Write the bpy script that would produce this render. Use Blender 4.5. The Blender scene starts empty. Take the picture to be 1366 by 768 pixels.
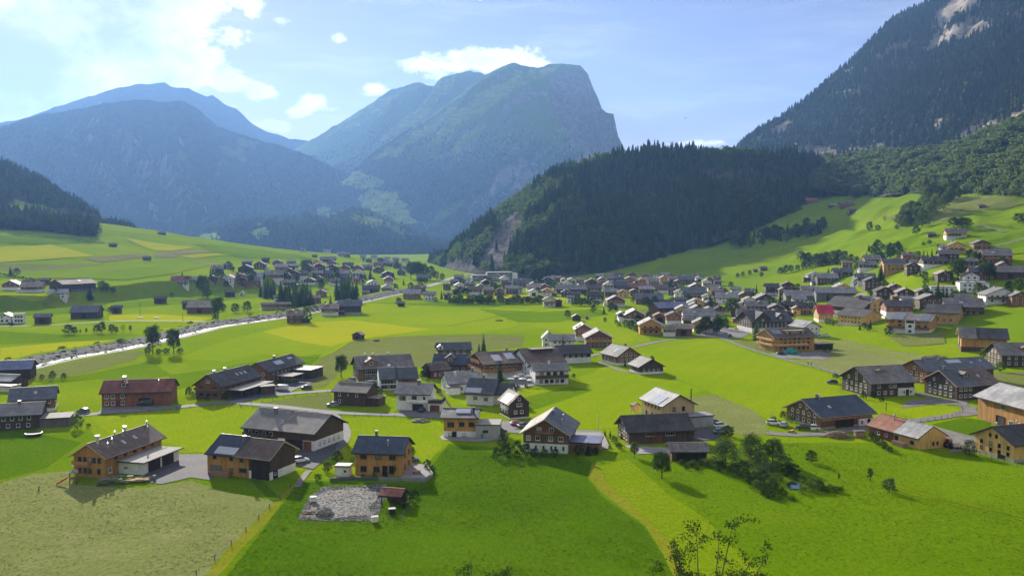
import bpy, bmesh, math, random
import numpy as np
from mathutils import Vector, Matrix, noise as mnoise

C = bpy.context.scene.collection
SC = bpy.context.scene
R = math.radians

# ------------------------------------------------------------------ camera, world, sun, exposure
W0, H0 = 1366, 768
FOC = 1183.0
CAM_H = 54.0
HORIZON = 315.0
TILT = math.atan((H0/2 - HORIZON)/FOC)

cam_d = bpy.data.cameras.new("camera")
cam_d.sensor_width = 36.0
cam_d.lens = 36.0*FOC/W0
cam_d.clip_start = 0.5
cam_d.clip_end = 60000
cam = bpy.data.objects.new("camera", cam_d)
C.objects.link(cam)
cam.location = (0, 0, CAM_H)
cam.rotation_euler = (math.pi/2 - TILT, 0, 0)
SC.camera = cam

SUN_AZ = R(-23)      # from the view axis, negative = left
SUN_EL = R(20.5)
SUN_DIR = Vector((math.sin(SUN_AZ)*math.cos(SUN_EL), math.cos(SUN_AZ)*math.cos(SUN_EL), math.sin(SUN_EL)))
sun_d = bpy.data.lights.new("sun", 'SUN')
sun_d.energy = 5.0
sun_d.angle = R(0.53)
sun_d.color = (1.0, 0.93, 0.80)
sun = bpy.data.objects.new("sun", sun_d)
C.objects.link(sun)
sun.location = SUN_DIR*3000
sun.rotation_euler = (-SUN_DIR).to_track_quat('-Z', 'Y').to_euler()

SC.view_settings.view_transform = 'Standard'
SC.view_settings.look = 'None'
SC.view_settings.exposure = 1.3
SC.view_settings.gamma = 1.0
SC.render.engine = 'CYCLES'
cy = SC.cycles
cy.use_denoising = True
try:
    cy.denoiser = 'OPENIMAGEDENOISE'
except Exception:
    pass
cy.use_adaptive_sampling = True
cy.adaptive_threshold = 0.02
cy.max_bounces = 5
cy.diffuse_bounces = 2
cy.glossy_bounces = 2
cy.transmission_bounces = 3
cy.transparent_max_bounces = 6
cy.volume_bounces = 0
cy.sample_clamp_indirect = 4.0
cy.caustics_reflective = False
cy.caustics_refractive = False

class NT:
    """small node-tree helper"""
    def __init__(self, tree):
        self.t = tree; self.n = tree.nodes; self.l = tree.links
    def node(self, typ, **kw):
        nd = self.n.new(typ)
        for k, v in kw.items():
            if k.startswith('i_'):
                key = k[2:]
                key = int(key) if key.isdigit() else key.replace('__', ' ')
                self.put(nd.inputs[key], v)
            else:
                setattr(nd, k, v)
        return nd
    def put(self, sock, v):
        if isinstance(v, bpy.types.NodeSocket):
            self.l.new(v, sock)
        elif isinstance(v, bpy.types.Node):
            self.l.new(v.outputs[0], sock)
        else:
            sock.default_value = v
    def math(self, op, a, b=0.0, c=0.0, clamp=False):
        nd = self.n.new('ShaderNodeMath'); nd.operation = op; nd.use_clamp = clamp
        self.put(nd.inputs[0], a); self.put(nd.inputs[1], b)
        if len(nd.inputs) > 2: self.put(nd.inputs[2], c)
        return nd.outputs[0]
    def vmath(self, op, a, b=(0, 0, 0)):
        nd = self.n.new('ShaderNodeVectorMath'); nd.operation = op
        self.put(nd.inputs[0], a); self.put(nd.inputs[1], b)
        return nd
    def mix(self, f, a, b, blend='MIX'):
        nd = self.n.new('ShaderNodeMix'); nd.data_type = 'RGBA'; nd.blend_type = blend
        nd.clamp_factor = True
        self.put(nd.inputs[0], f)
        self.put(nd.inputs[6], a if not isinstance(a, tuple) else (*a[:3], 1))
        self.put(nd.inputs[7], b if not isinstance(b, tuple) else (*b[:3], 1))
        return nd.outputs[2]
    def noise(self, vec, scale, detail=4, rough=0.55, dist=0.0):
        nd = self.n.new('ShaderNodeTexNoise')
        if vec is not None: self.put(nd.inputs['Vector'], vec)
        nd.inputs['Scale'].default_value = scale; nd.inputs['Detail'].default_value = detail
        nd.inputs['Roughness'].default_value = rough; nd.inputs['Distortion'].default_value = dist
        return nd
    def ramp(self, f, stops, interp='LINEAR'):
        nd = self.n.new('ShaderNodeValToRGB'); nd.color_ramp.interpolation = interp
        e = nd.color_ramp.elements
        while len(e) < len(stops): e.new(0.5)
        for i, (p, c) in enumerate(stops):
            e[i].position = p
            e[i].color = (c, c, c, 1) if isinstance(c, (int, float)) else (*c[:3], 1)
        self.put(nd.inputs[0], f)
        return nd.outputs[0]
    def mapr(self, v, a, b, c=0.0, d=1.0, smooth=True):
        nd = self.n.new('ShaderNodeMapRange')
        nd.interpolation_type = 'SMOOTHSTEP' if smooth else 'LINEAR'
        self.put(nd.inputs[0], v)
        for i, x in enumerate((a, b, c, d)): nd.inputs[i+1].default_value = x
        return nd.outputs[0]

# ---- world: Nishita sky with procedural clouds mixed in by direction
world = bpy.data.worlds.new("World")
SC.world = world
world.use_nodes = True
world.node_tree.nodes.clear()
N = NT(world.node_tree)
sky = N.node('ShaderNodeTexSky', sky_type='NISHITA')
sky.sun_disc = False
sky.sun_elevation = SUN_EL
sky.sun_rotation = SUN_AZ
sky.altitude = 800
sky.air_density = 1.0
sky.dust_density = 0.15
sky.ozone_density = 1.5
tc = N.node('ShaderNodeTexCoord')
sep = N.node('ShaderNodeSeparateXYZ'); N.put(sep.inputs[0], tc.outputs['Generated'])
X, Y, Z = sep.outputs
az = N.math('ARCTAN2', X, Y)                        # 0 straight ahead, + right
hor = N.math('SQRT', N.math('ADD', N.math('MULTIPLY', X, X), N.math('MULTIPLY', Y, Y)))
el = N.math('ARCTAN2', Z, hor)
comb = N.node('ShaderNodeCombineXYZ'); N.put(comb.inputs[0], az); N.put(comb.inputs[1], N.math('MULTIPLY', el, 1.5)); N.put(comb.inputs[2], 0.37)
P = comb.outputs[0]
warp = N.noise(P, 9.0, 3)
Pw = N.vmath('ADD', P, N.vmath('MULTIPLY', N.vmath('SUBTRACT', warp.outputs['Color'], (0.5, 0.5, 0.5)).outputs[0], (0.05, 0.04, 0.0)).outputs[0]).outputs[0]
n1 = N.noise(Pw, 11.0, 8, 0.62).outputs['Fac']
n2 = N.noise(Pw, 34.0, 6, 0.6).outputs['Fac']
def px_dir(px, py):
    u = (px-W0/2)/FOC; v = (H0/2-py)/FOC
    y = math.cos(TILT)+v*math.sin(TILT); z = -math.sin(TILT)+v*math.cos(TILT)
    return math.atan2(u, y), math.atan2(z, math.hypot(u, y))
def blob(px, py, rx, ry, amp):
    a0, e0 = px_dir(px, py)
    da = N.math('DIVIDE', N.math('SUBTRACT', az, a0), rx/FOC)
    de = N.math('DIVIDE', N.math('SUBTRACT', el, e0), ry/FOC)
    q = N.math('ADD', N.math('MULTIPLY', da, da), N.math('MULTIPLY', de, de))
    return N.math('MULTIPLY', N.math('EXPONENT', N.math('MULTIPLY', q, -1.0)), amp)
mask = None
for b in [(55, 45, 130, 70, 0.66), (190, 50, 82, 58, 0.50), (10, 135, 140, 34, 0.48), (235, 92, 50, 38, 0.30),
          (632, 82, 88, 21, 0.60), (500, 121, 32, 12, 0.36), (452, 52, 17, 12, 0.36), (310, 108, 24, 13, 0.30),
          (345, 118, 22, 13, 0.34), (412, 133, 24, 11, 0.33), (400, 150, 18, 9, 0.26), (377, 28, 18, 9, 0.24),
          (290, 2, 70, 14, 0.28), (935, 192, 75, 8, 0.38), (352, 168, 40, 9, 0.34), (455, 150, 20, 8, 0.24),
          (200, -130, 420, 70, 0.30), (-420, 60, 300, 120, 0.42), (1750, 120, 260, 60, 0.30)]:
    g = blob(*b)
    mask = g if mask is None else N.math('ADD', mask, g)
dark = N.math('ADD', blob(45, 78, 60, 34, 0.26), blob(0, 150, 120, 30, 0.05))
# beyond the view bright cloud is added to lift ambient light on shaded facades
out = N.math('MAXIMUM', N.mapr(N.math('ABSOLUTE', az), R(38), R(60)), N.mapr(el, R(22), R(34)))
mask = N.math('ADD', mask, N.math('MULTIPLY', out, 0.235))
dens = N.math('ADD', N.math('ADD', N.math('MULTIPLY', n1, 1.15), N.math('MULTIPLY', n2, 0.5)), N.math('SUBTRACT', mask, 0.25))
cover = N.mapr(dens, 0.77, 0.93)
thick = N.mapr(N.math('ADD', N.noise(Pw, 9.0, 6, 0.62).outputs['Fac'], N.math('ADD', N.math('MULTIPLY', mask, 0.35), dark)), 0.50, 0.95)
warmth = N.mix(N.math('ADD', thick, 0.0, clamp=True), (0.98, 0.96, 0.94), (0.40, 0.42, 0.51))
wisp = N.math('MULTIPLY', N.mapr(N.noise(N.vmath('MULTIPLY', Pw, (1.0, 5.0, 1.0)).outputs[0], 6.0, 6, 0.6).outputs['Fac'], 0.42, 0.75), 0.16)
bg_sky = N.node('ShaderNodeBackground'); N.put(bg_sky.inputs[0], N.mix(1.0, sky.outputs[0], (0.86, 0.635, 0.69), 'MULTIPLY')); bg_sky.inputs[1].default_value = 0.050
bg_cloud = N.node('ShaderNodeBackground'); N.put(bg_cloud.inputs[0], warmth); bg_cloud.inputs[1].default_value = 0.64
mixw = N.node('ShaderNodeMixShader')
N.put(mixw.inputs[0], N.math('MAXIMUM', cover, wisp)); N.put(mixw.inputs[1], bg_sky.outputs[0]); N.put(mixw.inputs[2], bg_cloud.outputs[0])
wo = N.node('ShaderNodeOutputWorld'); N.put(wo.inputs[0], mixw.outputs[0])

# ------------------------------------------------------------------ numpy noise
def _hash(ix, iy, seed):
    h = (ix.astype(np.int64)*374761393 + iy.astype(np.int64)*668265263 + seed*1442695041) & 0x7fffffff
    h = ((h ^ (h >> 13))*1274126177) & 0x7fffffff
    return ((h ^ (h >> 16)) & 0xffff)/65535.0
def vnoise(x, y, seed=0):
    x = np.asarray(x, float); y = np.asarray(y, float)
    ix = np.floor(x); iy = np.floor(y); fx = x-ix; fy = y-iy
    fx = fx*fx*fx*(fx*(fx*6-15)+10); fy = fy*fy*fy*(fy*(fy*6-15)+10)
    a = _hash(ix, iy, seed); b = _hash(ix+1, iy, seed); c = _hash(ix, iy+1, seed); d = _hash(ix+1, iy+1, seed)
    return (a+(b-a)*fx)*(1-fy)+(c+(d-c)*fx)*fy
def fbm(x, y, octs=5, gain=0.5, seed=0):
    s = 0.0; a = 1.0; t = 0.0
    for o in range(octs):
        s = s+a*(vnoise(x, y, seed+o*17)*2-1); t += a
        x = x*2.03+11.3; y = y*2.03-7.1; a *= gain
    return s/t
def ridged(x, y, octs=5, gain=0.5, seed=0):
    s = 0.0; a = 1.0; t = 0.0
    for o in range(octs):
        s = s+a*(1-np.abs(vnoise(x, y, seed+o*17)*2-1)); t += a
        x = x*2.07+5.3; y = y*2.07-3.1; a *= gain
    return s/t

# ------------------------------------------------------------------ pixels <-> place
def ray(px, py):
    u = (px-W0/2)/FOC; v = (H0/2-py)/FOC
    return u, math.cos(TILT)+v*math.sin(TILT), -math.sin(TILT)+v*math.cos(TILT)
def elev(py):
    return math.tan(math.atan((H0/2-py)/FOC)-TILT)
def zat(py, Y):
    return CAM_H+Y*elev(py)
def saz(px, py=315):
    u, y, z = ray(px, py); return u/y

# valley profile: for each viewing column, knots (distance, height)
HS = [(0, 52), (25, 41), (55, 16), (80, 3), (95, 0)]
COLS = [
 (-500, HS+[(640, 0), (800, 40), (1300, 180), (1700, 230), (2600, 240)]),
 (-150, HS+[(660, 0), (1000, 40), (1300, 95), (1700, 150), (2600, 160)]),
 (0,   HS+[(690, 0), (760, 3), (1000, zat(345, 1000)), (1250, zat(308, 1250)), (1500, zat(288, 1500)), (1800, 105), (2600, 60)]),
 (130, HS+[(720, 0), (800, 5), (1000, zat(352, 1000)), (1180, zat(325, 1180)), (1420, zat(294, 1420)), (1600, 72), (2600, 0)]),
 (250, HS+[(800, 0), (850, 3), (1100, zat(347, 1100)), (1450, zat(313, 1450)), (1650, 45), (2600, 0)]),
 (400, HS+[(850, 0), (960, zat(371, 960)), (1200, zat(352, 1200)), (1600, zat(333, 1600)), (1800, 20), (2600, 0)]),
 (500, HS+[(1000, 0), (1300, zat(358, 1300)), (1750, zat(341, 1750)), (1950, 5), (2600, 0)]),
 (570, HS+[(1200, 0), (1700, 0), (2100, 0), (2600, 0)]),
 (700, HS+[(1000, 0), (1500, 6), (2600, 20)]),
 (780, HS+[(1010, 0), (1150, zat(366, 1150)), (1400, 25), (2600, 30)]),
 (850, HS+[(930, 0), (1040, zat(374, 1040)), (1200, zat(355, 1200)), (1500, 60), (2600, 60)]),
 (950, HS+[(840, 0), (930, zat(379, 930)), (1060, zat(362, 1060)), (1380, zat(318, 1380)), (1600, zat(290, 1600)), (2600, 120)]),
 (1050, HS+[(680, 0), (800, zat(388, 800)), (1000, zat(358, 1000)), (1200, zat(322, 1200)), (1500, zat(268, 1500)), (1700, zat(252, 1700)), (2600, 160)]),
 (1150, HS+[(560, 0), (720, zat(381, 720)), (880, zat(344, 880)), (1150, zat(298, 1150)), (1420, zat(250, 1420)), (1700, 160), (2600, 200)]),
 (1250, HS+[(440, 0), (520, zat(402, 520)), (620, zat(356, 620)), (800, zat(313, 800)), (1000, zat(277, 1000)), (1150, zat(250, 1150)), (1500, 150), (2600, 220)]),
 (1366, HS+[(380, 0), (440, zat(432, 440)), (520, zat(395, 520)), (640, zat(350, 640)), (800, zat(304, 800)), (950, zat(263, 950)), (1200, 140), (2600, 230)]),
 (1600, HS+[(330, 0), (500, 40), (900, 140), (1400, 220), (2600, 260)]),
 (2100, HS+[(300, 0), (500, 60), (900, 180), (1400, 260), (2600, 300)]),
]
COL_S = np.array([saz(c[0]) for c in COLS])
_YT = np.arange(-400, 2700, 4.0)
_ZT = []
for c, kn in COLS:
    ky = [k[0] for k in kn]; kz = [k[1] for k in kn]
    ky = [-400]+ky; kz = [60]+kz
    acc = np.zeros_like(_YT)
    for d in np.linspace(-1, 1, 9):
        off = d*np.clip(np.abs(_YT)*0.035, 4, 45)
        acc += np.interp(_YT+off, ky, kz)
    _ZT.append(acc/9)
_ZT = np.array(_ZT)
SF = np.linspace(COL_S[0], COL_S[-1], 700)
_k = np.clip(np.searchsorted(COL_S, SF, side='right')-1, 0, len(COL_S)-2)
_w = ((SF-COL_S[_k])/(COL_S[_k+1]-COL_S[_k]))[:, None]
_ZF = _ZT[_k]*(1-_w)+_ZT[_k+1]*_w
_kern = np.exp(-0.5*(np.arange(-24, 25)/9.0)**2); _kern /= _kern.sum()
_ZF = sum(kw*np.roll(np.pad(_ZF, ((24, 24), (0, 0)), mode='edge'), -i, axis=0)[:len(SF)] for i, kw in enumerate(_kern))
# the valley terrace: a bank running across the left meadows
BANK_S = np.array([saz(p) for p in (-600, 0, 55, 75, 165, 200, 346, 380, 430, 520)])
BANK_Y = np.array([640, 640, 655, 690, 745, 780, 870, 900, 960, 1000.0])
BANK_H = np.array([11, 10, 9, 10, 10.5, 11.5, 11.5, 10, 7, 0])
def H(x, y):
    x = np.asarray(x, float); y = np.asarray(y, float)
    x, y = np.broadcast_arrays(x, y)
    s = np.clip(x/np.maximum(y, 25.0), SF[0], SF[-1])
    fk = np.clip((s-SF[0])/(SF[1]-SF[0]), 0, len(SF)-1.001); k = fk.astype(int); w = fk-k
    f = np.clip((y-_YT[0])/4.0, 0, len(_YT)-1.001); j = f.astype(int); fr = f-j
    za = _ZF[k, j]*(1-fr)+_ZF[k, j+1]*fr
    zb = _ZF[k+1, j]*(1-fr)+_ZF[k+1, j+1]*fr
    z = za*(1-w)+zb*w
    by = np.interp(s, BANK_S, BANK_Y, right=5000); bh = np.interp(s, BANK_S, BANK_H, right=0)
    t = np.clip((y-by-3*fbm(x*0.02, y*0.02, 2, seed=5))/11.0, 0, 1)
    far = np.clip((y-by-11)/260.0, 0, 1)
    z = z+bh*(t*t*(3-2*t))*(1-far)
    up = np.clip(z-3, 0, 40)*np.clip((y-300)/200, 0, 1)
    rt = np.clip((x-60)/200, 0, 1)
    z = z+up*(0.075+0.16*rt)*fbm(x*0.010, y*0.010, 4, seed=3)+up*(0.022+0.03*rt)*fbm(x*0.035, y*0.035, 3, seed=8)
    z = z-up*rt*0.16*np.clip(ridged(x*0.0055+0.3*fbm(x*0.01, y*0.01, 2, seed=4), y*0.0028, 2, seed=15)-0.72, 0, 1)*3.0
    return z
_MY = np.concatenate([np.arange(60, 700, 1.0), np.arange(700, 2600, 2.5)])
def at(px, py):
    """the point of the ground seen at a pixel of the photograph"""
    u, yy, zz = ray(px, py)
    k = _MY/yy
    d = CAM_H+zz*k-H(u*k, _MY)
    i = np.nonzero(d <= 0)[0]
    if len(i) == 0: i = [len(_MY)-1]
    i = i[0]
    y0 = _MY[i]
    if i > 0 and d[i] < 0:
        y0 = _MY[i-1]+(_MY[i]-_MY[i-1])*d[i-1]/(d[i-1]-d[i])
    k = y0/yy
    return Vector((u*k, y0, float(H(u*k, y0))))
def hz(x, y): return float(H(x, y))

def in_poly(x, y, P):
    x = np.asarray(x); y = np.asarray(y); c = np.zeros(x.shape, bool); n_ = len(P)
    for i in range(n_):
        (x0, y0), (x1, y1) = P[i][:2], P[(i+1) % n_][:2]
        c ^= ((y0 > y) != (y1 > y)) & (x < (x1-x0)*(y-y0)/((y1-y0) or 1e-9)+x0)
    return c
# ------------------------------------------------------------------ tags and mesh helpers
def tag(o, label=None, cat=None, group=None, kind=None):
    if label: o['label'] = label
    if cat: o['category'] = cat
    if group: o['group'] = group
    if kind: o['kind'] = kind
    return o
def mesh_obj(name, verts, faces, mats, parent=None, smooth=False, mi=None):
    me = bpy.data.meshes.new(name)
    me.from_pydata([tuple(v) for v in verts], [], faces)
    for m in (mats if isinstance(mats, (list, tuple)) else [mats]): me.materials.append(m)
    if mi is not None: me.polygons.foreach_set('material_index', mi)
    if smooth: me.polygons.foreach_set('use_smooth', [True]*len(me.polygons))
    me.update()
    o = bpy.data.objects.new(name, me); C.objects.link(o)
    if parent: o.parent = parent
    return o
def grid_obj(name, V, mats, smooth=True, kind='structure', mi=None):
    n, m, _ = V.shape
    me = bpy.data.meshes.new(name)
    me.vertices.add(n*m); me.vertices.foreach_set('co', V.reshape(-1).astype(np.float32))
    a = (np.arange(n-1)[:, None]*m+np.arange(m-1)[None, :]).reshape(-1)
    q = np.stack([a, a+m, a+m+1, a+1], 1).astype(np.int32)
    me.loops.add(q.size); me.loops.foreach_set('vertex_index', q.reshape(-1))
    me.polygons.add(len(q)); me.polygons.foreach_set('loop_start', np.arange(0, q.size, 4, dtype=np.int32))
    me.polygons.foreach_set('loop_total', np.full(len(q), 4, np.int32))
    if smooth: me.polygons.foreach_set('use_smooth', np.ones(len(q), bool))
    for mm in (mats if isinstance(mats, (list, tuple)) else [mats]): me.materials.append(mm)
    if mi is not None: me.polygons.foreach_set('material_index', mi.astype(np.int32))
    me.update(calc_edges=True); me.validate()
    o = bpy.data.objects.new(name, me); C.objects.link(o)
    if kind: o['kind'] = kind
    return o

# ------------------------------------------------------------------ materials
MATS = {}
def new_mat(name):
    m = bpy.data.materials.new(name); m.use_nodes = True; m.node_tree.nodes.clear()
    return m, NT(m.node_tree)
def finish(n, col, rough=0.8, bump=None, bstr=0.3, bdist=0.05, spec=0.25, metal=0.0, trans=None):
    b = n.node('ShaderNodeBsdfPrincipled')
    n.put(b.inputs['Base Color'], col if not isinstance(col, tuple) else (*col, 1))
    n.put(b.inputs['Roughness'], rough); b.inputs['Specular IOR Level'].default_value = spec
    b.inputs['Metallic'].default_value = metal
    if bump is not None:
        bp = n.node('ShaderNodeBump'); bp.inputs['Strength'].default_value = bstr
        bp.inputs['Distance'].default_value = bdist; n.put(bp.inputs['Height'], bump)
        n.put(b.inputs['Normal'], bp.outputs[0])
    sh = b.outputs[0]
    if trans:
        t = n.node('ShaderNodeBsdfTranslucent'); n.put(t.inputs[0], col if not isinstance(col, tuple) else (*col, 1))
        mx = n.node('ShaderNodeMixShader'); mx.inputs[0].default_value = trans
        n.put(mx.inputs[1], sh); n.put(mx.inputs[2], t.outputs[0]); sh = mx.outputs[0]
    o = n.node('ShaderNodeOutputMaterial'); n.put(o.inputs[0], sh)
    return b
def geo_pos(n):
    return n.node('ShaderNodeNewGeometry').outputs['Position']
def grass_mat(name, base, alt, dry, stripe=None, amt=1.0, rough_h=1.0):
    """meadow: patches of lusher and drier grass over blade-scale relief"""
    m, n = new_mat(name)
    p = geo_pos(n)
    big = n.noise(p, 0.012, 5, 0.6).outputs['Fac']
    mid = n.noise(p, 0.11, 5, 0.65).outputs['Fac']
    fine = n.noise(n.vmath('MULTIPLY', p, (1.6, 0.8, 1.0)).outputs[0], 0.9, 5, 0.75).outputs['Fac']
    c = n.mix(n.mapr(big, 0.36, 0.66), base, alt)
    c = n.mix(n.math('MULTIPLY', n.mapr(mid, 0.48, 0.74), 0.55*amt), c, dry)
    c = n.mix(1.0, c, n.ramp(fine, [(0.25, 0.60), (0.5, 0.95), (0.78, 1.35)]), 'MULTIPLY')
    h = n.math('ADD', n.math('MULTIPLY', fine, 0.6), mid)
    if stripe:
        ang, width, s = stripe
        rot = n.node('ShaderNodeVectorRotate', rotation_type='Z_AXIS'); n.put(rot.inputs[0], p); rot.inputs['Angle'].default_value = ang
        wv = n.node('ShaderNodeTexWave'); n.put(wv.inputs[0], rot.outputs[0]); wv.inputs['Scale'].default_value = 0.314/width
        wv.inputs['Distortion'].default_value = 5.0; wv.inputs['Detail'].default_value = 4; wv.inputs['Detail Scale'].default_value = 0.8
        c = n.mix(1.0, c, n.mapr(wv.outputs[1], 0.2, 0.8, 1.0-s, 1.0+s*0.6), 'MULTIPLY')
        h = n.math('ADD', h, n.math('MULTIPLY', wv.outputs[1], s))
    finish(n, c, 0.9, h, 0.8*rough_h, 0.35, spec=0.0)
    return m
M = {}
M['meadow'] = grass_mat('meadow_grass', (0.150, 0.245, 0.003), (0.205, 0.285, 0.004), (0.26, 0.275, 0.015))
M['lush'] = grass_mat('lush_grass', (0.060, 0.130, 0.002), (0.088, 0.165, 0.003), (0.13, 0.18, 0.008), amt=0.6)
M['lushmid'] = grass_mat('tall_grass', (0.105, 0.19, 0.002), (0.135, 0.22, 0.003), (0.17, 0.21, 0.008), amt=0.7)
M['bright'] = grass_mat('bright_meadow', (0.190, 0.285, 0.003), (0.228, 0.305, 0.004), (0.275, 0.29, 0.015), stripe=(0.5, 9, 0.0200))
M['yellow'] = grass_mat('yellow_meadow', (0.30, 0.335, 0.006), (0.34, 0.355, 0.008), (0.36, 0.34, 0.03), stripe=(1.1, 8, 0.0240))
M['mown'] = grass_mat('mown_hay', (0.185, 0.210, 0.062), (0.215, 0.235, 0.075), (0.28, 0.275, 0.12), stripe=(0.95, 1.1, 0.035), rough_h=1.3)
M['mownfar'] = grass_mat('mown_stubble', (0.155, 0.18, 0.045), (0.175, 0.20, 0.05), (0.22, 0.22, 0.09), stripe=(0.3, 2.6, 0.03))
M['track'] = grass_mat('mown_track', (0.185, 0.205, 0.01), (0.215, 0.225, 0.015), (0.25, 0.235, 0.04))
M['strip'] = grass_mat('pale_strip_grass', (0.155, 0.235, 0.003), (0.185, 0.255, 0.004), (0.22, 0.25, 0.015))
M['tilled'] = grass_mat('brown_strip', (0.22, 0.205, 0.085), (0.20, 0.19, 0.08), (0.25, 0.22, 0.11))
M['slope'] = grass_mat('slope_grass', (0.135, 0.225, 0.006), (0.18, 0.255, 0.006), (0.22, 0.25, 0.02))

def ground_mat(name, c1, c2, sc=0.5, rough=0.9, bd=0.05, bs=0.5, speck=None):
    m, n = new_mat(name); p = geo_pos(n)
    a = n.noise(p, sc, 6, 0.65).outputs['Fac']; b = n.noise(p, sc*8, 5, 0.7).outputs['Fac']
    c = n.mix(n.mapr(a, 0.3, 0.7), c1, c2)
    c = n.mix(1.0, c, n.ramp(b, [(0.25, 0.65), (0.75, 1.3)]), 'MULTIPLY')
    finish(n, c, rough, n.math('ADD', a, b), bs, bd, spec=0.2)
    return m
M['asphalt'] = ground_mat('asphalt', (0.14, 0.135, 0.14), (0.18, 0.17, 0.17), 0.25)
M['yard'] = ground_mat('dark_asphalt', (0.075, 0.075, 0.085), (0.105, 0.10, 0.105), 0.15)
M['gravel'] = ground_mat('gravel', (0.21, 0.20, 0.18), (0.135, 0.125, 0.11), 0.3, bd=0.12)
M['palegravel'] = ground_mat('pale_gravel', (0.27, 0.258, 0.235), (0.21, 0.20, 0.18), 0.2, bd=0.1)
M['concrete'] = ground_mat('concrete', (0.30, 0.29, 0.28), (0.24, 0.23, 0.22), 0.4)
M['soil'] = ground_mat('soil', (0.10, 0.075, 0.05), (0.15, 0.11, 0.075), 0.5, bd=0.2)
M['riprap'] = ground_mat('riprap', (0.085, 0.085, 0.075), (0.045, 0.05, 0.035), 0.35, bd=0.6, bs=1.0)

# ------------------------------------------------------------------ the valley floor: one sheet
def polar(s, y):
    V = np.zeros((len(y), len(s), 3))
    V[..., 0] = s[None, :]*np.maximum(y[:, None], 25.0) + np.where(y[:, None] < 25, 0, 0)
    V[..., 1] = y[:, None]
    V[..., 2] = H(V[..., 0], V[..., 1])
    return V
ss = np.concatenate([np.linspace(saz(-1300), saz(-480), 70)[:-1], np.linspace(saz(-480), saz(1846), 560), np.linspace(saz(1846), saz(2700), 70)[1:]])
yy = np.concatenate([np.linspace(28, 150, 20)[:-1], np.geomspace(150, 2600, 460)])
V = polar(ss, yy)
V[-1, :, 2] -= 60
cx = (V[:-1, :-1]+V[1:, 1:])/2
cpx = cx[..., 0]/np.maximum(cx[..., 1], 25)*FOC+W0/2
mi = ((cx[..., 2] > 2.0+2*fbm(cx[..., 0]*.02, cx[..., 1]*.02, 3, seed=7)) & (cpx > 870+60*fbm(cx[..., 0]*.01, cx[..., 1]*.01, 3, seed=9)) & (cx[..., 1] > 300)).reshape(-1)
grid_obj('meadow_ground', V, [M['meadow'], M['slope']], mi=mi)
# the wider ground under and around everything, out to the horizon
q = 11500.0
g = np.linspace(-1, 1, 81); gx = np.sign(g)*np.abs(g)**2.2*q
V = np.zeros((81, 81, 3)); V[..., 0] = gx[None, :]; V[..., 1] = gx[:, None]
rr = np.hypot(V[..., 0], V[..., 1]); V[..., 2] = -2.5
V[..., 2] -= 14*np.clip((V[..., 1]-40)/400, 0, 1)*np.clip(1-np.abs(V[..., 1]-1000)/2400, 0, 1)
back = np.clip((-V[..., 1]+28)/60, 0, 1)*np.clip(1-rr/900, 0, 1)
V[..., 2] += 48*back
grid_obj('ground', V, M['meadow'])

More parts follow.
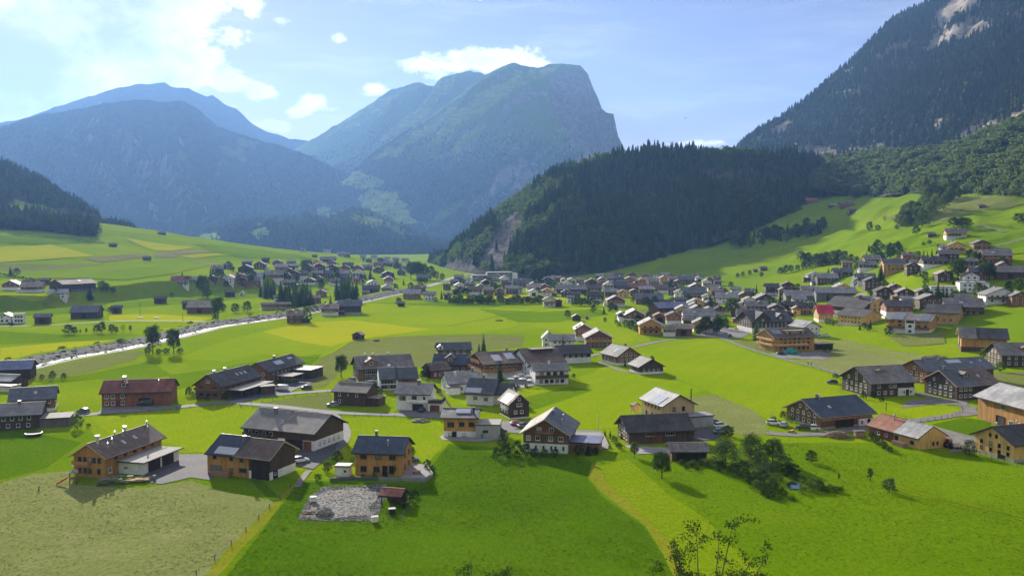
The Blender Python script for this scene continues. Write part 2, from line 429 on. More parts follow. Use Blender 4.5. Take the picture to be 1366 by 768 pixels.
# ------------------------------------------------------------------ slopes and mountains
def mountain(name, mat, cols, base_y, crest_y, nx, ny, base_z=-20, power=1.0, gul=0.0, gfreq=8.0, slant=0.0, rough=0.0, rf=0.01, seed=1, back=0.9, xext=0, bulge=None, step=0.0, zones=None):
    """cols: (px, py of the crest). base_y / crest_y: distance of foot and crest (number or [(px, Y)])."""
    def ev(v, p):
        if isinstance(v, (int, float)): return np.full_like(p, float(v))
        return np.interp(p, [a for a, _ in v], [b for _, b in v])
    px = np.linspace(cols[0][0], cols[-1][0], nx)
    py = np.interp(px, [c[0] for c in cols], [c[1] for c in cols])
    Yb, Yc = ev(base_y, px), ev(crest_y, px)
    zb = ev(base_z, px)
    pw = ev(power, px)
    nb = max(6, ny//4)
    t = np.concatenate([np.linspace(0, 1, ny), 1+np.linspace(0, 1, nb+1)[1:]])
    V = np.zeros((len(t), nx, 3))
    u = (px-W0/2)/FOC
    for j, tt in enumerate(t):
        a = min(tt, 1.0)
        Yj = Yb+(Yc-Yb)*a
        zc = np.array([zat(p, y) for p, y in zip(py, Yc)])
        if tt <= 1:
            z = zb+(zc-zb)*a**pw
        else:
            b = tt-1
            Yj = Yc+(Yc-Yb)*b*back*1.4
            z = zc+(zb-zc)*(b**0.9)
        env = np.minimum(1.0, 5.5*a*(1-a)+0.05) if tt <= 1 else np.full(nx, 0.3)
        hh = np.maximum(zc-zb, 20)
        x0 = u*Yj
        sp = px/1366.0*gfreq+slant*a
        dz = gul*hh*env*(ridged(sp, a*1.1+np.zeros(nx), 4, seed=seed)-0.62)
        dz = dz+rough*env*fbm(x0*rf, Yj*rf, 7, 0.58, seed=seed+9)+0.5*rough*env*(ridged(x0*rf*2.2, (Yj+z)*rf*1.4, 5, 0.55, seed=seed+21)-0.62)
        if bulge is not None: dz = dz+bulge(px, a)*hh*env
        if step: dz = dz+step*env*(np.abs(((z+40*fbm(x0*0.004, Yj*0.004, 3, seed=seed+2))/step) % 1.0-0.5)-0.25)*1.2
        Y2 = Yj+dz*0.25
        ec = (zc-CAM_H)/Yc
        if tt <= 1: dz = np.minimum(dz, CAM_H+Y2*ec-(1-a)*0.035*hh-z)
        V[j, :, 0] = x0
        V[j, :, 1] = Y2
        V[j, :, 2] = z+dz
    jit = fbm(px*0.09, px*0+seed, 4, 0.6, seed=seed+4)*np.maximum(Yc, 1)/FOC*2.6
    V[ny-1, :, 2] += jit
    if not zones: return grid_obj(name, V, mat)
    cc = (V[:-1, :-1]+V[1:, 1:])/2
    fx = cc[..., 0]/cc[..., 1]*FOC+W0/2; fy = HORIZON-(cc[..., 2]-CAM_H)/cc[..., 1]*FOC
    ix = np.arange(fx.shape[1])[None, :]+0*fx; iy = np.arange(fx.shape[0])[:, None]+0*fx
    jx, jy = 9*fbm(ix*.09, iy*.13, 4, seed=seed)+4*fbm(ix*.4, iy*.4, 2, seed=seed+1), 6*fbm(ix*.09+50, iy*.13, 4, seed=seed+5)
    mi = np.zeros(fx.shape, np.int32)
    for k, (zm, polys) in enumerate(zones):
        for P in polys: mi[in_poly(fx+jx, fy+jy, P)] = k+1
    mi[ny-1:] = 0
    o = grid_obj(name, V, [mat]+[z_[0] for z_ in zones], mi=mi.reshape(-1))
    return o

def forest_slope_mat(name, c1, c2, rock=(0.27, 0.25, 0.23), rock_at=(0.60, 0.78), meadow=None, scale=1.0, bumpd=8.0, steep=None, zgrass=None):
    m, n = new_mat(name); p = geo_pos(n)
    fine = n.noise(p, 0.05*scale, 6, 0.7).outputs['Fac']
    vo = n.node('ShaderNodeTexVoronoi'); n.put(vo.inputs['Vector'], p); vo.inputs['Scale'].default_value = 0.09*scale
    big = n.noise(p, 0.0035*scale, 6, 0.6).outputs['Fac']
    c = n.mix(n.mapr(fine, 0.3, 0.7), c1, c2)
    if meadow:
        mk = n.mapr(n.noise(n.vmath('ADD', p, (377, 91, 40)).outputs[0], 0.0028*scale, 5, 0.6).outputs['Fac'], meadow[1], meadow[1]+0.05)
        c = n.mix(mk, c, meadow[0])
    rk = n.mapr(big, rock_at[0], rock_at[1])
    if steep:
        nz = n.node('ShaderNodeSeparateXYZ'); n.put(nz.inputs[0], n.node('ShaderNodeNewGeometry').outputs['True Normal'])
        st = n.mapr(n.math('ADD', nz.outputs[2], n.math('MULTIPLY', n.math('SUBTRACT', fine, 0.5), 0.25)), steep[0], steep[1], 1.0, 0.0)
        rk = n.math('MAXIMUM', rk, st)
        if zgrass:
            pz = n.node('ShaderNodeSeparateXYZ'); n.put(pz.inputs[0], p)
            zg = n.mapr(n.math('ADD', pz.outputs[2], n.math('MULTIPLY', n.math('SUBTRACT', big, 0.5), 900)), zgrass[0], zgrass[1])
            c = n.mix(zg, c, zgrass[2])
    strat = n.noise(n.vmath('MULTIPLY', p, (0.6, 0.6, 3.0)).outputs[0], 0.02*scale, 6, 0.7).outputs['Fac']
    c = n.mix(rk, c, n.mix(n.mapr(strat, 0.35, 0.65), (rock[0]*0.6, rock[1]*0.6, rock[2]*0.6), rock))
    h = n.math('ADD', fine, n.math('MULTIPLY', vo.outputs[0], -0.05))
    finish(n, c, 0.95, h, 1.0, bumpd, spec=0.0)
    return m
def zone_mat(name, c1, c2, sc=0.02, bd=4.0):
    m, n = new_mat(name); p = geo_pos(n)
    f = n.noise(p, sc, 6, 0.7).outputs['Fac']; g = n.noise(n.vmath('MULTIPLY', p, (0.6, 0.6, 2.2)).outputs[0], sc*3, 5, 0.7).outputs['Fac']
    c = n.mix(1.0, n.mix(n.mapr(f, .35, .65), c1, c2), n.ramp(g, [(.25, .6), (.75, 1.35)]), 'MULTIPLY')
    finish(n, c, .95, n.math('ADD', f, g), 1.0, bd, spec=0.0); return m
M['pasture_painted_sun'] = zone_mat('pasture_with_painted_sun', (0.15, 0.22, 0.035), (0.24, 0.29, 0.055), 0.008, 8)  # pasture green that also paints the sunlit sides of the ridges
M['cliff'] = zone_mat('cliff_rock', (0.20, 0.185, 0.165), (0.115, 0.108, 0.098), 0.03, 5)
M['scree'] = zone_mat('pale_scree', (0.36, 0.31, 0.25), (0.22, 0.19, 0.15), 0.015, 4)
EV1, EV2 = (0.026, 0.044, 0.015), (0.048, 0.070, 0.022)
M['forestfloor'] = forest_slope_mat('forest_slope', (0.085, 0.085, 0.060), (0.13, 0.12, 0.085), rock=(0.30, 0.27, 0.24), rock_at=(0.54, 0.64))
M['rightmount'] = forest_slope_mat('right_mountain_slope', (0.14, 0.13, 0.085), (0.25, 0.21, 0.15), rock=(0.42, 0.36, 0.28), rock_at=(0.50, 0.62))
M['kan'] = forest_slope_mat('limestone_mountain', (0.020, 0.042, 0.015), (0.034, 0.062, 0.020), rock=(0.30, 0.29, 0.275), rock_at=(0.70, 0.85), meadow=((0.11, 0.17, 0.03), 0.60), scale=0.5, bumpd=30, steep=(0.30, 0.46), zgrass=(250, 650, (0.12, 0.20, 0.035)))
M['farmount'] = forest_slope_mat('far_mountain', (0.022, 0.04, 0.016), (0.04, 0.06, 0.022), rock=(0.26, 0.25, 0.23), rock_at=(0.68, 0.8), meadow=((0.10, 0.15, 0.03), 0.62), scale=0.4, bumpd=35, steep=(0.35, 0.55))

# forested hill in the middle of the valley
hill_cols = [(572, 362), (592, 352), (610, 330), (640, 306), (662, 288), (690, 268), (730, 245), (760, 229), (800, 214), (840, 206), (880, 203), (930, 204), (975, 204), (1040, 212), (1110, 220), (1180, 226), (1290, 222), (1420, 205)]
hill_base = [(572, 1700), (600, 1400), (640, 1200), (720, 1090), (800, 1150), (850, 1200), (930, 1270), (1000, 1340), (1100, 1440), (1420, 1500)]
hill_crest = [(572, 1780), (600, 1600), (700, 1540), (800, 1500), (900, 1520), (1000, 1560), (1100, 1640), (1420, 1900)]
hb = lambda p, a: 0.20*(np.maximum(0, np.sin((p-585)/25.0+a*2.2))**1.5)*np.clip((800-p)/90, 0, 1)
hill = mountain('forested_hill', M['forestfloor'], hill_cols, hill_base, hill_crest, 260, 120, base_z=[(572, 0), (800, 4), (900, 24), (1000, 62), (1100, 95), (1420, 120)],
                power=[(572, 0.75), (700, 0.8), (850, 0.95), (1420, 1.0)], gul=0.30, gfreq=26, slant=1.4, rough=14, rf=0.008, seed=31, bulge=hb, zones=[(M['cliff'], [[(636, 352), (652, 322), (664, 300), (676, 284), (694, 284), (692, 310), (680, 336), (672, 358), (645, 360)], [(590, 356), (612, 346), (632, 342), (634, 362), (600, 364)], [(712, 352), (722, 328), (730, 326), (726, 352), (718, 366)], [(802, 268), (816, 262), (820, 276), (806, 284)]])])
# broadleaf slope on the right
dec_cols = [(1080, 219), (1140, 214), (1175, 207), (1214, 209), (1259, 202), (1304, 187), (1366, 163), (1480, 130), (1800, 60), (2600, 20)]
dec = mountain('wooded_slope', M['forestfloor'], dec_cols, [(1080, 1440), (1150, 1400), (1228, 1170), (1292, 1060), (1366, 930), (1480, 880), (1800, 900)],
               [(1080, 1780), (1228, 1500), (1366, 1300), (1800, 1300)], 260, 50,
               base_z=[(1080, 130), (1150, 115), (1228, 112), (1292, 100), (1366, 92), (1800, 150)], gul=0.12, gfreq=34, rough=12, rf=0.012, seed=12, back=0.6)
# the steep mountain on the right
rm_cols = [(940, 228), (962, 212), (978, 202), (1011, 174), (1038, 159), (1089, 120), (1140, 72), (1176, 33), (1200, 18), (1235, 4), (1290, -50), (1366, -120), (1500, -190), (1800, -250), (2600, -280)]
rmt = mountain('right_mountain', M['rightmount'], rm_cols, [(940, 2350), (1100, 2100), (1366, 1500), (1800, 1350)], [(940, 2700), (1000, 2900), (1176, 3200), (1366, 3000), (1800, 2900)],
               420, 170, base_z=[(940, 130), (1140, 150), (1366, 170), (1800, 200)], power=1.0, gul=0.14, gfreq=16, slant=-2.2, rough=60, rf=0.004, seed=44, zones=[(M['scree'], [[(1236, 30), (1258, 4), (1274, -12), (1296, -12), (1284, 18), (1262, 28), (1246, 48)], [(1236, 60), (1256, 44), (1278, 38), (1276, 50), (1256, 60)], [(1286, 44), (1306, 34), (1312, 42), (1296, 48)], [(1258, 192), (1296, 172), (1340, 156), (1380, 146), (1380, 160), (1320, 178), (1280, 194)], [(1064, 206), (1090, 198), (1104, 200), (1092, 208)], [(1028, 180), (1040, 166), (1054, 164), (1042, 178)], [(1238, 176), (1246, 160), (1252, 160), (1248, 180)]])])
# limestone mountain: three overlapping ridges
k1 = [(300, 262), (360, 222), (417, 187), (450, 167), (490, 142), (521, 121), (545, 111), (558, 107), (575, 113), (600, 112), (640, 118), (700, 140), (760, 170)]
mountain('mountain', M['kan'], k1, 4900, 7300, 200, 130, base_z=0, power=0.9, gul=0.36, gfreq=13, slant=-4.5, rough=110, rf=0.0016, seed=61, zones=[(M['pasture_painted_sun'], [[(500, 142), (540, 122), (520, 146), (480, 172), (450, 184), (470, 166)]])])
k2 = [(400, 240), (470, 200), (520, 170), (560, 141), (590, 103), (610, 98), (629, 95), (640, 97), (650, 101), (690, 115), (750, 140), (800, 165)]
mountain('mountain', M['kan'], k2, 4700, 6700, 200, 130, base_z=0, power=0.9, gul=0.36, gfreq=13, slant=-5, rough=100, rf=0.0016, seed=71, zones=[(M['pasture_painted_sun'], [[(560, 146), (590, 112), (612, 104), (600, 122), (566, 158), (520, 190), (490, 206), (510, 186)]])])
k3 = [(330, 318), (420, 268), (470, 232), (500, 206), (540, 178), (575, 155), (610, 130), (640, 106), (660, 94), (684, 84), (700, 87), (717, 88), (735, 85), (750, 84), (773, 87), (783, 99), (790, 117), (797, 133), (802, 148), (810, 151), (817, 152), (820, 166), (823, 182), (831, 198), (850, 216), (900, 250), (960, 285)]
def kbulge(p, a):
    lit = np.exp(-((a-0.75)/0.2)**2)*0.10*np.clip((720-p)/60, -1, 1)
    return lit
mountain('mountain', M['kan'], k3, [(330, 4300), (600, 3900), (760, 4300), (960, 5200)], [(330, 5200), (600, 6000), (780, 5900), (960, 6000)], 420, 260, base_z=0,
         power=[(330, 0.9), (680, 0.85), (740, 0.75), (800, 0.6), (960, 0.6)], gul=0.40, gfreq=13, slant=-5, rough=130, rf=0.0030, seed=83, bulge=kbulge, zones=[(M['pasture_painted_sun'], [[(474, 262), (500, 252), (528, 258), (545, 276), (556, 298), (530, 300), (500, 292), (486, 280)], [(440, 236), (470, 226), (500, 236), (520, 246), (490, 252), (455, 250)], [(640, 128), (690, 100), (752, 88), (735, 100), (690, 122), (640, 152), (596, 184), (570, 196), (600, 160)], [(560, 176), (600, 146), (612, 148), (570, 182), (530, 206), (500, 218), (520, 200)], [(600, 200), (640, 168), (650, 170), (620, 196), (590, 220)], [(420, 280), (450, 272), (470, 290), (440, 300)]]), (M['cliff'], [[(735, 110), (772, 96), (788, 122), (802, 158), (820, 180), (830, 200), (800, 206), (770, 196), (748, 170), (735, 140)], [(690, 216), (700, 208), (706, 240), (696, 246)]])])  # long stripes paint sunlit ridge flanks; the lower patches are pasture
# wooded knolls at its foot
k4 = [(60, 330), (150, 322), (250, 309), (300, 296), (330, 290), (370, 292), (410, 284), (440, 290), (470, 276), (500, 282), (530, 296), (560, 312), (600, 325), (680, 335)]
mountain('hill', M['kan'], k4, 2700, 3500, 160, 50, base_z=-10, power=0.9, gul=0.35, gfreq=26, rough=45, rf=0.006, seed=93, zones=[(M['pasture_painted_sun'], [[(330, 306), (350, 300), (365, 312), (345, 322)], [(470, 290), (500, 286), (520, 300), (490, 304)], [(250, 318), (285, 308), (300, 322), (270, 328)]])])
# mountain on the left: shoulder and far crest
l1 = [(-1300, 240), (-500, 230), (-200, 190), (0, 172), (61, 152), (98, 147), (135, 139), (203, 131), (223, 135), (250, 132), (271, 146), (294, 166), (328, 180), (360, 190), (389, 197), (430, 215), (500, 250), (560, 300)]
mountain('mountain', M['farmount'], l1, [(-500, 3300), (560, 4300)], [(-500, 5200), (250, 5600), (560, 5200)], 260, 120, base_z=0, power=1.1, gul=0.42, gfreq=15, slant=2.5, rough=170, rf=0.0026, seed=103)
l2 = [(-1300, 260), (-400, 235), (-150, 180), (0, 166), (30, 160), (61, 149), (108, 134), (162, 118), (193, 112), (227, 109), (233, 114), (257, 119), (283, 130), (290, 126), (301, 137), (322, 146), (338, 163), (359, 176), (389, 185), (413, 188), (470, 190), (560, 200)]
mountain('mountain', M['farmount'], l2, 5700, 7800, 240, 80, base_z=0, power=1.1, gul=0.34, gfreq=13, slant=2.5, rough=140, rf=0.002, seed=113)
# forested hillside above the left meadows
lf = [(-1300, 60), (-500, 130), (-200, 180), (-60, 214), (0, 221), (25, 226), (40, 240), (55, 239), (68, 252), (90, 266), (110, 277), (135, 290), (160, 300), (182, 310)]
lhill = mountain('forested_hill', M['forestfloor'], lf, [(-500, 1300), (-60, 1440), (30, 1500), (182, 1500)], [(-500, 2000), (0, 1950), (182, 1650)], 120, 60, base_z=[(-500, 120), (0, 84), (60, 80), (130, 62), (182, 40)], power=0.95, gul=0.15, gfreq=28, rough=12, rf=0.01, seed=120, back=0.7, zones=[(M['slope'], [[(14, 268), (50, 274), (104, 288), (96, 294), (40, 286), (8, 278)]])])

# ------------------------------------------------------------------ haze over the whole valley
HAZE_TOP = 1900.0
m, n = new_mat('valley_haze')
pv = n.node('ShaderNodeVolumePrincipled')
pv.inputs['Color'].default_value = (0.22, 0.43, 0.90, 1)
pv.inputs['Density'].default_value = 6.6e-5
pv.inputs['Anisotropy'].default_value = 0.36
o = n.node('ShaderNodeOutputMaterial'); n.put(o.inputs['Volume'], pv.outputs[0])
m.cycles.homogeneous_volume = True if hasattr(m, 'cycles') and hasattr(m.cycles, 'homogeneous_volume') else None
x, z0, z1 = 11800.0, -22.0, HAZE_TOP
vs = [(a, b, c) for c in (z0, z1) for b in (-x, x) for a in (-x, x)]
hz_o = mesh_obj('haze', vs, [(0, 2, 3, 1), (4, 5, 7, 6), (0, 1, 5, 4), (2, 6, 7, 3), (0, 4, 6, 2), (1, 3, 7, 5)], m)
hz_o['kind'] = 'stuff'
# ------------------------------------------------------------------ foliage materials and tree meshes
def leaf_mat(name, cols, trans=0.35, var=0.35):
    m, n = new_mat(name)
    r = n.node('ShaderNodeObjectInfo').outputs['Random']
    p = geo_pos(n)
    f = n.noise(p, 1.1, 3, 0.6).outputs['Fac']
    c = n.ramp(n.math('FRACT', n.math('ADD', n.math('MULTIPLY', r, 1.0), n.math('MULTIPLY', f, 0.35))), [(i/(len(cols)-1), k) for i, k in enumerate(cols)])
    c = n.mix(1.0, c, n.mapr(f, 0.3, 0.7, 1-var, 1+var), 'MULTIPLY')
    finish(n, c, 0.85, spec=0.02, trans=trans)
    return m
M['needle'] = leaf_mat('spruce_needles', [(0.030, 0.068, 0.018), (0.066, 0.118, 0.030), (0.040, 0.086, 0.026), (0.115, 0.16, 0.042)], 0.45)
M['needlefar'] = leaf_mat('mountain_needles', [(0.034, 0.062, 0.024), (0.056, 0.090, 0.032), (0.085, 0.115, 0.040), (0.044, 0.075, 0.030)], 0.35)
M['leaf'] = leaf_mat('broad_leaves', [(0.050, 0.095, 0.018), (0.10, 0.155, 0.028), (0.065, 0.12, 0.022), (0.14, 0.185, 0.036)], 0.5)
M['slopeleaf'] = leaf_mat('slope_leaves', [(0.085, 0.13, 0.040), (0.15, 0.20, 0.062), (0.105, 0.16, 0.045), (0.19, 0.235, 0.075)], 0.5)
M['darkleaf'] = leaf_mat('dark_leaves', [(0.028, 0.058, 0.016), (0.045, 0.082, 0.018), (0.036, 0.068, 0.018)], 0.35)
M['paleleaf'] = leaf_mat('pale_leaves', [(0.09, 0.15, 0.02), (0.12, 0.17, 0.03), (0.075, 0.13, 0.02)], 0.4)
M['greyleaf'] = leaf_mat('willow_leaves', [(0.045, 0.072, 0.030), (0.065, 0.095, 0.040), (0.05, 0.08, 0.03)], 0.35)
m, n = new_mat('bark'); p = geo_pos(n)
f = n.noise(n.vmath('MULTIPLY', p, (6, 6, 1)).outputs[0], 2.0, 5, 0.7).outputs['Fac']
finish(n, n.mix(f, (0.05, 0.038, 0.028), (0.12, 0.095, 0.07)), 0.95, f, 0.7, 0.05); M['bark'] = m

def tube(vs, fs, pts, rads, seg=6):
    b = len(vs)
    for i, (p, r) in enumerate(zip(pts, rads)):
        d = (pts[min(i+1, len(pts)-1)]-pts[max(i-1, 0)]).normalized()
        a = d.orthogonal().normalized(); c = d.cross(a)
        for k in range(seg):
            t = 2*math.pi*k/seg
            vs.append(p+a*(math.cos(t)*r)+c*(math.sin(t)*r))
    for i in range(len(pts)-1):
        for k in range(seg):
            fs.append((b+i*seg+k, b+i*seg+(k+1) % seg, b+(i+1)*seg+(k+1) % seg, b+(i+1)*seg+k))
def me_from(name, vs, fs, mat):
    me = bpy.data.meshes.new(name); me.from_pydata([tuple(v) for v in vs], [], fs); me.materials.append(mat); me.update(); return me
def leaf_quad(vs, fs, p, sz, rnd, flat=0.0, nrm=None):
    if nrm is None:
        nrm = Vector((rnd.gauss(0, 1), rnd.gauss(0, 1), rnd.gauss(0, 1)+flat)).normalized()
    a = nrm.orthogonal().normalized(); b = nrm.cross(a)
    t = rnd.uniform(0, 6.28); a, b = a*math.cos(t)+b*math.sin(t), b*math.cos(t)-a*math.sin(t)
    i = len(vs); l = sz*rnd.uniform(0.7, 1.4); w = sz*rnd.uniform(0.4, 0.8)
    vs += [p-a*l, p+b*w+nrm*l*0.25, p+a*l, p-b*w+nrm*l*0.15]
    fs.append((i, i+1, i+2, i+3))
def spruce_far(rnd, tiers=9, pts=8, hgt=1.0, rad=0.19, mat=None):
    vs, fs = [], []
    for k in range(tiers):
        t = k/tiers
        z0 = 0.08+0.92*t; r = rad*(1-t)**0.85*rnd.uniform(0.8, 1.15)+0.012
        top = z0+0.92/tiers*1.9
        i = len(vs); vs.append(Vector((rnd.uniform(-.01, .01), rnd.uniform(-.01, .01), min(top, 1.0))))
        ph = rnd.uniform(0, 6)
        for q in range(2*pts):
            rr = r*(1.0 if q % 2 == 0 else 0.5)*rnd.uniform(0.7, 1.2)
            a = ph+math.pi*q/pts
            vs.append(Vector((rr*math.cos(a), rr*math.sin(a), z0-(0.025 if q % 2 == 0 else -0.02)+rnd.uniform(-.015, .015))))
        for q in range(2*pts):
            fs.append((i, i+1+q, i+1+(q+1) % (2*pts)))
    return vs, fs
def crown_far(rnd, n=190, rz=0.42, rx=0.36, cz=0.56, leaf=0.075, lumps=7):
    vs, fs = [], []
    cs = [(Vector((rnd.gauss(0, .5)*rx, rnd.gauss(0, .5)*rx, cz+rnd.uniform(-.6, .65)*rz)), rnd.uniform(0.4, 0.62)) for _ in range(lumps)]
    for k in range(n):
        c, s = cs[k % lumps]
        d = Vector((rnd.gauss(0, 1), rnd.gauss(0, 1), rnd.gauss(0, 1)+0.25)).normalized()
        p = c+Vector((d.x*rx*s, d.y*rx*s, d.z*rz*s))*rnd.uniform(0.75, 1.05)
        nr = (d+Vector((rnd.gauss(0, .45), rnd.gauss(0, .45), rnd.gauss(0, .45)))).normalized()
        leaf_quad(vs, fs, p, leaf, rnd, nrm=nr)
    return vs, fs
rnd = random.Random(4)
def proto(name, vf, mat):
    o = bpy.data.objects.new(name, me_from(name, vf[0], vf[1], mat)); return o
FAR = {
 'spruce': [proto('spruce_form', spruce_far(rnd), M['needle']) for _ in range(4)],
 'spruce_mtn': [proto('spruce_form', spruce_far(rnd, 6, 6, rad=0.22), M['needlefar']) for _ in range(4)],
 'broad': [proto('broadleaf_form', crown_far(rnd), M['leaf']) for _ in range(4)],
 'slope': [proto('broadleaf_form', crown_far(rnd, 220, lumps=6), M['slopeleaf']) for _ in range(4)],
 'dark': [proto('broadleaf_form', crown_far(rnd), M['darkleaf']) for _ in range(3)],
 'bush': [proto('bush_form', crown_far(rnd, 90, rz=0.45, rx=0.5, cz=0.4, leaf=0.13), M['darkleaf']) for _ in range(2)],
}
def scatter(name, pts, scale, kinds, idx, kind='stuff', rz=None, wide=None, rnd=random.Random(8)):
    """one object: the trees of a wood, set on the points of its slope"""
    n = len(pts)
    me = bpy.data.meshes.new(name)
    me.vertices.add(n); me.vertices.foreach_set('co', np.asarray(pts, np.float32).reshape(-1))
    a = me.attributes.new('tree_scale', 'FLOAT_VECTOR', 'POINT')
    sc = np.asarray(scale, np.float32)
    w = np.asarray(wide if wide is not None else np.ones(n), np.float32)
    a.data.foreach_set('vector', np.stack([sc*w, sc*w, sc], 1).reshape(-1).astype(np.float32))
    a = me.attributes.new('tree_kind', 'INT', 'POINT'); a.data.foreach_set('value', np.asarray(idx, np.int32))
    a = me.attributes.new('tree_turn', 'FLOAT_VECTOR', 'POINT')
    rg = np.random.default_rng(n)
    rot = np.stack([rg.normal(0, .03, n), rg.normal(0, .03, n), rg.uniform(0, 6.28, n)], 1)
    a.data.foreach_set('vector', rot.reshape(-1).astype(np.float32))
    me.update()
    o = bpy.data.objects.new(name, me); C.objects.link(o); o['kind'] = kind
    ng = bpy.data.node_groups.new(name+'_spread', 'GeometryNodeTree')
    ng.interface.new_socket('Geometry', in_out='INPUT', socket_type='NodeSocketGeometry')
    ng.interface.new_socket('Geometry', in_out='OUTPUT', socket_type='NodeSocketGeometry')
    nn, ll = ng.nodes, ng.links
    gi = nn.new('NodeGroupInput'); go = nn.new('NodeGroupOutput')
    jo = nn.new('GeometryNodeJoinGeometry')
    for k in reversed(kinds):
        oi = nn.new('GeometryNodeObjectInfo'); oi.inputs['Object'].default_value = k; oi.inputs['As Instance'].default_value = True
        ll.new(oi.outputs['Geometry'], jo.inputs[0])
    ip = nn.new('GeometryNodeInstanceOnPoints'); ip.inputs['Pick Instance'].default_value = True
    def na(nm, tp, so):
        d = nn.new('GeometryNodeInputNamedAttribute'); d.data_type = tp; d.inputs[0].default_value = nm
        ll.new(d.outputs[0], so)
    ll.new(gi.outputs[0], ip.inputs['Points']); ll.new(jo.outputs[0], ip.inputs['Instance'])
    na('tree_kind', 'INT', ip.inputs['Instance Index']); na('tree_scale', 'FLOAT_VECTOR', ip.inputs['Scale'])
    try:
        na('tree_turn', 'FLOAT_VECTOR', ip.inputs['Rotation'])
    except Exception:
        pass
    ll.new(ip.outputs[0], go.inputs[0])
    md = o.modifiers.new('spread', 'NODES'); md.node_group = ng
    return o
def sheet_points(o, per_m2, maskf, rg, rows=None):
    """random points over a slope, by true area, kept where maskf(x, y, z, px, slope) says so"""
    me = o.data
    nv = len(me.vertices); co = np.zeros(nv*3, np.float32); me.vertices.foreach_get('co', co); co = co.reshape(-1, 3)
    nf = len(me.polygons); li = np.zeros(nf*4, np.int32); me.loops.foreach_get('vertex_index', li); li = li.reshape(-1, 4)
    a, b, c, d = (co[li[:, k]] for k in range(4))
    ar = np.linalg.norm(np.cross(c-a, d-b), axis=1)/2
    nz = np.abs(np.cross(c-a, d-b)[:, 2])/(2*ar+1e-9)
    cen = (a+b+c+d)/4
    far = np.hypot(cen[:, 0], cen[:, 1])
    cnt = ar*per_m2
    k = np.floor(cnt+rg.random(nf)).astype(int)
    f = np.repeat(np.arange(nf), k)
    u = rg.random(len(f))[:, None]; v = rg.random(len(f))[:, None]
    p = (a[f]*(1-u)+b[f]*u)*(1-v)+(d[f]*(1-u)+c[f]*u)*v
    px = p[:, 0]/p[:, 1]*FOC+W0/2; el_ = (p[:, 2]-CAM_H)/p[:, 1]
    py = HORIZON-el_*FOC
    keep = maskf(p[:, 0], p[:, 1], p[:, 2], px, py, nz[f]) > rg.random(len(f))
    mi = np.zeros(nf, np.int32); me.polygons.foreach_get('material_index', mi)
    keep &= (mi[f] == 0) | (rg.random(len(f)) < 0.06)
    return p[keep], px[keep], py[keep]
rg = np.random.default_rng(77)
def sm(x, a, b):
    t = np.clip((x-a)/(b-a), 0, 1); return t*t*(3-2*t)
# the hill
def hill_mask(x, y, z, px, py, nz):
    rock = np.exp(-(((px-668)-(330-py)*0.55)/19)**2)*sm(py, 278, 300)*sm(vnoise(x*0.02, z*0.03, 7), 0.1, 0.45)
    rock2 = sm(vnoise(x*0.012, z*0.02, 9), 0.76, 0.84)*0.85*sm(px, 640, 700)
    rock3 = np.exp(-((px-612)/16)**2)*sm(py, 338, 350)*0.9
    return 1-np.clip(1.3*rock+rock2+rock3, 0, 0.97)
p, px, py = sheet_points(hill, 1/34., hill_mask, rg)
br = (vnoise(p[:, 0]*0.02, p[:, 1]*0.02, 3) > np.where(px < 730, 0.40, 0.62)) | (rg.random(len(p)) < 0.12)
sc = np.where(br, rg.uniform(9, 18, len(p)), rg.uniform(11, 31, len(p)))
sc *= np.where(py < 215, 0.85, 1.0)
scatter('forest', p-[0, 0, 0.6], sc, FAR['spruce']+FAR['broad'], np.where(br, rg.integers(4, 8, len(p)), rg.integers(0, 4, len(p))), wide=rg.uniform(0.8, 1.25, len(p)))
print('hill trees', len(p))
# broadleaf slope on the right
p, px, py = sheet_points(dec, 1/78., lambda x, y, z, px, py, nz: np.where((px > 1060) & (px < 1600), 1.0, 0.25)*np.where(vnoise(x*.01, y*.01, 5) > 0.9, 0.1, 1), rg)
con = rg.random(len(p)) < 0.05
sc = np.where(con, rg.uniform(13, 20, len(p)), rg.uniform(9, 22, len(p)))
scatter('forest', p-np.stack([0*p[:, 0], 0*p[:, 0], rg.uniform(0.5, 4.0, len(p))], 1), sc, FAR['slope']+FAR['spruce'], np.where(con, rg.integers(4, 8, len(p)), rg.integers(0, 4, len(p))), wide=rg.uniform(0.95, 1.35, len(p)))
print('slope trees', len(p))
# the steep mountain: dense spruce, thinning over screes and clearings
def rm_mask(x, y, z, px, py, nz):
    sc1 = np.exp(-((py-52-(1262-px)*0.42)/9)**2)*sm(px, 1215, 1240)*sm(1310-px, 0, 30)
    sc2 = np.exp(-((py-12-(1278-px)*0.8)/9)**2)*sm(px, 1230, 1245)*sm(1300-px, 0, 20)
    sc3 = np.exp(-((py-183+(px-1330)*0.35)/10)**2)*sm(px, 1262, 1300)*0.85
    sc4 = np.exp(-((px-1082)/22)**2-((py-201)/5)**2)+np.exp(-((px-1040)/13)**2-((py-172-(1040-px)*0.5)/5)**2)
    n_ = sm(vnoise(x*0.006, z*0.008, 21)*0.6+vnoise(x*0.02, z*0.03, 22)*0.4, 0.68, 0.78)*0.7
    return np.clip(1-1.1*(sc1+sc2+sc3+sc4)-n_, 0.02, 1)
p, px, py = sheet_points(rmt, 1/95., rm_mask, rg)
k = (px < 1700) & (px > 930); p, px, py = p[k], px[k], py[k]
br = (py > 150+rg.normal(0, 25, len(p))) & (rg.random(len(p)) < 0.22)
sc = np.where(br, rg.uniform(10, 15, len(p)), rg.uniform(13, 27, len(p)))
scatter('forest', p-[0, 0, 0.5], sc, FAR['spruce_mtn']+FAR['slope'], np.where(br, rg.integers(4, 8, len(p)), rg.integers(0, 4, len(p))), wide=rg.uniform(0.8, 1.2, len(p)))
print('mountain trees', len(p))
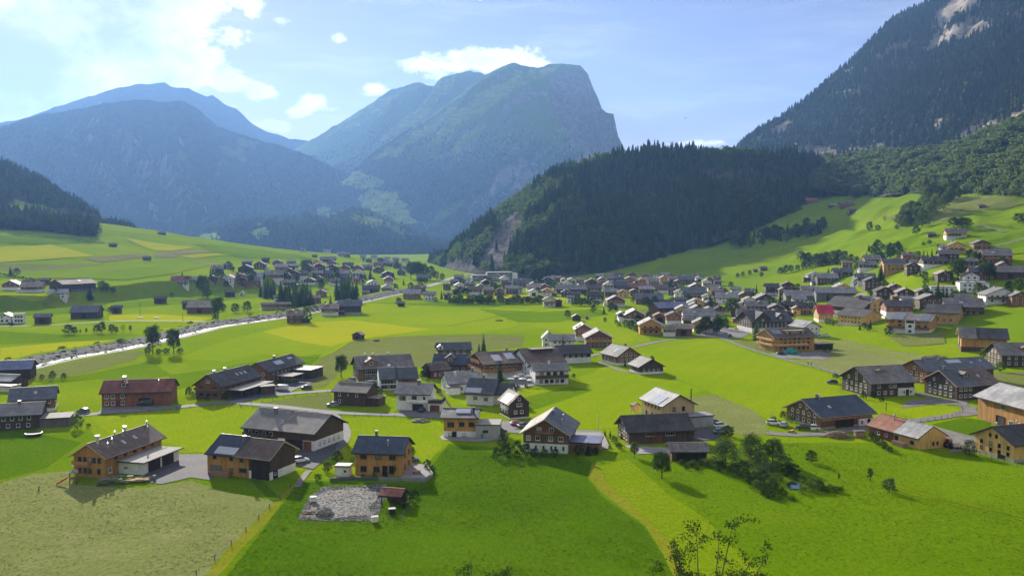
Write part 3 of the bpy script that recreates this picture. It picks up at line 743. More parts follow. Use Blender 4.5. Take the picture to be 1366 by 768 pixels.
# left hillside
p, px, py = sheet_points(lhill, 1/50., lambda x, y, z, px, py, nz: np.clip(1-1.1*np.exp(-((py-272-px*0.16)/8)**2)*sm(px, 15, 40)-0.7*np.exp(-((py-262)/7)**2)*sm(70-px, 0, 40), 0, 1), rg)
br = rg.random(len(p)) < 0.35
sc = np.where(br, rg.uniform(10, 15, len(p)), rg.uniform(14, 26, len(p)))
scatter('forest', p-[0, 0, 0.5], sc, FAR['spruce']+FAR['dark'], np.where(br, rg.integers(4, 7, len(p)), rg.integers(0, 4, len(p))), wide=rg.uniform(0.85, 1.2, len(p)))
print('left trees', len(p))
# the dark belt across the left meadows
BELT = [(-60, 312), (0, 306), (60, 309), (100, 314), (128, 317), (130, 309), (112, 304), (70, 299), (20, 296), (-60, 292)]
o_ = bpy.data.objects['meadow_ground']
p, px, py = sheet_points(o_, 1/38., lambda x, y, z, px, py, nz: in_poly(px, py, BELT)*1.0, rg)
br = rg.random(len(p)) < 0.6
scatter('forest', p-[0, 0, .5], np.where(br, rg.uniform(12, 19, len(p)), rg.uniform(16, 25, len(p))), FAR['spruce']+FAR['dark'], np.where(br, rg.integers(4, 7, len(p)), rg.integers(0, 4, len(p))), wide=rg.uniform(.95, 1.3, len(p)))
print('belt', len(p))
# far slopes
for o in [x for x in C.objects if x.name.startswith(('mountain', 'hill')) and x.get('kind') == 'structure']:
    last = o.name.startswith('hill')
    def fm(x, y, z, px, py, nz):
        lim = 480+420*fbm(x*0.0012, y*0.0012, 4, seed=2)
        op = sm(fbm(x*0.0018, y*0.0018, 5, seed=6), -0.10, 0.12)
        return sm(lim-z, -260, 260)*sm(nz, 0.30, 0.5)*(1-0.92*op*sm(z, -20, 60))
    p, px, py = sheet_points(o, 1/150. if not last else 1/90., fm, rg)
    k = (px > -80) & (px < 900) & (p[:, 2] > -10); p = p[k]
    if len(p) == 0: continue
    br = rg.random(len(p)) < 0.3
    sc = np.where(br, rg.uniform(8, 14, len(p)), rg.uniform(11, 21, len(p)))
    scatter('forest', p-[0, 0, 1], sc, FAR['spruce_mtn']+FAR['dark'], np.where(br, rg.integers(4, 7, len(p)), rg.integers(0, 4, len(p))), wide=rg.uniform(1.1, 1.8, len(p)))
    print(o.name, len(p))
# ------------------------------------------------------------------ fields, roads, yards: thin sheets on the valley floor
PATCH_N = [0]
def _sheet(name, pts, mat, lift, cell=None, kind='structure'):
    bm = bmesh.new()
    f = bm.faces.new([bm.verts.new((p[0], p[1], 0)) for p in pts])
    if f.normal.z < 0 or f.calc_area() == 0: f.normal_flip()
    bm.normal_update()
    zz = [hz(p[0], p[1]) for p in pts]
    bmesh.ops.triangulate(bm, faces=bm.faces[:])
    if max(zz) > 0.05:
        xs = [p[0] for p in pts]; ys = [p[1] for p in pts]
        ext = max(max(xs)-min(xs), max(ys)-min(ys))
        st = cell or max(7.0, ext/26)
        for ax, lo, hi in ((0, min(xs), max(xs)), (1, min(ys), max(ys))):
            k = lo+st
            while k < hi:
                no = (1, 0, 0) if ax == 0 else (0, 1, 0); co = (k, 0, 0) if ax == 0 else (0, k, 0)
                bmesh.ops.bisect_plane(bm, geom=bm.verts[:]+bm.edges[:]+bm.faces[:], plane_co=co, plane_no=no)
                k += st
        bmesh.ops.triangulate(bm, faces=bm.faces[:])
    v = np.array([w.co[:2] for w in bm.verts])
    z = H(v[:, 0], v[:, 1])
    sl = np.clip(z*0.12, 0, 0.45)
    for w, a, b in zip(bm.verts, z, sl): w.co.z = a+lift+b
    bmesh.ops.recalc_face_normals(bm, faces=bm.faces[:])
    for fc in bm.faces:
        if fc.normal.z < 0: fc.normal_flip()
    me = bpy.data.meshes.new(name); bm.to_mesh(me); bm.free()
    me.polygons.foreach_set('use_smooth', [True]*len(me.polygons))
    me.materials.append(mat)
    o = bpy.data.objects.new(name, me); C.objects.link(o)
    if kind: o['kind'] = kind
    return o
def wobble(P, step, amp, closed=True, seed=0):
    out = []
    n = len(P)
    for i in range(n if closed else n-1):
        a, b = P[i], P[(i+1) % n]
        L = (b-a).length; k = max(1, int(L/step))
        nr = Vector((-(b-a).y, (b-a).x))/max(L, 1e-6)
        for j in range(k):
            t = j/k; q = a+(b-a)*t
            w = amp*(mnoise.noise(Vector((q.x*0.09, q.y*0.09, seed)))+0.6*mnoise.noise(Vector((q.x*0.4, q.y*0.4, seed+3))))
            out.append(q+nr*w*(1 if closed or 0 < i+t < n-1 else 0))
    if not closed: out.append(P[-1])
    return out
def patch(name, px, mat, lift=0.03, amp=0.5, step=5.0):
    P = [at(*p).to_2d() for p in px]
    PATCH_N[0] += 1
    far = max(p.length for p in P)
    P = wobble(P, max(step, far/90), amp*max(0.6, far/500), seed=PATCH_N[0])
    return _sheet(name, P, M[mat], lift+0.0012*PATCH_N[0])
def spline(P, n=6):
    out = []
    for i in range(len(P)-1):
        a = P[max(i-1, 0)]; b = P[i]; c = P[i+1]; d = P[min(i+2, len(P)-1)]
        for j in range(n):
            t = j/n
            out.append(0.5*((2*b)+(c-a)*t+(2*a-5*b+4*c-d)*t*t+(3*b-a-3*c+d)*t**3))
    out.append(P[-1]); return out
def ribbon(name, px, width, mat, lift=0.06, kind='structure', rough=0.12):
    P = spline([at(*p).to_2d() for p in px])
    PATCH_N[0] += 1
    vs, fs = [], []
    for i, p in enumerate(P):
        d = (P[min(i+1, len(P)-1)]-P[max(i-1, 0)]).normalized(); nr = Vector((-d.y, d.x))
        for s in (-1, 1):
            q = p+nr*s*(width/2+rough*mnoise.noise(Vector((p.x*.3, p.y*.3, s*5))))
            h = hz(q.x, q.y); vs.append((q.x, q.y, h+lift+0.0012*PATCH_N[0]+min(h*0.12, 0.4)))
    for i in range(len(P)-1): fs.append((2*i, 2*i+2, 2*i+3, 2*i+1))
    me = mesh_obj(name, vs, fs, M[mat], smooth=True)
    if kind: me['kind'] = kind
    bm = bmesh.new(); bm.from_mesh(me.data)
    for f in bm.faces:
        if f.normal.z < 0: f.normal_flip()
    bm.to_mesh(me.data); bm.free()
    return me
# meadows
patch('meadow', [(-60, 560), (40, 575), (120, 575), (150, 600), (270, 605), (400, 640), (545, 640), (600, 592), (780, 605), (1000, 590), (1170, 590), (1300, 605), (1480, 640), (1560, 830), (-320, 830), (-260, 650)], 'lushmid')
patch('meadow', [(285, 790), (330, 735), (398, 642), (560, 645), (598, 592), (665, 604), (700, 606), (770, 607), (792, 617), (784, 638), (801, 660), (830, 682), (860, 702), (885, 740), (912, 790)], 'lush')
patch('meadow', [(0, 540), (60, 580), (110, 590), (60, 625), (0, 640), (-60, 640), (-60, 560)], 'lush')
patch('mown_field', [(-260, 655), (0, 644), (45, 632), (92, 628), (102, 647), (190, 651), (255, 641), (300, 656), (355, 666), (374, 660), (345, 690), (300, 735), (258, 790), (-320, 840)], 'mown')
patch('mown_strip', [(374, 660), (398, 641), (362, 690), (320, 735), (272, 790), (256, 790), (300, 735), (345, 690)], 'track', amp=0.3)
patch('mown_strip', [(790, 617), (800, 622), (812, 645), (835, 668), (890, 716), (935, 790), (908, 790), (885, 738), (860, 700), (801, 655), (783, 636)], 'track', amp=0.3)
patch('meadow', [(800, 622), (836, 612), (872, 640), (889, 658), (944, 693), (1040, 790), (935, 790), (890, 716), (835, 668), (812, 645)], 'strip')
patch('meadow', [(118, 556), (200, 549), (262, 544), (330, 544), (432, 556), (456, 580), (462, 604), (400, 606), (270, 604), (215, 590), (150, 582)], 'bright')
patch('meadow', [(447, 557), (520, 557), (600, 562), (606, 590), (592, 594), (566, 620), (548, 640), (543, 610), (470, 606), (462, 582)], 'bright')
patch('meadow', [(640, 536), (705, 520), (790, 497), (830, 505), (886, 502), (940, 520), (905, 532), (860, 545), (845, 570), (800, 572), (720, 570), (706, 556), (706, 535)], 'bright')
patch('meadow', [(790, 497), (845, 470), (950, 452), (975, 458), (1010, 473), (1060, 486), (1120, 503), (1122, 530), (1060, 548), (1035, 570), (1020, 556), (954, 526), (900, 503), (830, 506)], 'bright')
patch('mown_field', [(905, 531), (954, 526), (1000, 545), (1019, 557), (1027, 580), (985, 580), (962, 570), (940, 556), (925, 548)], 'mown')
patch('mown_field', [(400, 502), (430, 478), (470, 456), (520, 450), (640, 446), (700, 447), (697, 462), (640, 468), (620, 472), (575, 498), (545, 482), (480, 476), (458, 492), (434, 516), (404, 520)], 'mownfar')
patch('mown_field', [(318, 541), (380, 532), (442, 524), (442, 546), (425, 549), (370, 543)], 'mownfar')
patch('mown_field', [(48, 494), (100, 483), (171, 468), (196, 468), (180, 480), (110, 499), (46, 507)], 'mownfar')
patch('meadow', [(232, 478), (300, 455), (400, 428), (490, 404), (560, 408), (650, 412), (700, 432), (640, 445), (520, 449), (470, 455), (428, 477), (360, 471), (300, 482)], 'bright')
patch('meadow', [(350, 442), (410, 430), (470, 427), (575, 439), (500, 449), (470, 454), (440, 462), (400, 456)], 'yellow', amp=0.3)
patch('meadow', [(600, 408), (700, 412), (812, 408), (835, 420), (850, 446), (842, 462), (790, 452), (700, 432), (650, 411)], 'bright')
patch('meadow', [(600, 396), (700, 392), (755, 398), (752, 405), (700, 402), (610, 405)], 'yellow')
patch('meadow', [(0, 464), (90, 456), (180, 452), (185, 458), (90, 470), (0, 482)], 'yellow', amp=0.3)
patch('meadow', [(146, 420), (210, 419), (284, 424), (262, 430), (146, 428)], 'yellow', amp=0.3)
patch('meadow', [(200, 440), (300, 430), (282, 440), (215, 452)], 'yellow', amp=0.3)
patch('meadow', [(-40, 330), (66, 326), (126, 342), (55, 347), (-40, 352)], 'yellow')
patch('meadow', [(-40, 366), (60, 372), (170, 374), (230, 366), (300, 352), (310, 350), (250, 346), (180, 352), (90, 356), (-40, 356)], 'slope')
patch('meadow', [(-40, 392), (64, 393), (64, 400), (-40, 404)], 'yellow', amp=0.3)
patch('mown_field', [(109, 345), (150, 341.5), (196, 339), (198, 343), (137, 350)], 'tilled', amp=0.2)
patch('mown_field', [(206, 338), (265, 333.5), (293, 336), (240, 340.5), (236, 344), (205, 343.5)], 'tilled', amp=0.2)
patch('mown_field', [(250, 345), (282, 349), (300, 353), (285, 354), (258, 349)], 'tilled', amp=0.2)
patch('meadow', [(237, 341), (302, 337.5), (310, 340.5), (256, 345)], 'yellow', amp=0.2)
patch('meadow', [(164, 317.5), (260, 330), (225, 335), (205, 334)], 'yellow', amp=0.2)
patch('mown_field', [(320, 362), (352, 378), (345, 383), (280, 380), (290, 374)], 'tilled', amp=0.2)
patch('mown_field', [(1062, 478), (1088, 452), (1127, 453), (1180, 466), (1225, 472), (1237, 480), (1200, 488), (1120, 499)], 'mown')
patch('mown_field', [(1185, 448), (1258, 443), (1262, 458), (1205, 462)], 'mownfar')
patch('mown_field', [(975, 456), (1012, 452), (1020, 463), (1030, 472), (1000, 464)], 'mownfar')
patch('mown_field', [(1310, 498), (1400, 492), (1420, 520), (1340, 514)], 'mownfar')
patch('meadow', [(1172, 547), (1225, 540), (1262, 540), (1283, 548), (1262, 556), (1230, 560)], 'bright')
patch('meadow', [(1242, 566), (1285, 557), (1322, 562), (1318, 578), (1298, 583)], 'lush')
patch('mown_field', [(845, 414), (880, 410), (882, 424), (860, 424)], 'mownfar')
for q_, mt_ in [([(0, 500), (60, 512), (130, 506), (200, 505), (230, 500), (200, 482), (110, 500), (40, 508)], 'lushmid'), ([(225, 500), (300, 490), (330, 484), (430, 472), (400, 500), (300, 505), (232, 520)], 'lushmid'), ([(-40, 440), (80, 446), (200, 446), (290, 436), (330, 428), (270, 441), (180, 451), (90, 455), (-40, 462)], 'lushmid'),
    ([(150, 405), (240, 398), (340, 390), (350, 396), (250, 405), (160, 412)], 'lushmid'), ([(-40, 412), (60, 410), (140, 406), (150, 414), (60, 420), (-40, 424)], 'lushmid'), ([(640, 412), (720, 416), (800, 412), (812, 420), (740, 430), (690, 430)], 'lushmid'), ([(500, 404), (560, 404), (640, 400), (700, 404), (650, 410), (560, 407)], 'lushmid'),
    ([(860, 445), (900, 440), (938, 445), (905, 452), (870, 455)], 'lushmid'), ([(700, 530), (760, 515), (790, 520), (750, 535), (705, 548)], 'lushmid'), ([(1130, 350), (1190, 320), (1240, 318), (1260, 330), (1200, 338), (1150, 352)], 'lushmid'), ([(1290, 330), (1340, 318), (1400, 316), (1400, 330), (1330, 338)], 'lushmid'), ([(1180, 290), (1240, 280), (1300, 285), (1260, 296), (1200, 302)], 'mownfar'), ([(1230, 268), (1290, 262), (1366, 272), (1340, 280), (1260, 282)], 'mownfar'),
    ([(-40, 312), (40, 316), (130, 318), (140, 324), (60, 326), (-40, 324)], 'lushmid'), ([(260, 326), (330, 332), (400, 340), (420, 346), (330, 345), (280, 336)], 'lushmid'), ([(0, 352), (80, 354), (140, 352), (90, 360), (0, 362)], 'mownfar')]:
    patch('meadow', q_, mt_, amp=1.5)
for q_, w_, mt_ in [([(596, 435), (640, 427), (690, 418), (745, 409)], 1.3, 'lush'), ([(360, 471), (430, 474), (470, 455), (520, 449.5), (600, 446)], 1.0, 'yellow'), ([(0, 317), (40, 318.5), (110, 316.5)], 2.2, 'lush'), ([(200, 404), (260, 402), (330, 395)], 1.2, 'track'), ([(60, 409), (75, 402), (100, 398)], 2.0, 'track'),
    ([(150, 395), (163, 398), (166, 392)], 2.5, 'track'), ([(1000, 412), (1060, 420), (1100, 436)], 1.2, 'track'), ([(1060, 445), (1120, 458), (1170, 470), (1230, 483)], 2.2, 'bright'), ([(1366, 690), (1200, 650), (1090, 600), (1040, 590)], .5, 'strip'), ([(1366, 694), (1198, 653), (1087, 602), (1036, 592)], .5, 'strip'), ([(340, 640), (370, 668)], 2.0, 'lush')]:
    ribbon('mown_edge', q_, w_, mt_, 0.05, rough=0.35)
# roads, paths, yards
ribbon('road', [(92, 555), (130, 552), (200, 547), (262, 540.5), (312, 536), (360, 527.5), (442, 521)], 4.2, 'asphalt')
ribbon('road', [(312, 537), (370, 542), (432, 549), (470, 551.5), (520, 553), (600, 557), (640, 562), (672, 573), (700, 576), (770, 576), (800, 577)], 4.0, 'asphalt')
ribbon('road', [(438, 550), (452, 563), (459, 578), (453, 592), (438, 604), (418, 618)], 3.8, 'asphalt')
ribbon('footpath', [(955, 447), (972, 455), (1000, 465), (1050, 480), (1090, 490), (1126, 501)], 2.6, 'gravel')
ribbon('footpath', [(782, 476), (812, 470), (846, 463), (882, 455), (912, 451), (950, 447.5)], 3.2, 'gravel')
ribbon('footpath', [(798, 483), (812, 489), (835, 496), (852, 497)], 2.2, 'gravel')
ribbon('road', [(1024, 577), (1060, 580), (1110, 577), (1150, 571), (1172, 566), (1230, 560), (1276, 553), (1292, 547), (1287, 541), (1258, 534.5), (1222, 524)], 4.2, 'gravel')
ribbon('road', [(1276, 554), (1300, 551), (1330, 549), (1400, 545)], 4.5, 'gravel')
patch('yard', [(1240, 567), (1258, 572), (1300, 583), (1300, 600), (1268, 604), (1262, 592)], 'gravel', 0.05, 0.55, 2.0)
ribbon('footpath', [(38, 494), (100, 479), (193, 462), (273, 443), (302, 436), (376, 425), (415, 418), (488, 403), (527, 394), (560, 388)], 3.2, 'palegravel')
ribbon('road', [(-40, 436), (60, 434), (146, 429), (240, 428), (300, 430)], 3.5, 'gravel')
ribbon('road', [(1141, 368), (1138, 378), (1136, 386), (1146, 393), (1160, 401)], 4, 'gravel')
ribbon('footpath', [(1372, 317), (1345, 325), (1325, 332), (1305, 334)], 4.2, 'gravel')
ribbon('footpath', [(1340, 310), (1315, 303), (1302, 301)], 3.2, 'gravel')
ribbon('road', [(560, 385), (590, 376), (612, 368), (640, 364)], 8, 'asphalt')
patch('village_square', [(930, 447), (958, 436), (990, 438), (1000, 446), (985, 452), (962, 450), (940, 450)], 'asphalt', 0.05, 0.5, 2.0)
patch('yard', [(183, 641), (200, 628), (222, 611), (234, 606), (276, 606), (290, 632), (281, 641), (255, 637), (215, 646)], 'yard', 0.05, 0.55, 2.0)
patch('yard', [(386, 612), (398, 600), (430, 594), (452, 590), (446, 604), (418, 626), (398, 622)], 'yard', 0.05, 0.55, 2.0)
patch('gravel_lot', [(404, 688), (418, 676), (424, 664), (436, 656), (470, 651), (506, 652), (504, 668), (494, 676), (497, 689), (470, 688), (450, 692)], 'gravel', 0.05, 1.8, 1.2)
patch('soil_patch', [(403, 689), (420, 676), (436, 684), (430, 692)], 'soil', 0.07, .6, 1.0)
ribbon('footpath', [(412, 628), (402, 640), (397, 650)], 1.5, 'gravel')
patch('yard', [(758, 577), (802, 577), (814, 598), (797, 601), (760, 592)], 'concrete', 0.05, 0.15)
patch('yard', [(903, 573), (945, 570), (964, 580), (952, 587), (925, 588), (905, 583)], 'yard', 0.05, 0.15)
patch('yard', [(832, 594), (895, 598), (895, 604), (850, 606)], 'concrete', 0.05, 0.15)
patch('yard', [(586, 583), (592, 580), (640, 583), (675, 579), (676, 585), (640, 590), (590, 587)], 'concrete', 0.05, 0.15)
patch('yard', [(297, 535), (340, 524), (380, 511), (420, 501), (424, 507), (385, 524), (345, 531)], 'yard', 0.05, 0.55, 2.0)
patch('yard', [(130, 552), (137, 543), (228, 541), (224, 546), (165, 551)], 'gravel', 0.05, 0.55, 2.0)
patch('yard', [(530, 549), (545, 543), (585, 548), (583, 554), (540, 553)], 'asphalt', 0.05, 0.5, 2.0)
patch('yard', [(1026, 472), (1090, 469), (1112, 472), (1100, 480), (1040, 478)], 'gravel', 0.05, 0.55, 2.0)
patch('terrace', [(538, 633), (546, 618), (567, 620), (577, 636), (566, 643), (534, 642)], 'concrete', 0.05, 0.1)
patch('terrace', [(676, 512), (690, 502), (712, 503), (714, 514), (690, 519)], 'concrete', 0.05, 0.1)
patch('yard', [(1200, 545), (1215, 533), (1290, 533), (1290, 540), (1240, 540)], 'gravel', 0.05, 0.55, 2.0)
patch('yard', [(640, 562), (700, 562), (702, 570), (680, 574)], 'asphalt', 0.05, 0.5, 2.0)

# ---- river: gravelly water, then a bank of stone blocks with a grassed back
RP = spline([at(*p).to_2d() for p in [(-60, 512), (38, 494), (100, 479), (193, 462), (273, 443), (302, 436), (376, 425), (415, 418), (488, 403), (527, 394), (570, 386)]], 10)
def strip(name, offs, mat, kind='structure', jit=0.4):
    vs, fs = [], []
    k = len(offs)
    for i, p in enumerate(RP):
        d = (RP[min(i+1, len(RP)-1)]-RP[max(i-1, 0)]).normalized(); nr = Vector((-d.y, d.x))
        for o_, z in offs:
            w = jit*mnoise.noise(Vector((p.x*.12, p.y*.12, o_)))
            q = p+nr*(o_+w); vs.append((q.x, q.y, z+(0.5*w if z > 0.5 else 0)))
    for i in range(len(RP)-1):
        for j in range(k-1): fs.append((i*k+j, (i+1)*k+j, (i+1)*k+j+1, i*k+j+1))
    o = mesh_obj(name, vs, fs, mat, smooth=True); o['kind'] = kind
    return o
m, n = new_mat('river_water'); p = geo_pos(n)
f1 = n.noise(p, 0.25, 6, 0.7, 1.0).outputs['Fac']
c = n.mix(n.mapr(f1, 0.54, 0.68), (0.05, 0.065, 0.065), (0.25, 0.26, 0.26))
finish(n, c, n.mapr(f1, 0.4, 0.6, 0.4, 0.8), f1, 0.6, 0.3, spec=0.05); M['river'] = m
strip('river', [(2.6, 0.12), (4.0, 0.14), (6.0, 0.16)], M['river'])
strip('river_bank', [(5.7, 0.13), (7.0, 0.6), (10.0, 1.4), (14.0, 2.3)], M['riprap'], jit=0.9)
strip('grass_bank', [(14.0, 2.31), (16.5, 2.5), (20, 2.0), (28, -0.2)], M['meadow'], jit=0.5)
def rock_mesh(seed):
    r = random.Random(seed); bm = bmesh.new(); bmesh.ops.create_icosphere(bm, subdivisions=1, radius=1)
    for v in bm.verts: v.co *= r.uniform(0.7, 1.15)
    for v in bm.verts: v.co.z *= 0.7
    me = bpy.data.meshes.new('stone'); bm.to_mesh(me); bm.free(); me.materials.append(M['stone']); return me
m, n = new_mat('stone'); p = geo_pos(n); r = n.node('ShaderNodeObjectInfo').outputs['Random']
f = n.noise(p, 1.5, 5, 0.7).outputs['Fac']
finish(n, n.mix(1.0, n.ramp(r, [(0, (0.08, 0.075, 0.07)), (0.6, (0.13, 0.127, 0.12)), (1, (0.26, 0.25, 0.235))]), n.ramp(f, [(0.2, 0.6), (0.8, 1.3)]), 'MULTIPLY'), 0.9, f, 0.6, 0.1); M['stone'] = m
STONES = [bpy.data.objects.new('stone', rock_mesh(i)) for i in range(4)]
rg = np.random.default_rng(5)
pts, scs = [], []
for i in range(len(RP)-1):
    a, b = RP[i], RP[i+1]; d = (b-a); L = d.length; d.normalize(); nr = Vector((-d.y, d.x))
    for _ in range(int(L*1.1)):
        o_ = rg.uniform(5.8, 14.0); q = a+d*rg.uniform(0, L)+nr*o_
        pts.append((q.x, q.y, max(0.1, (o_-5.6)*0.26))); scs.append(rg.uniform(0.5, 1.15))
    for _ in range(int(L*0.35)):
        o_ = rg.uniform(2.2, 6.2); q = a+d*rg.uniform(0, L)+nr*o_
        pts.append((q.x, q.y, 0.15)); scs.append(rg.uniform(0.3, 0.8))
scatter('bank_stones', np.array(pts), np.array(scs), STONES, rg.integers(0, 4, len(pts)), wide=rg.uniform(0.9, 1.5, len(pts)))

# coarse grass tufts of the near meadows and clods of the hay field
def tuft(seed, nb=9, wd=.05):
    r = random.Random(seed); vs, fs = [], []
    for _ in range(nb):
        a = r.uniform(0, 6.28); p = Vector((r.gauss(0, .28), r.gauss(0, .28), 0)); d = Vector((math.cos(a), math.sin(a), 0)); s = Vector((-d.y, d.x, 0))*wd*r.uniform(.7, 1.6)
        h_ = r.uniform(.5, 1.0); i = len(vs)
        vs += [p-s, p+s, p+d*.18+s*.7+Vector((0, 0, h_*.6)), p+d*.18-s*.7+Vector((0, 0, h_*.6)), p+d*.45*r.uniform(.5, 1.2)+Vector((0, 0, h_))]
        fs += [(i, i+1, i+2, i+3), (i+3, i+2, i+4)]
    return vs, fs
def tuft_mat(name, cols): return leaf_mat(name, cols, 0.4, 0.2)
M['tuft'] = tuft_mat('grass_blades', [(0.075, 0.155, 0.003), (0.115, 0.205, 0.004), (0.17, 0.24, 0.006)]); M['hay'] = tuft_mat('hay_stalks', [(0.17, 0.18, 0.06), (0.30, 0.29, 0.12), (0.13, 0.16, 0.03)])
TUFT = [proto('grass_tuft', tuft(i), M['tuft']) for i in range(4)]; HAY = [proto('hay_tuft', tuft(i+9, 9, .07), M['hay']) for i in range(3)]
def in_poly(x, y, P):
    c = np.zeros(len(x), bool); n_ = len(P)
    for i in range(n_):
        (x0, y0), (x1, y1) = P[i][:2], P[(i+1) % n_][:2]
        c ^= ((y0 > y) != (y1 > y)) & (x < (x1-x0)*(y-y0)/((y1-y0) or 1e-9)+x0)
    return c
def tufts(name, poly, per_m2, protos, smin, smax, seed, holes=()):
    P = [at(*q)[:2] for q in poly]; r = np.random.default_rng(seed)
    lo, hi = np.min(P, 0), np.max(P, 0); n_ = int((hi-lo).prod()*per_m2)
    x, y = r.uniform(lo[0], hi[0], n_), r.uniform(lo[1], hi[1], n_)
    k = in_poly(x, y, P) & (r.random(n_) < np.clip(0.25+1.3*fbm(x*.06, y*.06, 3, seed=seed)+.4, .08, 1)) & (np.abs(x) < y*.62+4)
    for h_ in holes: k &= ~in_poly(x, y, [at(*q)[:2] for q in h_])
    x, y = x[k], y[k]
    scatter(name, np.stack([x, y, H(x, y)], 1), r.uniform(smin, smax, len(x)), protos, r.integers(0, len(protos), len(x)), wide=r.uniform(1.2, 2.6, len(x)))
    print(name, len(x))
LOT = [(398, 694), (412, 664), (430, 650), (515, 646), (512, 668), (502, 696)]
tufts('grass', [(290, 785), (398, 645), (560, 648), (598, 596), (665, 606), (770, 610), (790, 622), (801, 664), (858, 704), (908, 785)], 3.2, TUFT, .12, .32, 3, [LOT])
tufts('grass', [(845, 620), (900, 650), (944, 697), (1040, 785), (1500, 785), (1400, 640), (1300, 612), (1200, 604), (1060, 590), (940, 625)], 2.4, TUFT, .10, .26, 4)
tufts('hay_clods', [(-200, 660), (45, 636), (92, 632), (190, 655), (300, 660), (372, 664), (300, 733), (258, 785), (-300, 800)], 1.6, HAY, .10, .26, 5)
tufts('weeds', LOT, 2.6, TUFT, .10, .30, 6)
r = np.random.default_rng(21); P = [at(*q)[:2] for q in LOT]; lo, hi = np.min(P, 0), np.max(P, 0); n_ = 5200
x, y = r.uniform(lo[0], hi[0], n_), r.uniform(lo[1], hi[1], n_); k = in_poly(x, y, P); x, y = x[k], y[k]
scatter('rubble', np.stack([x, y, 0*x+.06], 1), r.uniform(.05, .30, len(x)), STONES, r.integers(0, 4, len(x)), wide=r.uniform(.9, 1.6, len(x)))
# ------------------------------------------------------------------ building materials
def wood_mat(name, c1, c2, board=0.22, vert=True, rough=0.75, weather=0.35):
    m, n = new_mat(name)
    tco = n.node('ShaderNodeTexCoord').outputs['Object']
    sp = n.node('ShaderNodeSeparateXYZ'); n.put(sp.inputs[0], tco)
    along = n.math('ADD', sp.outputs[0], sp.outputs[1]) if vert else sp.outputs[2]
    b = n.math('DIVIDE', along, board)
    fl = n.math('FLOOR', b); fr = n.math('FRACT', b)
    wn = n.node('ShaderNodeTexWhiteNoise', noise_dimensions='1D'); n.put(wn.inputs['W'], fl)
    st = n.noise(n.vmath('MULTIPLY', tco, (3, 3, 0.5) if vert else (0.5, 0.5, 3)).outputs[0], 1.2, 5, 0.7).outputs['Fac']
    big = n.noise(tco, 0.35, 4, 0.6).outputs['Fac']
    rnd_ = n.node('ShaderNodeObjectInfo').outputs['Random']
    c = n.mix(n.math('ADD', n.math('MULTIPLY', wn.outputs[0], 0.5), n.math('MULTIPLY', st, 0.5)), c1, c2)
    g = tuple(0.55*x+0.45*y for x, y in zip(c1, (0.10, 0.09, 0.08)))
    c = n.mix(n.math('MULTIPLY', n.mapr(big, 0.45, 0.7), weather), c, g)
    wst = n.noise(n.vmath('MULTIPLY', tco, (1.3, 1.3, 0.16)).outputs[0], 1.0, 5, 0.7).outputs['Fac']
    c = n.mix(1.0, c, n.ramp(wst, [(0.28, 0.55), (0.5, 1.0), (0.74, 1.25)]), 'MULTIPLY')
    c = n.mix(1.0, c, n.mapr(rnd_, 0, 1, 0.78, 1.22, smooth=False), 'MULTIPLY')
    gap = n.mapr(n.math('ABSOLUTE', n.math('SUBTRACT', fr, 0.5)), 0.40, 0.5, 1.0, 0.5)
    c = n.mix(0.6, c, n.mix(1.0, c, gap, 'MULTIPLY'))
    finish(n, c, rough, gap, 0.5, 0.03, spec=0.2)
    return m
def roof_mat(name, c, c2=None, kind='tile', rough=0.72, metal=0.0, pitch=0.45, spec=0.12):
    m, n = new_mat(name)
    tco = n.node('ShaderNodeTexCoord').outputs['Object']
    sp = n.node('ShaderNodeSeparateXYZ'); n.put(sp.inputs[0], tco)
    c2 = c2 or tuple(min(1, x*1.5) for x in c)
    f = n.noise(tco, 0.7, 6, 0.7).outputs['Fac']
    big = n.noise(tco, 0.15, 3, 0.6).outputs['Fac']
    col = n.mix(n.mapr(f, 0.35, 0.7), c, c2)
    col = n.mix(1.0, col, n.ramp(big, [(0.3, 0.72), (0.7, 1.3)]), 'MULTIPLY')
    stk = n.noise(n.vmath('MULTIPLY', tco, (2.2, 0.22, 0.3)).outputs[0], 1.0, 5, 0.7).outputs['Fac']
    col = n.mix(1.0, col, n.ramp(stk, [(0.3, 0.72), (0.5, 1.0), (0.72, 1.25)]), 'MULTIPLY')
    col = n.mix(n.math('MULTIPLY', n.mapr(n.noise(tco, 0.55, 6, 0.75).outputs['Fac'], 0.58, 0.72), 0.35), col, (0.10, 0.10, 0.055))
    r_ = n.node('ShaderNodeObjectInfo').outputs['Random']
    col = n.mix(1.0, col, n.mapr(r_, 0, 1, 0.82, 1.18, smooth=False), 'MULTIPLY')
    a = sp.outputs[0] if kind == 'seam' else sp.outputs[2]
    p_ = pitch if kind == 'seam' else pitch*0.4
    fr = n.math('FRACT', n.math('DIVIDE', a, p_))
    h = n.mapr(n.math('ABSOLUTE', n.math('SUBTRACT', fr, 0.5)), 0.36, 0.5, 0.0, 1.0)
    if kind == 'tile':
        fr2 = n.math('FRACT', n.math('DIVIDE', sp.outputs[0], 0.3))
        h = n.math('ADD', h, n.math('MULTIPLY', n.math('ABSOLUTE', n.math('SUBTRACT', fr2, 0.5)), 0.6))
    col = n.mix(0.35, col, n.mix(1.0, col, n.mapr(h, 0, 1, 1.0, 0.6), 'MULTIPLY'))
    finish(n, col, n.mapr(f, 0.3, 0.7, rough-0.08, rough+0.12), n.math('ADD', h, n.math('MULTIPLY', f, 0.3)), 0.5, 0.05, spec=spec, metal=metal)
    return m
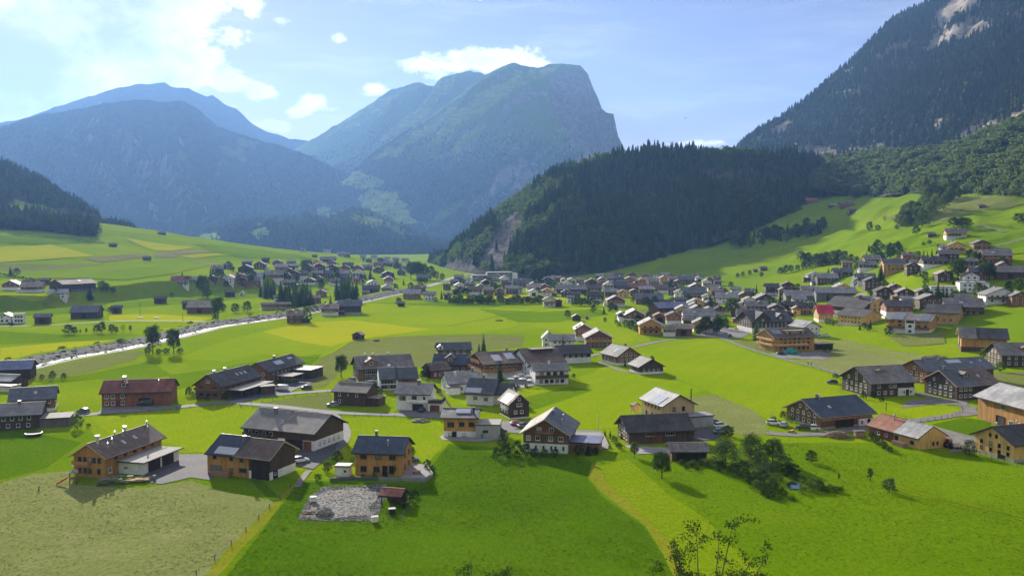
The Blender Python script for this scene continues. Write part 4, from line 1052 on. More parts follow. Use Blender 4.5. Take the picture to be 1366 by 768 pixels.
def plain_mat(name, c, rough=0.7, spec=0.3, metal=0.0, var=0.12, sc=0.8, bump=0.02):
    m, n = new_mat(name)
    tco = n.node('ShaderNodeTexCoord').outputs['Object']
    f = n.noise(tco, sc, 5, 0.65).outputs['Fac']
    col = n.mix(1.0, c, n.mapr(f, 0.3, 0.7, 1-var, 1+var), 'MULTIPLY')
    finish(n, col, rough, f, 0.3, bump, spec=spec, metal=metal)
    return m
WALL = {
 'larch': wood_mat('larch_boards', (0.46, 0.215, 0.060), (0.58, 0.31, 0.095)),
 'honey': wood_mat('honey_boards', (0.60, 0.34, 0.10), (0.70, 0.43, 0.16), weather=0.2),
 'pale': wood_mat('fresh_spruce_boards', (0.62, 0.42, 0.23), (0.72, 0.51, 0.30), vert=False, weather=0.1),
 'brown': wood_mat('brown_boards', (0.18, 0.09, 0.042), (0.27, 0.14, 0.066), vert=False),
 'dark': wood_mat('weathered_boards', (0.070, 0.045, 0.030), (0.125, 0.082, 0.054)),
 'red': wood_mat('reddish_shingles', (0.25, 0.10, 0.048), (0.34, 0.15, 0.07), vert=False, board=0.3),
 'greywood': wood_mat('grey_boards', (0.16, 0.145, 0.13), (0.24, 0.22, 0.20)),
 'white': plain_mat('white_plaster', (0.74, 0.72, 0.68), 0.9, 0.15),
 'cream': plain_mat('cream_plaster', (0.66, 0.60, 0.50), 0.9, 0.15),
 'grey': plain_mat('grey_render', (0.36, 0.35, 0.33), 0.9, 0.15),
 'maroon': wood_mat('maroon_boards', (0.16, 0.05, 0.035), (0.22, 0.075, 0.05), vert=False),
}
ROOF = {
 'slate': roof_mat('slate_metal_roof', (0.085, 0.09, 0.10), kind='seam', rough=0.58, spec=0.2),
 'navy': roof_mat('dark_blue_roof', (0.045, 0.055, 0.075), kind='seam', rough=0.58, spec=0.2),
 'charcoal': roof_mat('charcoal_tile_roof', (0.070, 0.066, 0.064)),
 'ribbed': roof_mat('ribbed_grey_roof', (0.155, 0.15, 0.15), kind='seam', pitch=0.9),
 'umber': roof_mat('brown_tile_roof', (0.125, 0.095, 0.080)),
 'plank': roof_mat('weathered_shingle_roof', (0.165, 0.148, 0.135), kind='tile', rough=0.7),
 'grey': roof_mat('grey_tile_roof', (0.20, 0.19, 0.18), rough=0.7),
 'light': roof_mat('light_sheet_roof', (0.235, 0.23, 0.225), kind='seam', rough=0.58, spec=0.2),
 'tan': roof_mat('tan_shingle_roof', (0.23, 0.19, 0.15), rough=0.7),
 'rust': roof_mat('rusty_roof', (0.19, 0.085, 0.055), rough=0.65),
 'maroon': roof_mat('maroon_roof', (0.17, 0.075, 0.06), kind='seam'),
 'crimson': roof_mat('crimson_roof', (0.36, 0.03, 0.05)),
 'blue': roof_mat('blue_steel_roof', (0.13, 0.14, 0.22), kind='seam', rough=0.4),
 'gravel': plain_mat('flat_roof_gravel', (0.36, 0.34, 0.31), 0.95, 0.1, var=0.25, sc=3),
}
M['trim'] = plain_mat('dark_trim', (0.06, 0.042, 0.03), 0.8)
M['paletrim'] = plain_mat('light_trim', (0.52, 0.40, 0.27), 0.8)
M['frame'] = plain_mat('window_paint', (0.72, 0.70, 0.66), 0.6)
M['darkframe'] = plain_mat('dark_window_paint', (0.08, 0.065, 0.05), 0.6)
M['shut'] = plain_mat('green_shutter', (0.03, 0.075, 0.045), 0.7)
m, n = new_mat('window_glass'); finish(n, n.ramp(n.node('ShaderNodeObjectInfo').outputs['Random'], [(0, (.018, .02, .024)), (.62, (.03, .034, .04)), (.70, (.20, .19, .17)), (.86, (.34, .32, .28)), (.93, (.05, .045, .04))], 'CONSTANT'), 0.1, spec=0.6); M['glass'] = m
m, n = new_mat('solar_glass'); finish(n, (0.10, 0.11, 0.14), 0.16, spec=0.9); M['solar'] = m
m, n = new_mat('collector_glass'); finish(n, (0.42, 0.43, 0.46), 0.22, spec=0.8); M['collector'] = m
M['metal'] = plain_mat('zinc', (0.42, 0.43, 0.45), 0.4, 0.5, 0.6)
M['chimney'] = plain_mat('chimney_render', (0.16, 0.15, 0.145), 0.9)
M['chimwhite'] = plain_mat('pale_chimney', (0.55, 0.53, 0.50), 0.8)
M['darkwood_or_bay_shade'] = wood_mat('dark_doors_and_bay_shade', (0.028, 0.020, 0.016), (0.05, 0.036, 0.028))  # dark wood of doors and poles; also paints the shade in open bays
M['door'] = wood_mat('brown_doors', (0.16, 0.07, 0.035), (0.22, 0.10, 0.05))

BOXF = [(0, 3, 2, 1), (4, 5, 6, 7), (0, 1, 5, 4), (1, 2, 6, 5), (2, 3, 7, 6), (3, 0, 4, 7)]
def box_into(vs, fs, x0, x1, y0, y1, z0, z1):
    b = len(vs)
    vs += [(x0, y0, z0), (x1, y0, z0), (x1, y1, z0), (x0, y1, z0), (x0, y0, z1), (x1, y0, z1), (x1, y1, z1), (x0, y1, z1)]
    fs += [tuple(b+i for i in f) for f in BOXF]
MC = {}
def cached(key, fn):
    if key not in MC: MC[key] = fn()
    return MC[key]
def bmesh_data(name, boxes, mats, mi=None):
    vs, fs, idx = [], [], []
    for b in boxes:
        box_into(vs, fs, *b[:6]); idx += [b[6] if len(b) > 6 else 0]*6
    me = bpy.data.meshes.new(name); me.from_pydata(vs, [], fs)
    for m_ in (mats if isinstance(mats, (list, tuple)) else [mats]): me.materials.append(m_)
    me.polygons.foreach_set('material_index', idx); me.update(); return me
def win_mesh(w, h, fr):
    """frame with a mullion; the pane is a mesh of its own"""
    t = 0.11 if w > 0.8 else 0.08
    b = [(-w/2, -w/2+t, -0.07, 0.0, -h/2, h/2), (w/2-t, w/2, -0.07, 0.0, -h/2, h/2), (-w/2+t, w/2-t, -0.07, 0.0, h/2-t, h/2), (-w/2+t, w/2-t, -0.07, 0.0, -h/2, -h/2+t),
         (-w/2-0.06, w/2+0.06, -0.14, 0.0, -h/2-0.07, -h/2-0.001)]
    k = max(1, round(w/0.7))
    for i in range(1, k):
        x = -w/2+w*i/k; b.append((x-0.03, x+0.03, -0.06, 0.0, -h/2+t, h/2-t))
    return bmesh_data('window', b, M[fr])
def pane_mesh(w, h):
    t = 0.11 if w > 0.8 else 0.08
    return bmesh_data('pane', [(-w/2+t, w/2-t, -0.025, 0.0, -h/2+t, h/2-t)], M['glass'])
def farwin_mesh(w, h, fr):
    t = 0.14
    return bmesh_data('window', [(-w/2, -w/2+t, -0.07, 0, -h/2, h/2), (w/2-t, w/2, -0.07, 0, -h/2, h/2), (-w/2+t, w/2-t, -0.07, 0, h/2-t, h/2),
                                 (-w/2+t, w/2-t, -0.07, 0, -h/2, -h/2+t), (-w/2+t, w/2-t, -0.03, 0, -h/2+t, h/2-t, 1)], [M[fr], M['glass']])
def child(name, me, root, Mloc):
    o = bpy.data.objects.new(name, me); C.objects.link(o); o.parent = root; o.matrix_local = Mloc
    return o
THINGS = []
def empty(name, loc, rz, label=None, cat=None, group=None):
    o = bpy.data.objects.new(name, None); C.objects.link(o); o.empty_display_size = 0.5
    o.location = loc; o.rotation_euler = (0, 0, rz)
    tag(o, label, cat, group); THINGS.append(o)
    return o
def Tm(x=0, y=0, z=0, rz=0, rx=0): return Matrix.Translation((x, y, z)) @ Matrix.Rotation(rz, 4, 'Z') @ Matrix.Rotation(rx, 4, 'X')

class House:
    """front facade from ground pixel p0 (left) to p1 (right), reaching back `depth`; X runs along the front, Y away from the viewer"""
    def __init__(s, name, p0, p1, depth, label=None, cat='house', group=None, far=False, root=None):
        a, b = (at(*p0) if len(p0) == 2 else Vector(p0)), (at(*p1) if len(p1) == 2 else Vector(p1))
        ex = (b-a).to_2d(); s.L = ex.length; ex.normalize(); ey = Vector((-ex.y, ex.x))
        s.D = depth; s.far = far
        s.ang = math.atan2(ex.y, ex.x)
        zz = [hz(*(a.to_2d()+ex*i*s.L+ey*j*s.D)) for i in (0, 1) for j in (0, 1)]
        z = 0.5*(zz[0]+zz[2]) if True else min(zz)
        s.drop = max(0.4, z-min(zz)+0.5)
        s.root = root or empty(name, (a.x, a.y, z), s.ang, label, cat, group)
        s.rnd = random.Random(int(a.x*31+a.y*17))
    def frame(s, side, u, z, X0=None, X1=None, Y0=None, Y1=None):
        X0, X1, Y0, Y1 = s.body if X0 is None else (X0, X1, Y0, Y1)
        if side == 'front': return Tm(X0+(X1-X0)*u, Y0, z, 0)
        if side == 'right': return Tm(X1, Y0+(Y1-Y0)*u, z, math.pi/2)
        if side == 'back': return Tm(X1-(X1-X0)*u, Y1, z, math.pi)
        return Tm(X0, Y1-(Y1-Y0)*u, z, -math.pi/2)
    def block(s, eave, ridge, axis='x', wall='brown', base=None, roof='grey', over=1.0, end=0.8, X=None, Y=None, verge=None, off=0.0, wins=None, lower=0.0, th=0.26):
        X0, X1 = X or (0, s.L); Y0, Y1 = Y or (0, s.D)
        s.body = (X0, X1, Y0, Y1); s.eave, s.ridge, s.axis, s.over, s.end, s.th = eave, ridge, axis, over, end, th
        cx, cyy = (X0+X1)/2, (Y0+Y1)/2
        if axis == 'x': Lr, Wd, F = X1-X0, Y1-Y0, Tm(cx, cyy)
        else: Lr, Wd, F = Y1-Y0, X1-X0, Tm(cx, cyy, 0, math.pi/2)
        s.F, s.Lr, s.Wd = F, Lr, Wd
        hw = Wd/2; k = (ridge-eave)/hw; s.k = k
        z0 = -s.drop if not base else base[1]
        z0 = max(z0, lower) if lower else z0
        l = Lr/2
        vs = [(-l, -hw, z0), (-l, hw, z0), (-l, hw, eave), (-l, 0, ridge), (-l, -hw, eave), (l, -hw, z0), (l, hw, z0), (l, hw, eave), (l, 0, ridge), (l, -hw, eave)]
        fs = [(0, 4, 3, 2, 1), (5, 6, 7, 8, 9), (0, 5, 9, 4), (1, 2, 7, 6), (0, 1, 6, 5), (4, 9, 8, 3), (3, 8, 7, 2)]
        w = mesh_obj('wall', vs, fs, WALL[wall], s.root); w.matrix_local = F
        if base:
            c_ = 0.04
            w = child('ground_floor', bmesh_data('ground_floor', [(-l-c_, l+c_, -hw-c_, hw+c_, -s.drop, base[1])], WALL[base[0]]), s.root, F)
        # roof
        if isinstance(over, tuple): o0, o1 = over
        else: o0 = o1 = over
        e = l+end; zt = ridge+th
        pr = [(-hw-o0, zt-k*(hw+o0)), (0, zt), (hw+o1, zt-k*(hw+o1)), (hw+o1, zt-k*(hw+o1)-th), (0, ridge+0.004), (-hw-o0, zt-k*(hw+o0)-th)]
        vs = [(-e, y, z) for y, z in pr]+[(e, y, z) for y, z in pr]
        fs = [(0, 6, 7, 1), (1, 7, 8, 2), (2, 8, 9, 3), (3, 9, 10, 4), (4, 10, 11, 5), (5, 11, 6, 0), (0, 1, 4, 5), (1, 2, 3, 4), (6, 11, 10, 7), (7, 10, 9, 8)]
        r = mesh_obj('roof', vs, fs, [ROOF[roof], M[verge or 'trim']], s.root, mi=[0, 0, 1, 1, 1, 1, 1, 1, 1, 1]); r.matrix_local = F
        s.roof = r
        if not s.far:
            cap = bmesh_data('ridge_cap', [(-e, e, -0.14, 0.14, zt-0.02, zt+0.06)], ROOF[roof]); child('ridge_cap', cap, s.root, F)
            for sd, ov in ((-1, o0), (1, o1)):
                y = sd*(hw+ov+0.06); z = zt-k*(hw+ov)-th
                child('gutter', bmesh_data('gutter', [(-e, e, -0.07, 0.07, -0.02, 0.12)], M['trim']), s.root, F @ Tm(0, y, z))
        return s
    def on_roof(s, side, u, v):
        """matrix on the roof slope: side -1/+1 in the ridge frame, u 0..1 along, v 0..1 ridge to eave"""
        o = s.over if not isinstance(s.over, tuple) else s.over[0 if side < 0 else 1]
        y = side*v*(s.Wd/2+o); x = (u-0.5)*(s.Lr+2*s.end)
        z = s.ridge+s.th-s.k*abs(y)
        return s.F @ Matrix.Translation((x, y, z)) @ Matrix.Rotation(-side*math.atan(s.k), 4, 'X')
    def win(s, side, us, z, w=1.1, h=1.25, fr='frame', shut=False):
        w, h = round(w, 1), round(h, 1)
        for u in us:
            mt = s.frame(side, u, z)
            if s.far:
                child('window', cached(('fw', w, h, fr), lambda: farwin_mesh(w, h, fr)), s.root, mt)
            else:
                o = child('window', cached(('w', w, h, fr), lambda: win_mesh(w, h, fr)), s.root, mt)
                child('pane', cached(('p', w, h), lambda: pane_mesh(w, h)), o, Matrix.Identity(4))
                if shut:
                    for sg in (-1, 1):
                        child('shutter', cached(('s', h, shut), lambda: bmesh_data('shutter', [(-0.26, 0.26, -0.09, -0.03, -h/2, h/2)], M[shut])), o, Tm(sg*(w/2+0.3), 0, 0))
        return s
    def rows(s, side, zs, n, w=1.1, h=1.25, fr='frame', skip=0.0, shut=False, a=0.1, b=0.9):
        for z in zs:
            us = [a+(b-a)*(i+0.5)/n for i in range(n) if s.rnd.random() >= skip]
            s.win(side, us, z, w, h, fr, shut)
        return s
    def door(s, side, u, w=1.1, h=2.1, mat='door', name='door', z0=0.05):
        o = child(name, bmesh_data(name, [(-w/2, w/2, -0.08, 0, 0, h), (-w/2-0.1, -w/2-0.002, -0.11, 0, 0, h+0.1), (w/2+0.002, w/2+0.1, -0.11, 0, 0, h+0.1), (-w/2, w/2, -0.11, 0, h+0.002, h+0.1)], M[mat] if mat in M else WALL[mat]), s.root, s.frame(side, u, z0))
        if not s.far and name == 'door':
            child('handle', cached('handle', lambda: bmesh_data('handle', [(-0.02, 0.1, -0.15, -0.08, 1.0, 1.04)], M['metal'])), o, Tm(w*0.3, 0, 0))
        return s
    def bay(s, side, u, w, h, z0=0.05):
        """an open bay: reveal boards around a flat leaf painted dark as the shade inside"""
        child('barn_door_or_bay_shade', bmesh_data('barn_door_or_bay_shade', [(-w/2, w/2, -0.05, 0, 0, h), (-w/2-0.15, -w/2-0.002, -0.2, 0, 0, h+0.15), (w/2+0.002, w/2+0.15, -0.2, 0, 0, h+0.15), (-w/2, w/2, -0.2, 0, h+0.002, h+0.15)], M['darkwood_or_bay_shade']), s.root, s.frame(side, u, z0))  # no recess here: the leaf's dark colour stands in for interior shade
        return s
    def balcony(s, side, z, u0=0.02, u1=0.98, d=1.2, mat='brown', rail=True):
        X0, X1, Y0, Y1 = s.body; L = (X1-X0) if side in ('front', 'back') else (Y1-Y0)
        w = L*(u1-u0)/2; mt = s.frame(side, (u0+u1)/2, z)
        o = child('balcony', bmesh_data('balcony', [(-w, w, -d, 0, -0.16, 0)], WALL[mat]), s.root, mt)
        bx = [(-w, w, -d, -d+0.06, 0.22, 0.98), (-w, w, -d-0.04, -d+0.1, 1.0, 1.08)]
        n_ = max(2, int(w*2/2.2))
        bx += [(-w+2*w*i/n_-0.05, -w+2*w*i/n_+0.05, -d+0.062, -d+0.16, 0.002, 0.998) for i in range(1, n_)]
        bx += [(-w, -w+0.06, -d+0.162, -0.01, 0.22, 0.98), (w-0.06, w, -d+0.162, -0.01, 0.22, 0.98)]
        child('railing', bmesh_data('railing', bx, WALL[mat]), o, Matrix.Identity(4))
        return s
    def chimney(s, u, v, side=-1, h=1.3, w=0.6, mat='chimney'):
        mt = s.on_roof(side, u, v); p = mt.to_translation(); dz = 0.5+s.k*w
        o = child('chimney', bmesh_data('chimney', [(-w/2, w/2, -w/2, w/2, -dz, h)], M[mat]), s.root, Tm(p.x, p.y, p.z, 0))
        if not s.far:
            child('chimney_cap', bmesh_data('chimney_cap', [(-w/2-.1, w/2+.1, -w/2-.1, w/2+.1, h+.18, h+.26), (-w/2+.05, -w/2+.13, -w/2+.05, -w/2+.13, h, h+.18), (w/2-.13, w/2-.05, w/2-.13, w/2-.05, h, h+.18), (w/2-.13, w/2-.05, -w/2+.05, -w/2+.13, h, h+.18), (-w/2+.05, -w/2+.13, w/2-.13, w/2-.05, h, h+.18)], M['metal']), o, Matrix.Identity(4))
        return s
    def flue(s, u, v, side=-1, h=1.2, mat='metal'):
        p = s.on_roof(side, u, v).to_translation()
        def mk():
            bm = bmesh.new(); bmesh.ops.create_cone(bm, cap_ends=True, segments=10, radius1=0.16, radius2=0.16, depth=1.5+h, matrix=Matrix.Translation((0, 0, (h-1.5)/2+0.0)))
            bmesh.ops.create_cone(bm, cap_ends=True, segments=10, radius1=0.3, radius2=0.08, depth=0.22, matrix=Matrix.Translation((0, 0, h+0.2)))
            me = bpy.data.meshes.new('flue'); bm.to_mesh(me); bm.free(); me.materials.append(M[mat]); return me
        child('flue', cached(('flue', h, mat), mk), s.root, Tm(p.x, p.y, p.z)); return s
    def solar(s, side, u0, u1, v0, v1, nx, ny=1, mat='solar'):
        o_ = s.over if not isinstance(s.over, tuple) else s.over[0 if side < 0 else 1]
        Ls = (s.Lr+2*s.end)*(u1-u0); Ws = (s.Wd/2+o_)*(v1-v0)*math.sqrt(1+s.k*s.k)
        mt = s.on_roof(side, (u0+u1)/2, (v0+v1)/2)
        fr = child('solar_array', bmesh_data('solar_array', [(-Ls/2, Ls/2, -Ws/2, Ws/2, 0.03, 0.09)], M['metal']), s.root, mt)
        pw, ph = Ls/nx, Ws/ny
        me = bmesh_data('solar_panel', [(-pw/2+.05, pw/2-.05, -ph/2+.05, ph/2-.05, 0.092, 0.13)], M[mat])
        for i in range(nx):
            for j in range(ny):
                child('solar_panel', me, fr, Tm(-Ls/2+pw*(i+.5), -Ws/2+ph*(j+.5), 0))
        return s
    def skylight(s, side, u, v, w=0.9, h=1.2):
        o = child('skylight', cached(('sk', w, h), lambda: bmesh_data('skylight', [(-w/2, w/2, -h/2, -h/2+.1, 0, .12), (-w/2, w/2, h/2-.1, h/2, 0, .12), (-w/2, -w/2+.1, -h/2+.1, h/2-.1, 0, .12), (w/2-.1, w/2, -h/2+.1, h/2-.1, 0, .12)], M['metal'])), s.root, s.on_roof(side, u, v))
        child('pane', cached(('skp', w, h), lambda: bmesh_data('pane', [(-w/2+.1, w/2-.1, -h/2+.1, h/2-.1, 0, .08)], M['collector'])), o, Matrix.Identity(4))
        return s
    def dormer(s, side, u, v=0.6, w=2.6, h=1.7, wall='brown', roof=None, rise=0.8):
        """a gabled dormer standing out of the slope"""
        p = s.on_roof(side, u, v); o = p.to_translation()
        back = h/max(s.k, 0.2)+0.6
        rz = 0 if side < 0 else math.pi
        loc = s.F.inverted() @ o
        mt = s.F @ Tm(loc.x, loc.y, loc.z-0.1, rz)
        b2 = (h+rise)/max(s.k, .2)+.4
        vs = [(-w/2, 0, 0), (w/2, 0, 0), (w/2, 0, h), (0, 0, h+rise), (-w/2, 0, h), (-w/2, back, h), (w/2, back, h), (0, b2, h+rise), (-w/2, 0.5, -.3), (w/2, 0.5, -.3)]
        fs = [(0, 1, 2, 3, 4), (0, 4, 5), (1, 6, 2), (0, 5, 8), (1, 9, 6)]
        d = mesh_obj('dormer', vs, fs, WALL[wall], s.root); d.matrix_local = mt
        t = .16; ww = w/2+.4; kk = rise/(w/2); zt = h+rise+t
        pr = [(-ww, zt-kk*ww), (0, zt), (ww, zt-kk*ww), (ww, zt-kk*ww-t), (0, zt-t+.003), (-ww, zt-kk*ww-t)]
        vs = [(x, -.4, z) for x, z in pr]+[(x, b2, z) for x, z in pr]
        fs = [(0, 1, 7, 6), (1, 2, 8, 7), (2, 3, 9, 8), (3, 4, 10, 9), (4, 5, 11, 10), (5, 0, 6, 11), (5, 4, 1, 0), (4, 3, 2, 1), (6, 7, 10, 11), (7, 8, 9, 10)]
        mesh_obj('dormer_roof', vs, fs, roof or s.roof.data.materials[0], d)
        wd = child('window', cached(('fw', 1.3, 1.1, 'frame'), lambda: farwin_mesh(1.3, 1.1, 'frame')), d, Tm(0, 0, h*0.55))
        return s
    def flat(s, x0, x1, y0, y1, h, wall='grey', roof='gravel', over=0.4, name='annex', open_=False, base=None, th=0.24):
        """flat-roofed addition: solid, or a roof on posts"""
        s.body = (x0, x1, y0, y1)
        if open_:
            b = []
            nx = max(1, round((x1-x0)/4)); ny = max(1, round((y1-y0)/4))
            for i in range(nx+1):
                for j in range(ny+1):
                    x = x0+.1+(x1-x0-.2)*i/nx; y = y0+.1+(y1-y0-.2)*j/ny
                    if 0 < i < nx and 0 < j < ny: continue
                    b.append((x-.09, x+.09, y-.09, y+.09, -s.drop, h))
            o = child('carport', bmesh_data('carport', b, WALL[wall]), s.root, Matrix.Identity(4))
        else:
            o = child(name, bmesh_data(name, [(x0, x1, y0, y1, -s.drop, h)], WALL[wall]), s.root, Matrix.Identity(4))
        child('flat_roof', bmesh_data('flat_roof', [(x0-over, x1+over, y0-over, y1+over, h+.003, h+th, 1), (x0-over+.12, x1+over-.12, y0-over+.12, y1+over-.12, h+th+.001, h+th+.03)], [ROOF[roof], M['trim']]), o, Matrix.Identity(4))
        return s
def rowhouse(name, p0, p1, depth, *a, **k): return House(name, p0, p1, depth, *a, **k)
# ------------------------------------------------------------------ the houses one can look at closely
LM = []      # landmarks for telling the smaller things apart: (phrase, object)
def lm(phrase, h): LM.append((phrase, h.root if hasattr(h, 'root') else h)); return h

# foreground left
h = lm('brown house with the flat garage', House('farmhouse', (99, 635), (140.5, 638), 20.6, 'orange-brown gabled house with dark roof and long flat-roofed double garage', group=None))
h.block(5.0, 7.5, 'y', 'larch', None, 'umber', 0.9, 0.8, verge='paletrim')
h.win('front', [.2, .36, .52, .8], 1.5, 0.9, 1.2, 'darkframe').win('front', [.2, .36, .52, .66, .82], 4.0, 0.9, 1.2, 'darkframe')
h.rows('right', [4.0], 5, 1.2, 1.0, 'darkframe').win('right', [.08], 1.5)
h.balcony('front', 2.7, 0.02, 0.55, 1.0, 'larch')
h.skylight(-1, .42, .5).skylight(-1, .62, .45).chimney(.12, .15, -1, 1.6, .5, 'chimwhite').chimney(.62, .1, 1, 1.2, .5, 'chimwhite')
for u, v, sd in ((.16, .55, -1), (.27, .4, -1), (.4, .1, -1), (.5, .2, -1), (.86, .35, -1), (.93, .1, -1)): h.flue(u, v, sd)
h.flat(h.L, h.L+6.4, 4.5, 18, 2.8, 'white', 'gravel', 0.9, 'garage')
for u in (.3, .68): h.door('right', u, 4.2, 2.3, 'darkwood_or_bay_shade', 'garage_door')
h.win('front', [.3], 1.4, 1.2, 0.8)

h = lm('half-new farmhouse', House('farmhouse', (277, 631), (360, 641), 9.6, 'long farmhouse, left half new orange boards, right half dark open barn'))
x = h.L*0.49
h.block(5.1, 7.9, 'x', 'larch', None, 'navy', 0.9, 0.05, X=(0, x))
h.win('front', [.25, .8], 4.1, 1.0, 1.1, 'greyframe' if 'greyframe' in M else 'darkframe').win('front', [.28], 1.5, 3.2, 1.3, 'darkframe').win('front', [.8], 1.3, 1.1, 1.2, 'darkframe')
h.solar(-1, .28, .95, .60, .95, 6, 1, 'collector').chimney(.92, .25, -1, 1.1, .6)
h.block(5.1, 7.7, 'x', 'dark', ('white', 1.8), 'umber', 0.9, 0.7, X=(x, h.L), verge='paletrim')
h.bay('front', .72, 4.4, 4.0).bay('right', .2, 1.2, 1.6)
xx = x+(h.L-x)*0.36
child('boarding', bmesh_data('boarding', [(x+.01, xx, -.12, -.05, -.3, 5.0)], WALL['larch']), h.root, Matrix.Identity(4))
h.body = (x, xx, -.12, h.D); h.win('front', [.4], 4.0, 1.0, 1.0, 'darkframe').win('front', [.5], 1.7, 2.0, 1.0, 'darkframe')
h.body = (x, h.L, 0, h.D); h.rows('right', [1.2], 4, .8, .6)

h = lm('white-based farmhouse with the ribbed roof', House('farmhouse', (325, 592), (419, 602), 13.5, 'grey ribbed-roof farmhouse with dark barn end on white base'))
x = h.L*0.5
h.block(4.9, 8.2, 'x', 'dark', ('white', 1.5), 'ribbed', 1.1, 0.1, X=(0, x))
h.rows('front', [3.4], 4, 1.0, 1.0).chimney(.62, .25, -1, 1.5, .7)
h.balcony('front', 2.5, .05, .8, 1.2, 'dark')
h.block(4.9, 8.0, 'x', 'dark', ('white', 2.6), 'plank', 1.1, 0.9, X=(x, h.L))
h.bay('front', .45, 5.0, 2.4).door('front', .82, 2.2, 2.3, 'door', 'barn_door_or_bay_shade').rows('right', [1.5], 5, .9, .8, 'darkframe')

h = lm('orange house with the black roof', House('house', (474, 632.5), (536, 634.8), 9.2, 'square orange timber house with dark blue gabled roof and stone terrace'))
h.block(5.3, 7.7, 'x', 'larch', None, 'navy', 0.8, 0.7)
h.win('front', [.18, .5, .8], 4.2, 1.5, 1.1, 'darkframe').win('front', [.18, .46], 1.4, 1.5, 1.3, 'darkframe').win('front', [.78], 1.4, 1.2, 1.9, 'darkframe')
h.door('front', .64, 1.0, 2.1, 'darkwood_or_bay_shade').rows('right', [1.5, 4.1], 2, 1.0, 1.2, 'darkframe').chimney(.35, .06, 1, 1.1, .5).flue(.65, .55)

h = lm('orange house with the grey box annex', House('house', (592, 583), (635, 583.5), 9.0, 'orange timber house on white base with grey box annex and solar panels'))
h.block(5.5, 6.9, 'x', 'larch', ('white', 1.7), 'slate', 0.9, 0.9)
h.win('front', [.22], 3.5, 1.9, 1.4, 'darkframe').win('front', [.56, .86], 3.6, 1.5, 1.2, 'darkframe').win('front', [.2, .62], .8, 1.0, .8, 'darkframe').door('front', .33, 1, 1.5, 'darkwood_or_bay_shade')
h.solar(-1, .38, .76, .1, .55, 5, 1, 'collector').chimney(.85, .6, -1, 1.7, .4, 'darkwood_or_bay_shade')
h.flat(h.L+.05, h.L+6.5, -1.2, 6, 3.6, 'grey', 'gravel', 0.15); h.win('front', [.4], 2.0, 1.5, .7, 'darkframe'); h.bay('right', .4, 2.4, 2.2)

h = lm('big gabled house with two roof colours', House('house', (698, 602), (757, 605), 15, 'big brown gable-fronted house on white base, tan left roof slope, dark right slope'))
h.block(5.0, 8.4, 'y', 'brown', ('white', 2.3), 'slate', 1.0, 1.1, verge='paletrim')
# left slope carries pale shingles
o_ = h.over; Ls = h.Lr+2*h.end-.1; Ws = (h.Wd/2+o_)*math.sqrt(1+h.k**2)-.1
child('shingle_slope', bmesh_data('shingle_slope', [(-Ls/2, Ls/2, -Ws/2, Ws/2, .004, .05)], ROOF['tan']), h.root, h.on_roof(1, .5, .5))
h.solar(1, .2, .75, .68, .92, 6, 1, 'collector').skylight(1, .42, .35).skylight(1, .3, .5)
h.win('front', [.36, .64], 5.6, 1.2, 1.5).win('front', [.12, .33, .62, .85], 3.6, 1.2, 1.2).balcony('front', 4.6, .3, .7, 1.0, 'brown')
h.win('front', [.2, .55, .82], 1.2, 1.4, 1.1, shut='shut').rows('right', [3.6], 3).chimney(.5, .12, -1, 1.0, .6).flue(.6, .5, -1).flue(.3, .55, -1)
h.flat(h.L+.05, h.L+7.6, 1.5, 9, 2.5, 'brown', 'blue', .5, 'garage'); h.rows('front', [1.3], 2, 1.0, .9, 'darkframe')

h = lm('low black-roofed farmhouse', House('farmhouse', (839, 592), (922, 588.5), 10, 'long low dark farmhouse under wide plain black roof, red-framed left gable'))
h.block(3.5, 6.3, 'x', 'dark', None, 'charcoal', 1.0, 0.9)
h.rows('left', [1.2, 3.0], 4, .9, 1.1, shut=None).win('left', [.4, .6], 4.6, .8, .9).win('front', [.34, .66], 2.3, 2.6, .9, 'paletrim').door('front', .45, 2.6, 2.2, 'door', 'barn_door_or_bay_shade')
h.flat(h.L, h.L+1.2, 1, 8, 2.6, 'dark', 'charcoal', .5, 'lean_to')

h = lm('pale timber house', House('house', (884, 568), (926, 564.5), 12.5, 'new pale timber house with light grey gabled roof and grey garage'))
h.block(5.8, 8.6, 'y', 'pale', None, 'light', .7, .8)
h.win('front', [.35, .65], 4.6, 1.0, 1.3, 'darkframe').win('front', [.2, .5, .8], 2.0, 1.0, 1.4, 'darkframe').rows('left', [4.8], 5, .8, .8, 'darkframe').rows('left', [2.0], 3, 1.0, 1.6, 'darkframe')
h.solar(1, .2, .65, .35, .95, 3, 2, 'collector').flue(.2, .9, -1, 3.6, 'trim')
h.flat(h.L*.52, h.L+3.2, -5.0, -.1, 3.0, 'grey', 'light', .3, 'garage'); h.door('right', .5, 3.0, 2.4, 'frame', 'garage_door')

h = lm('open shed by the pond trees', House('shed', (896, 615), (943, 615), 5.5, 'low open-fronted grey-roofed shed beside the big garden trees', 'shed'))
h.block(2.5, 3.7, 'x', 'dark', None, 'plank', .7, .6); h.bay('front', .35, 3.2, 2.1).bay('front', .75, 3.0, 2.1)

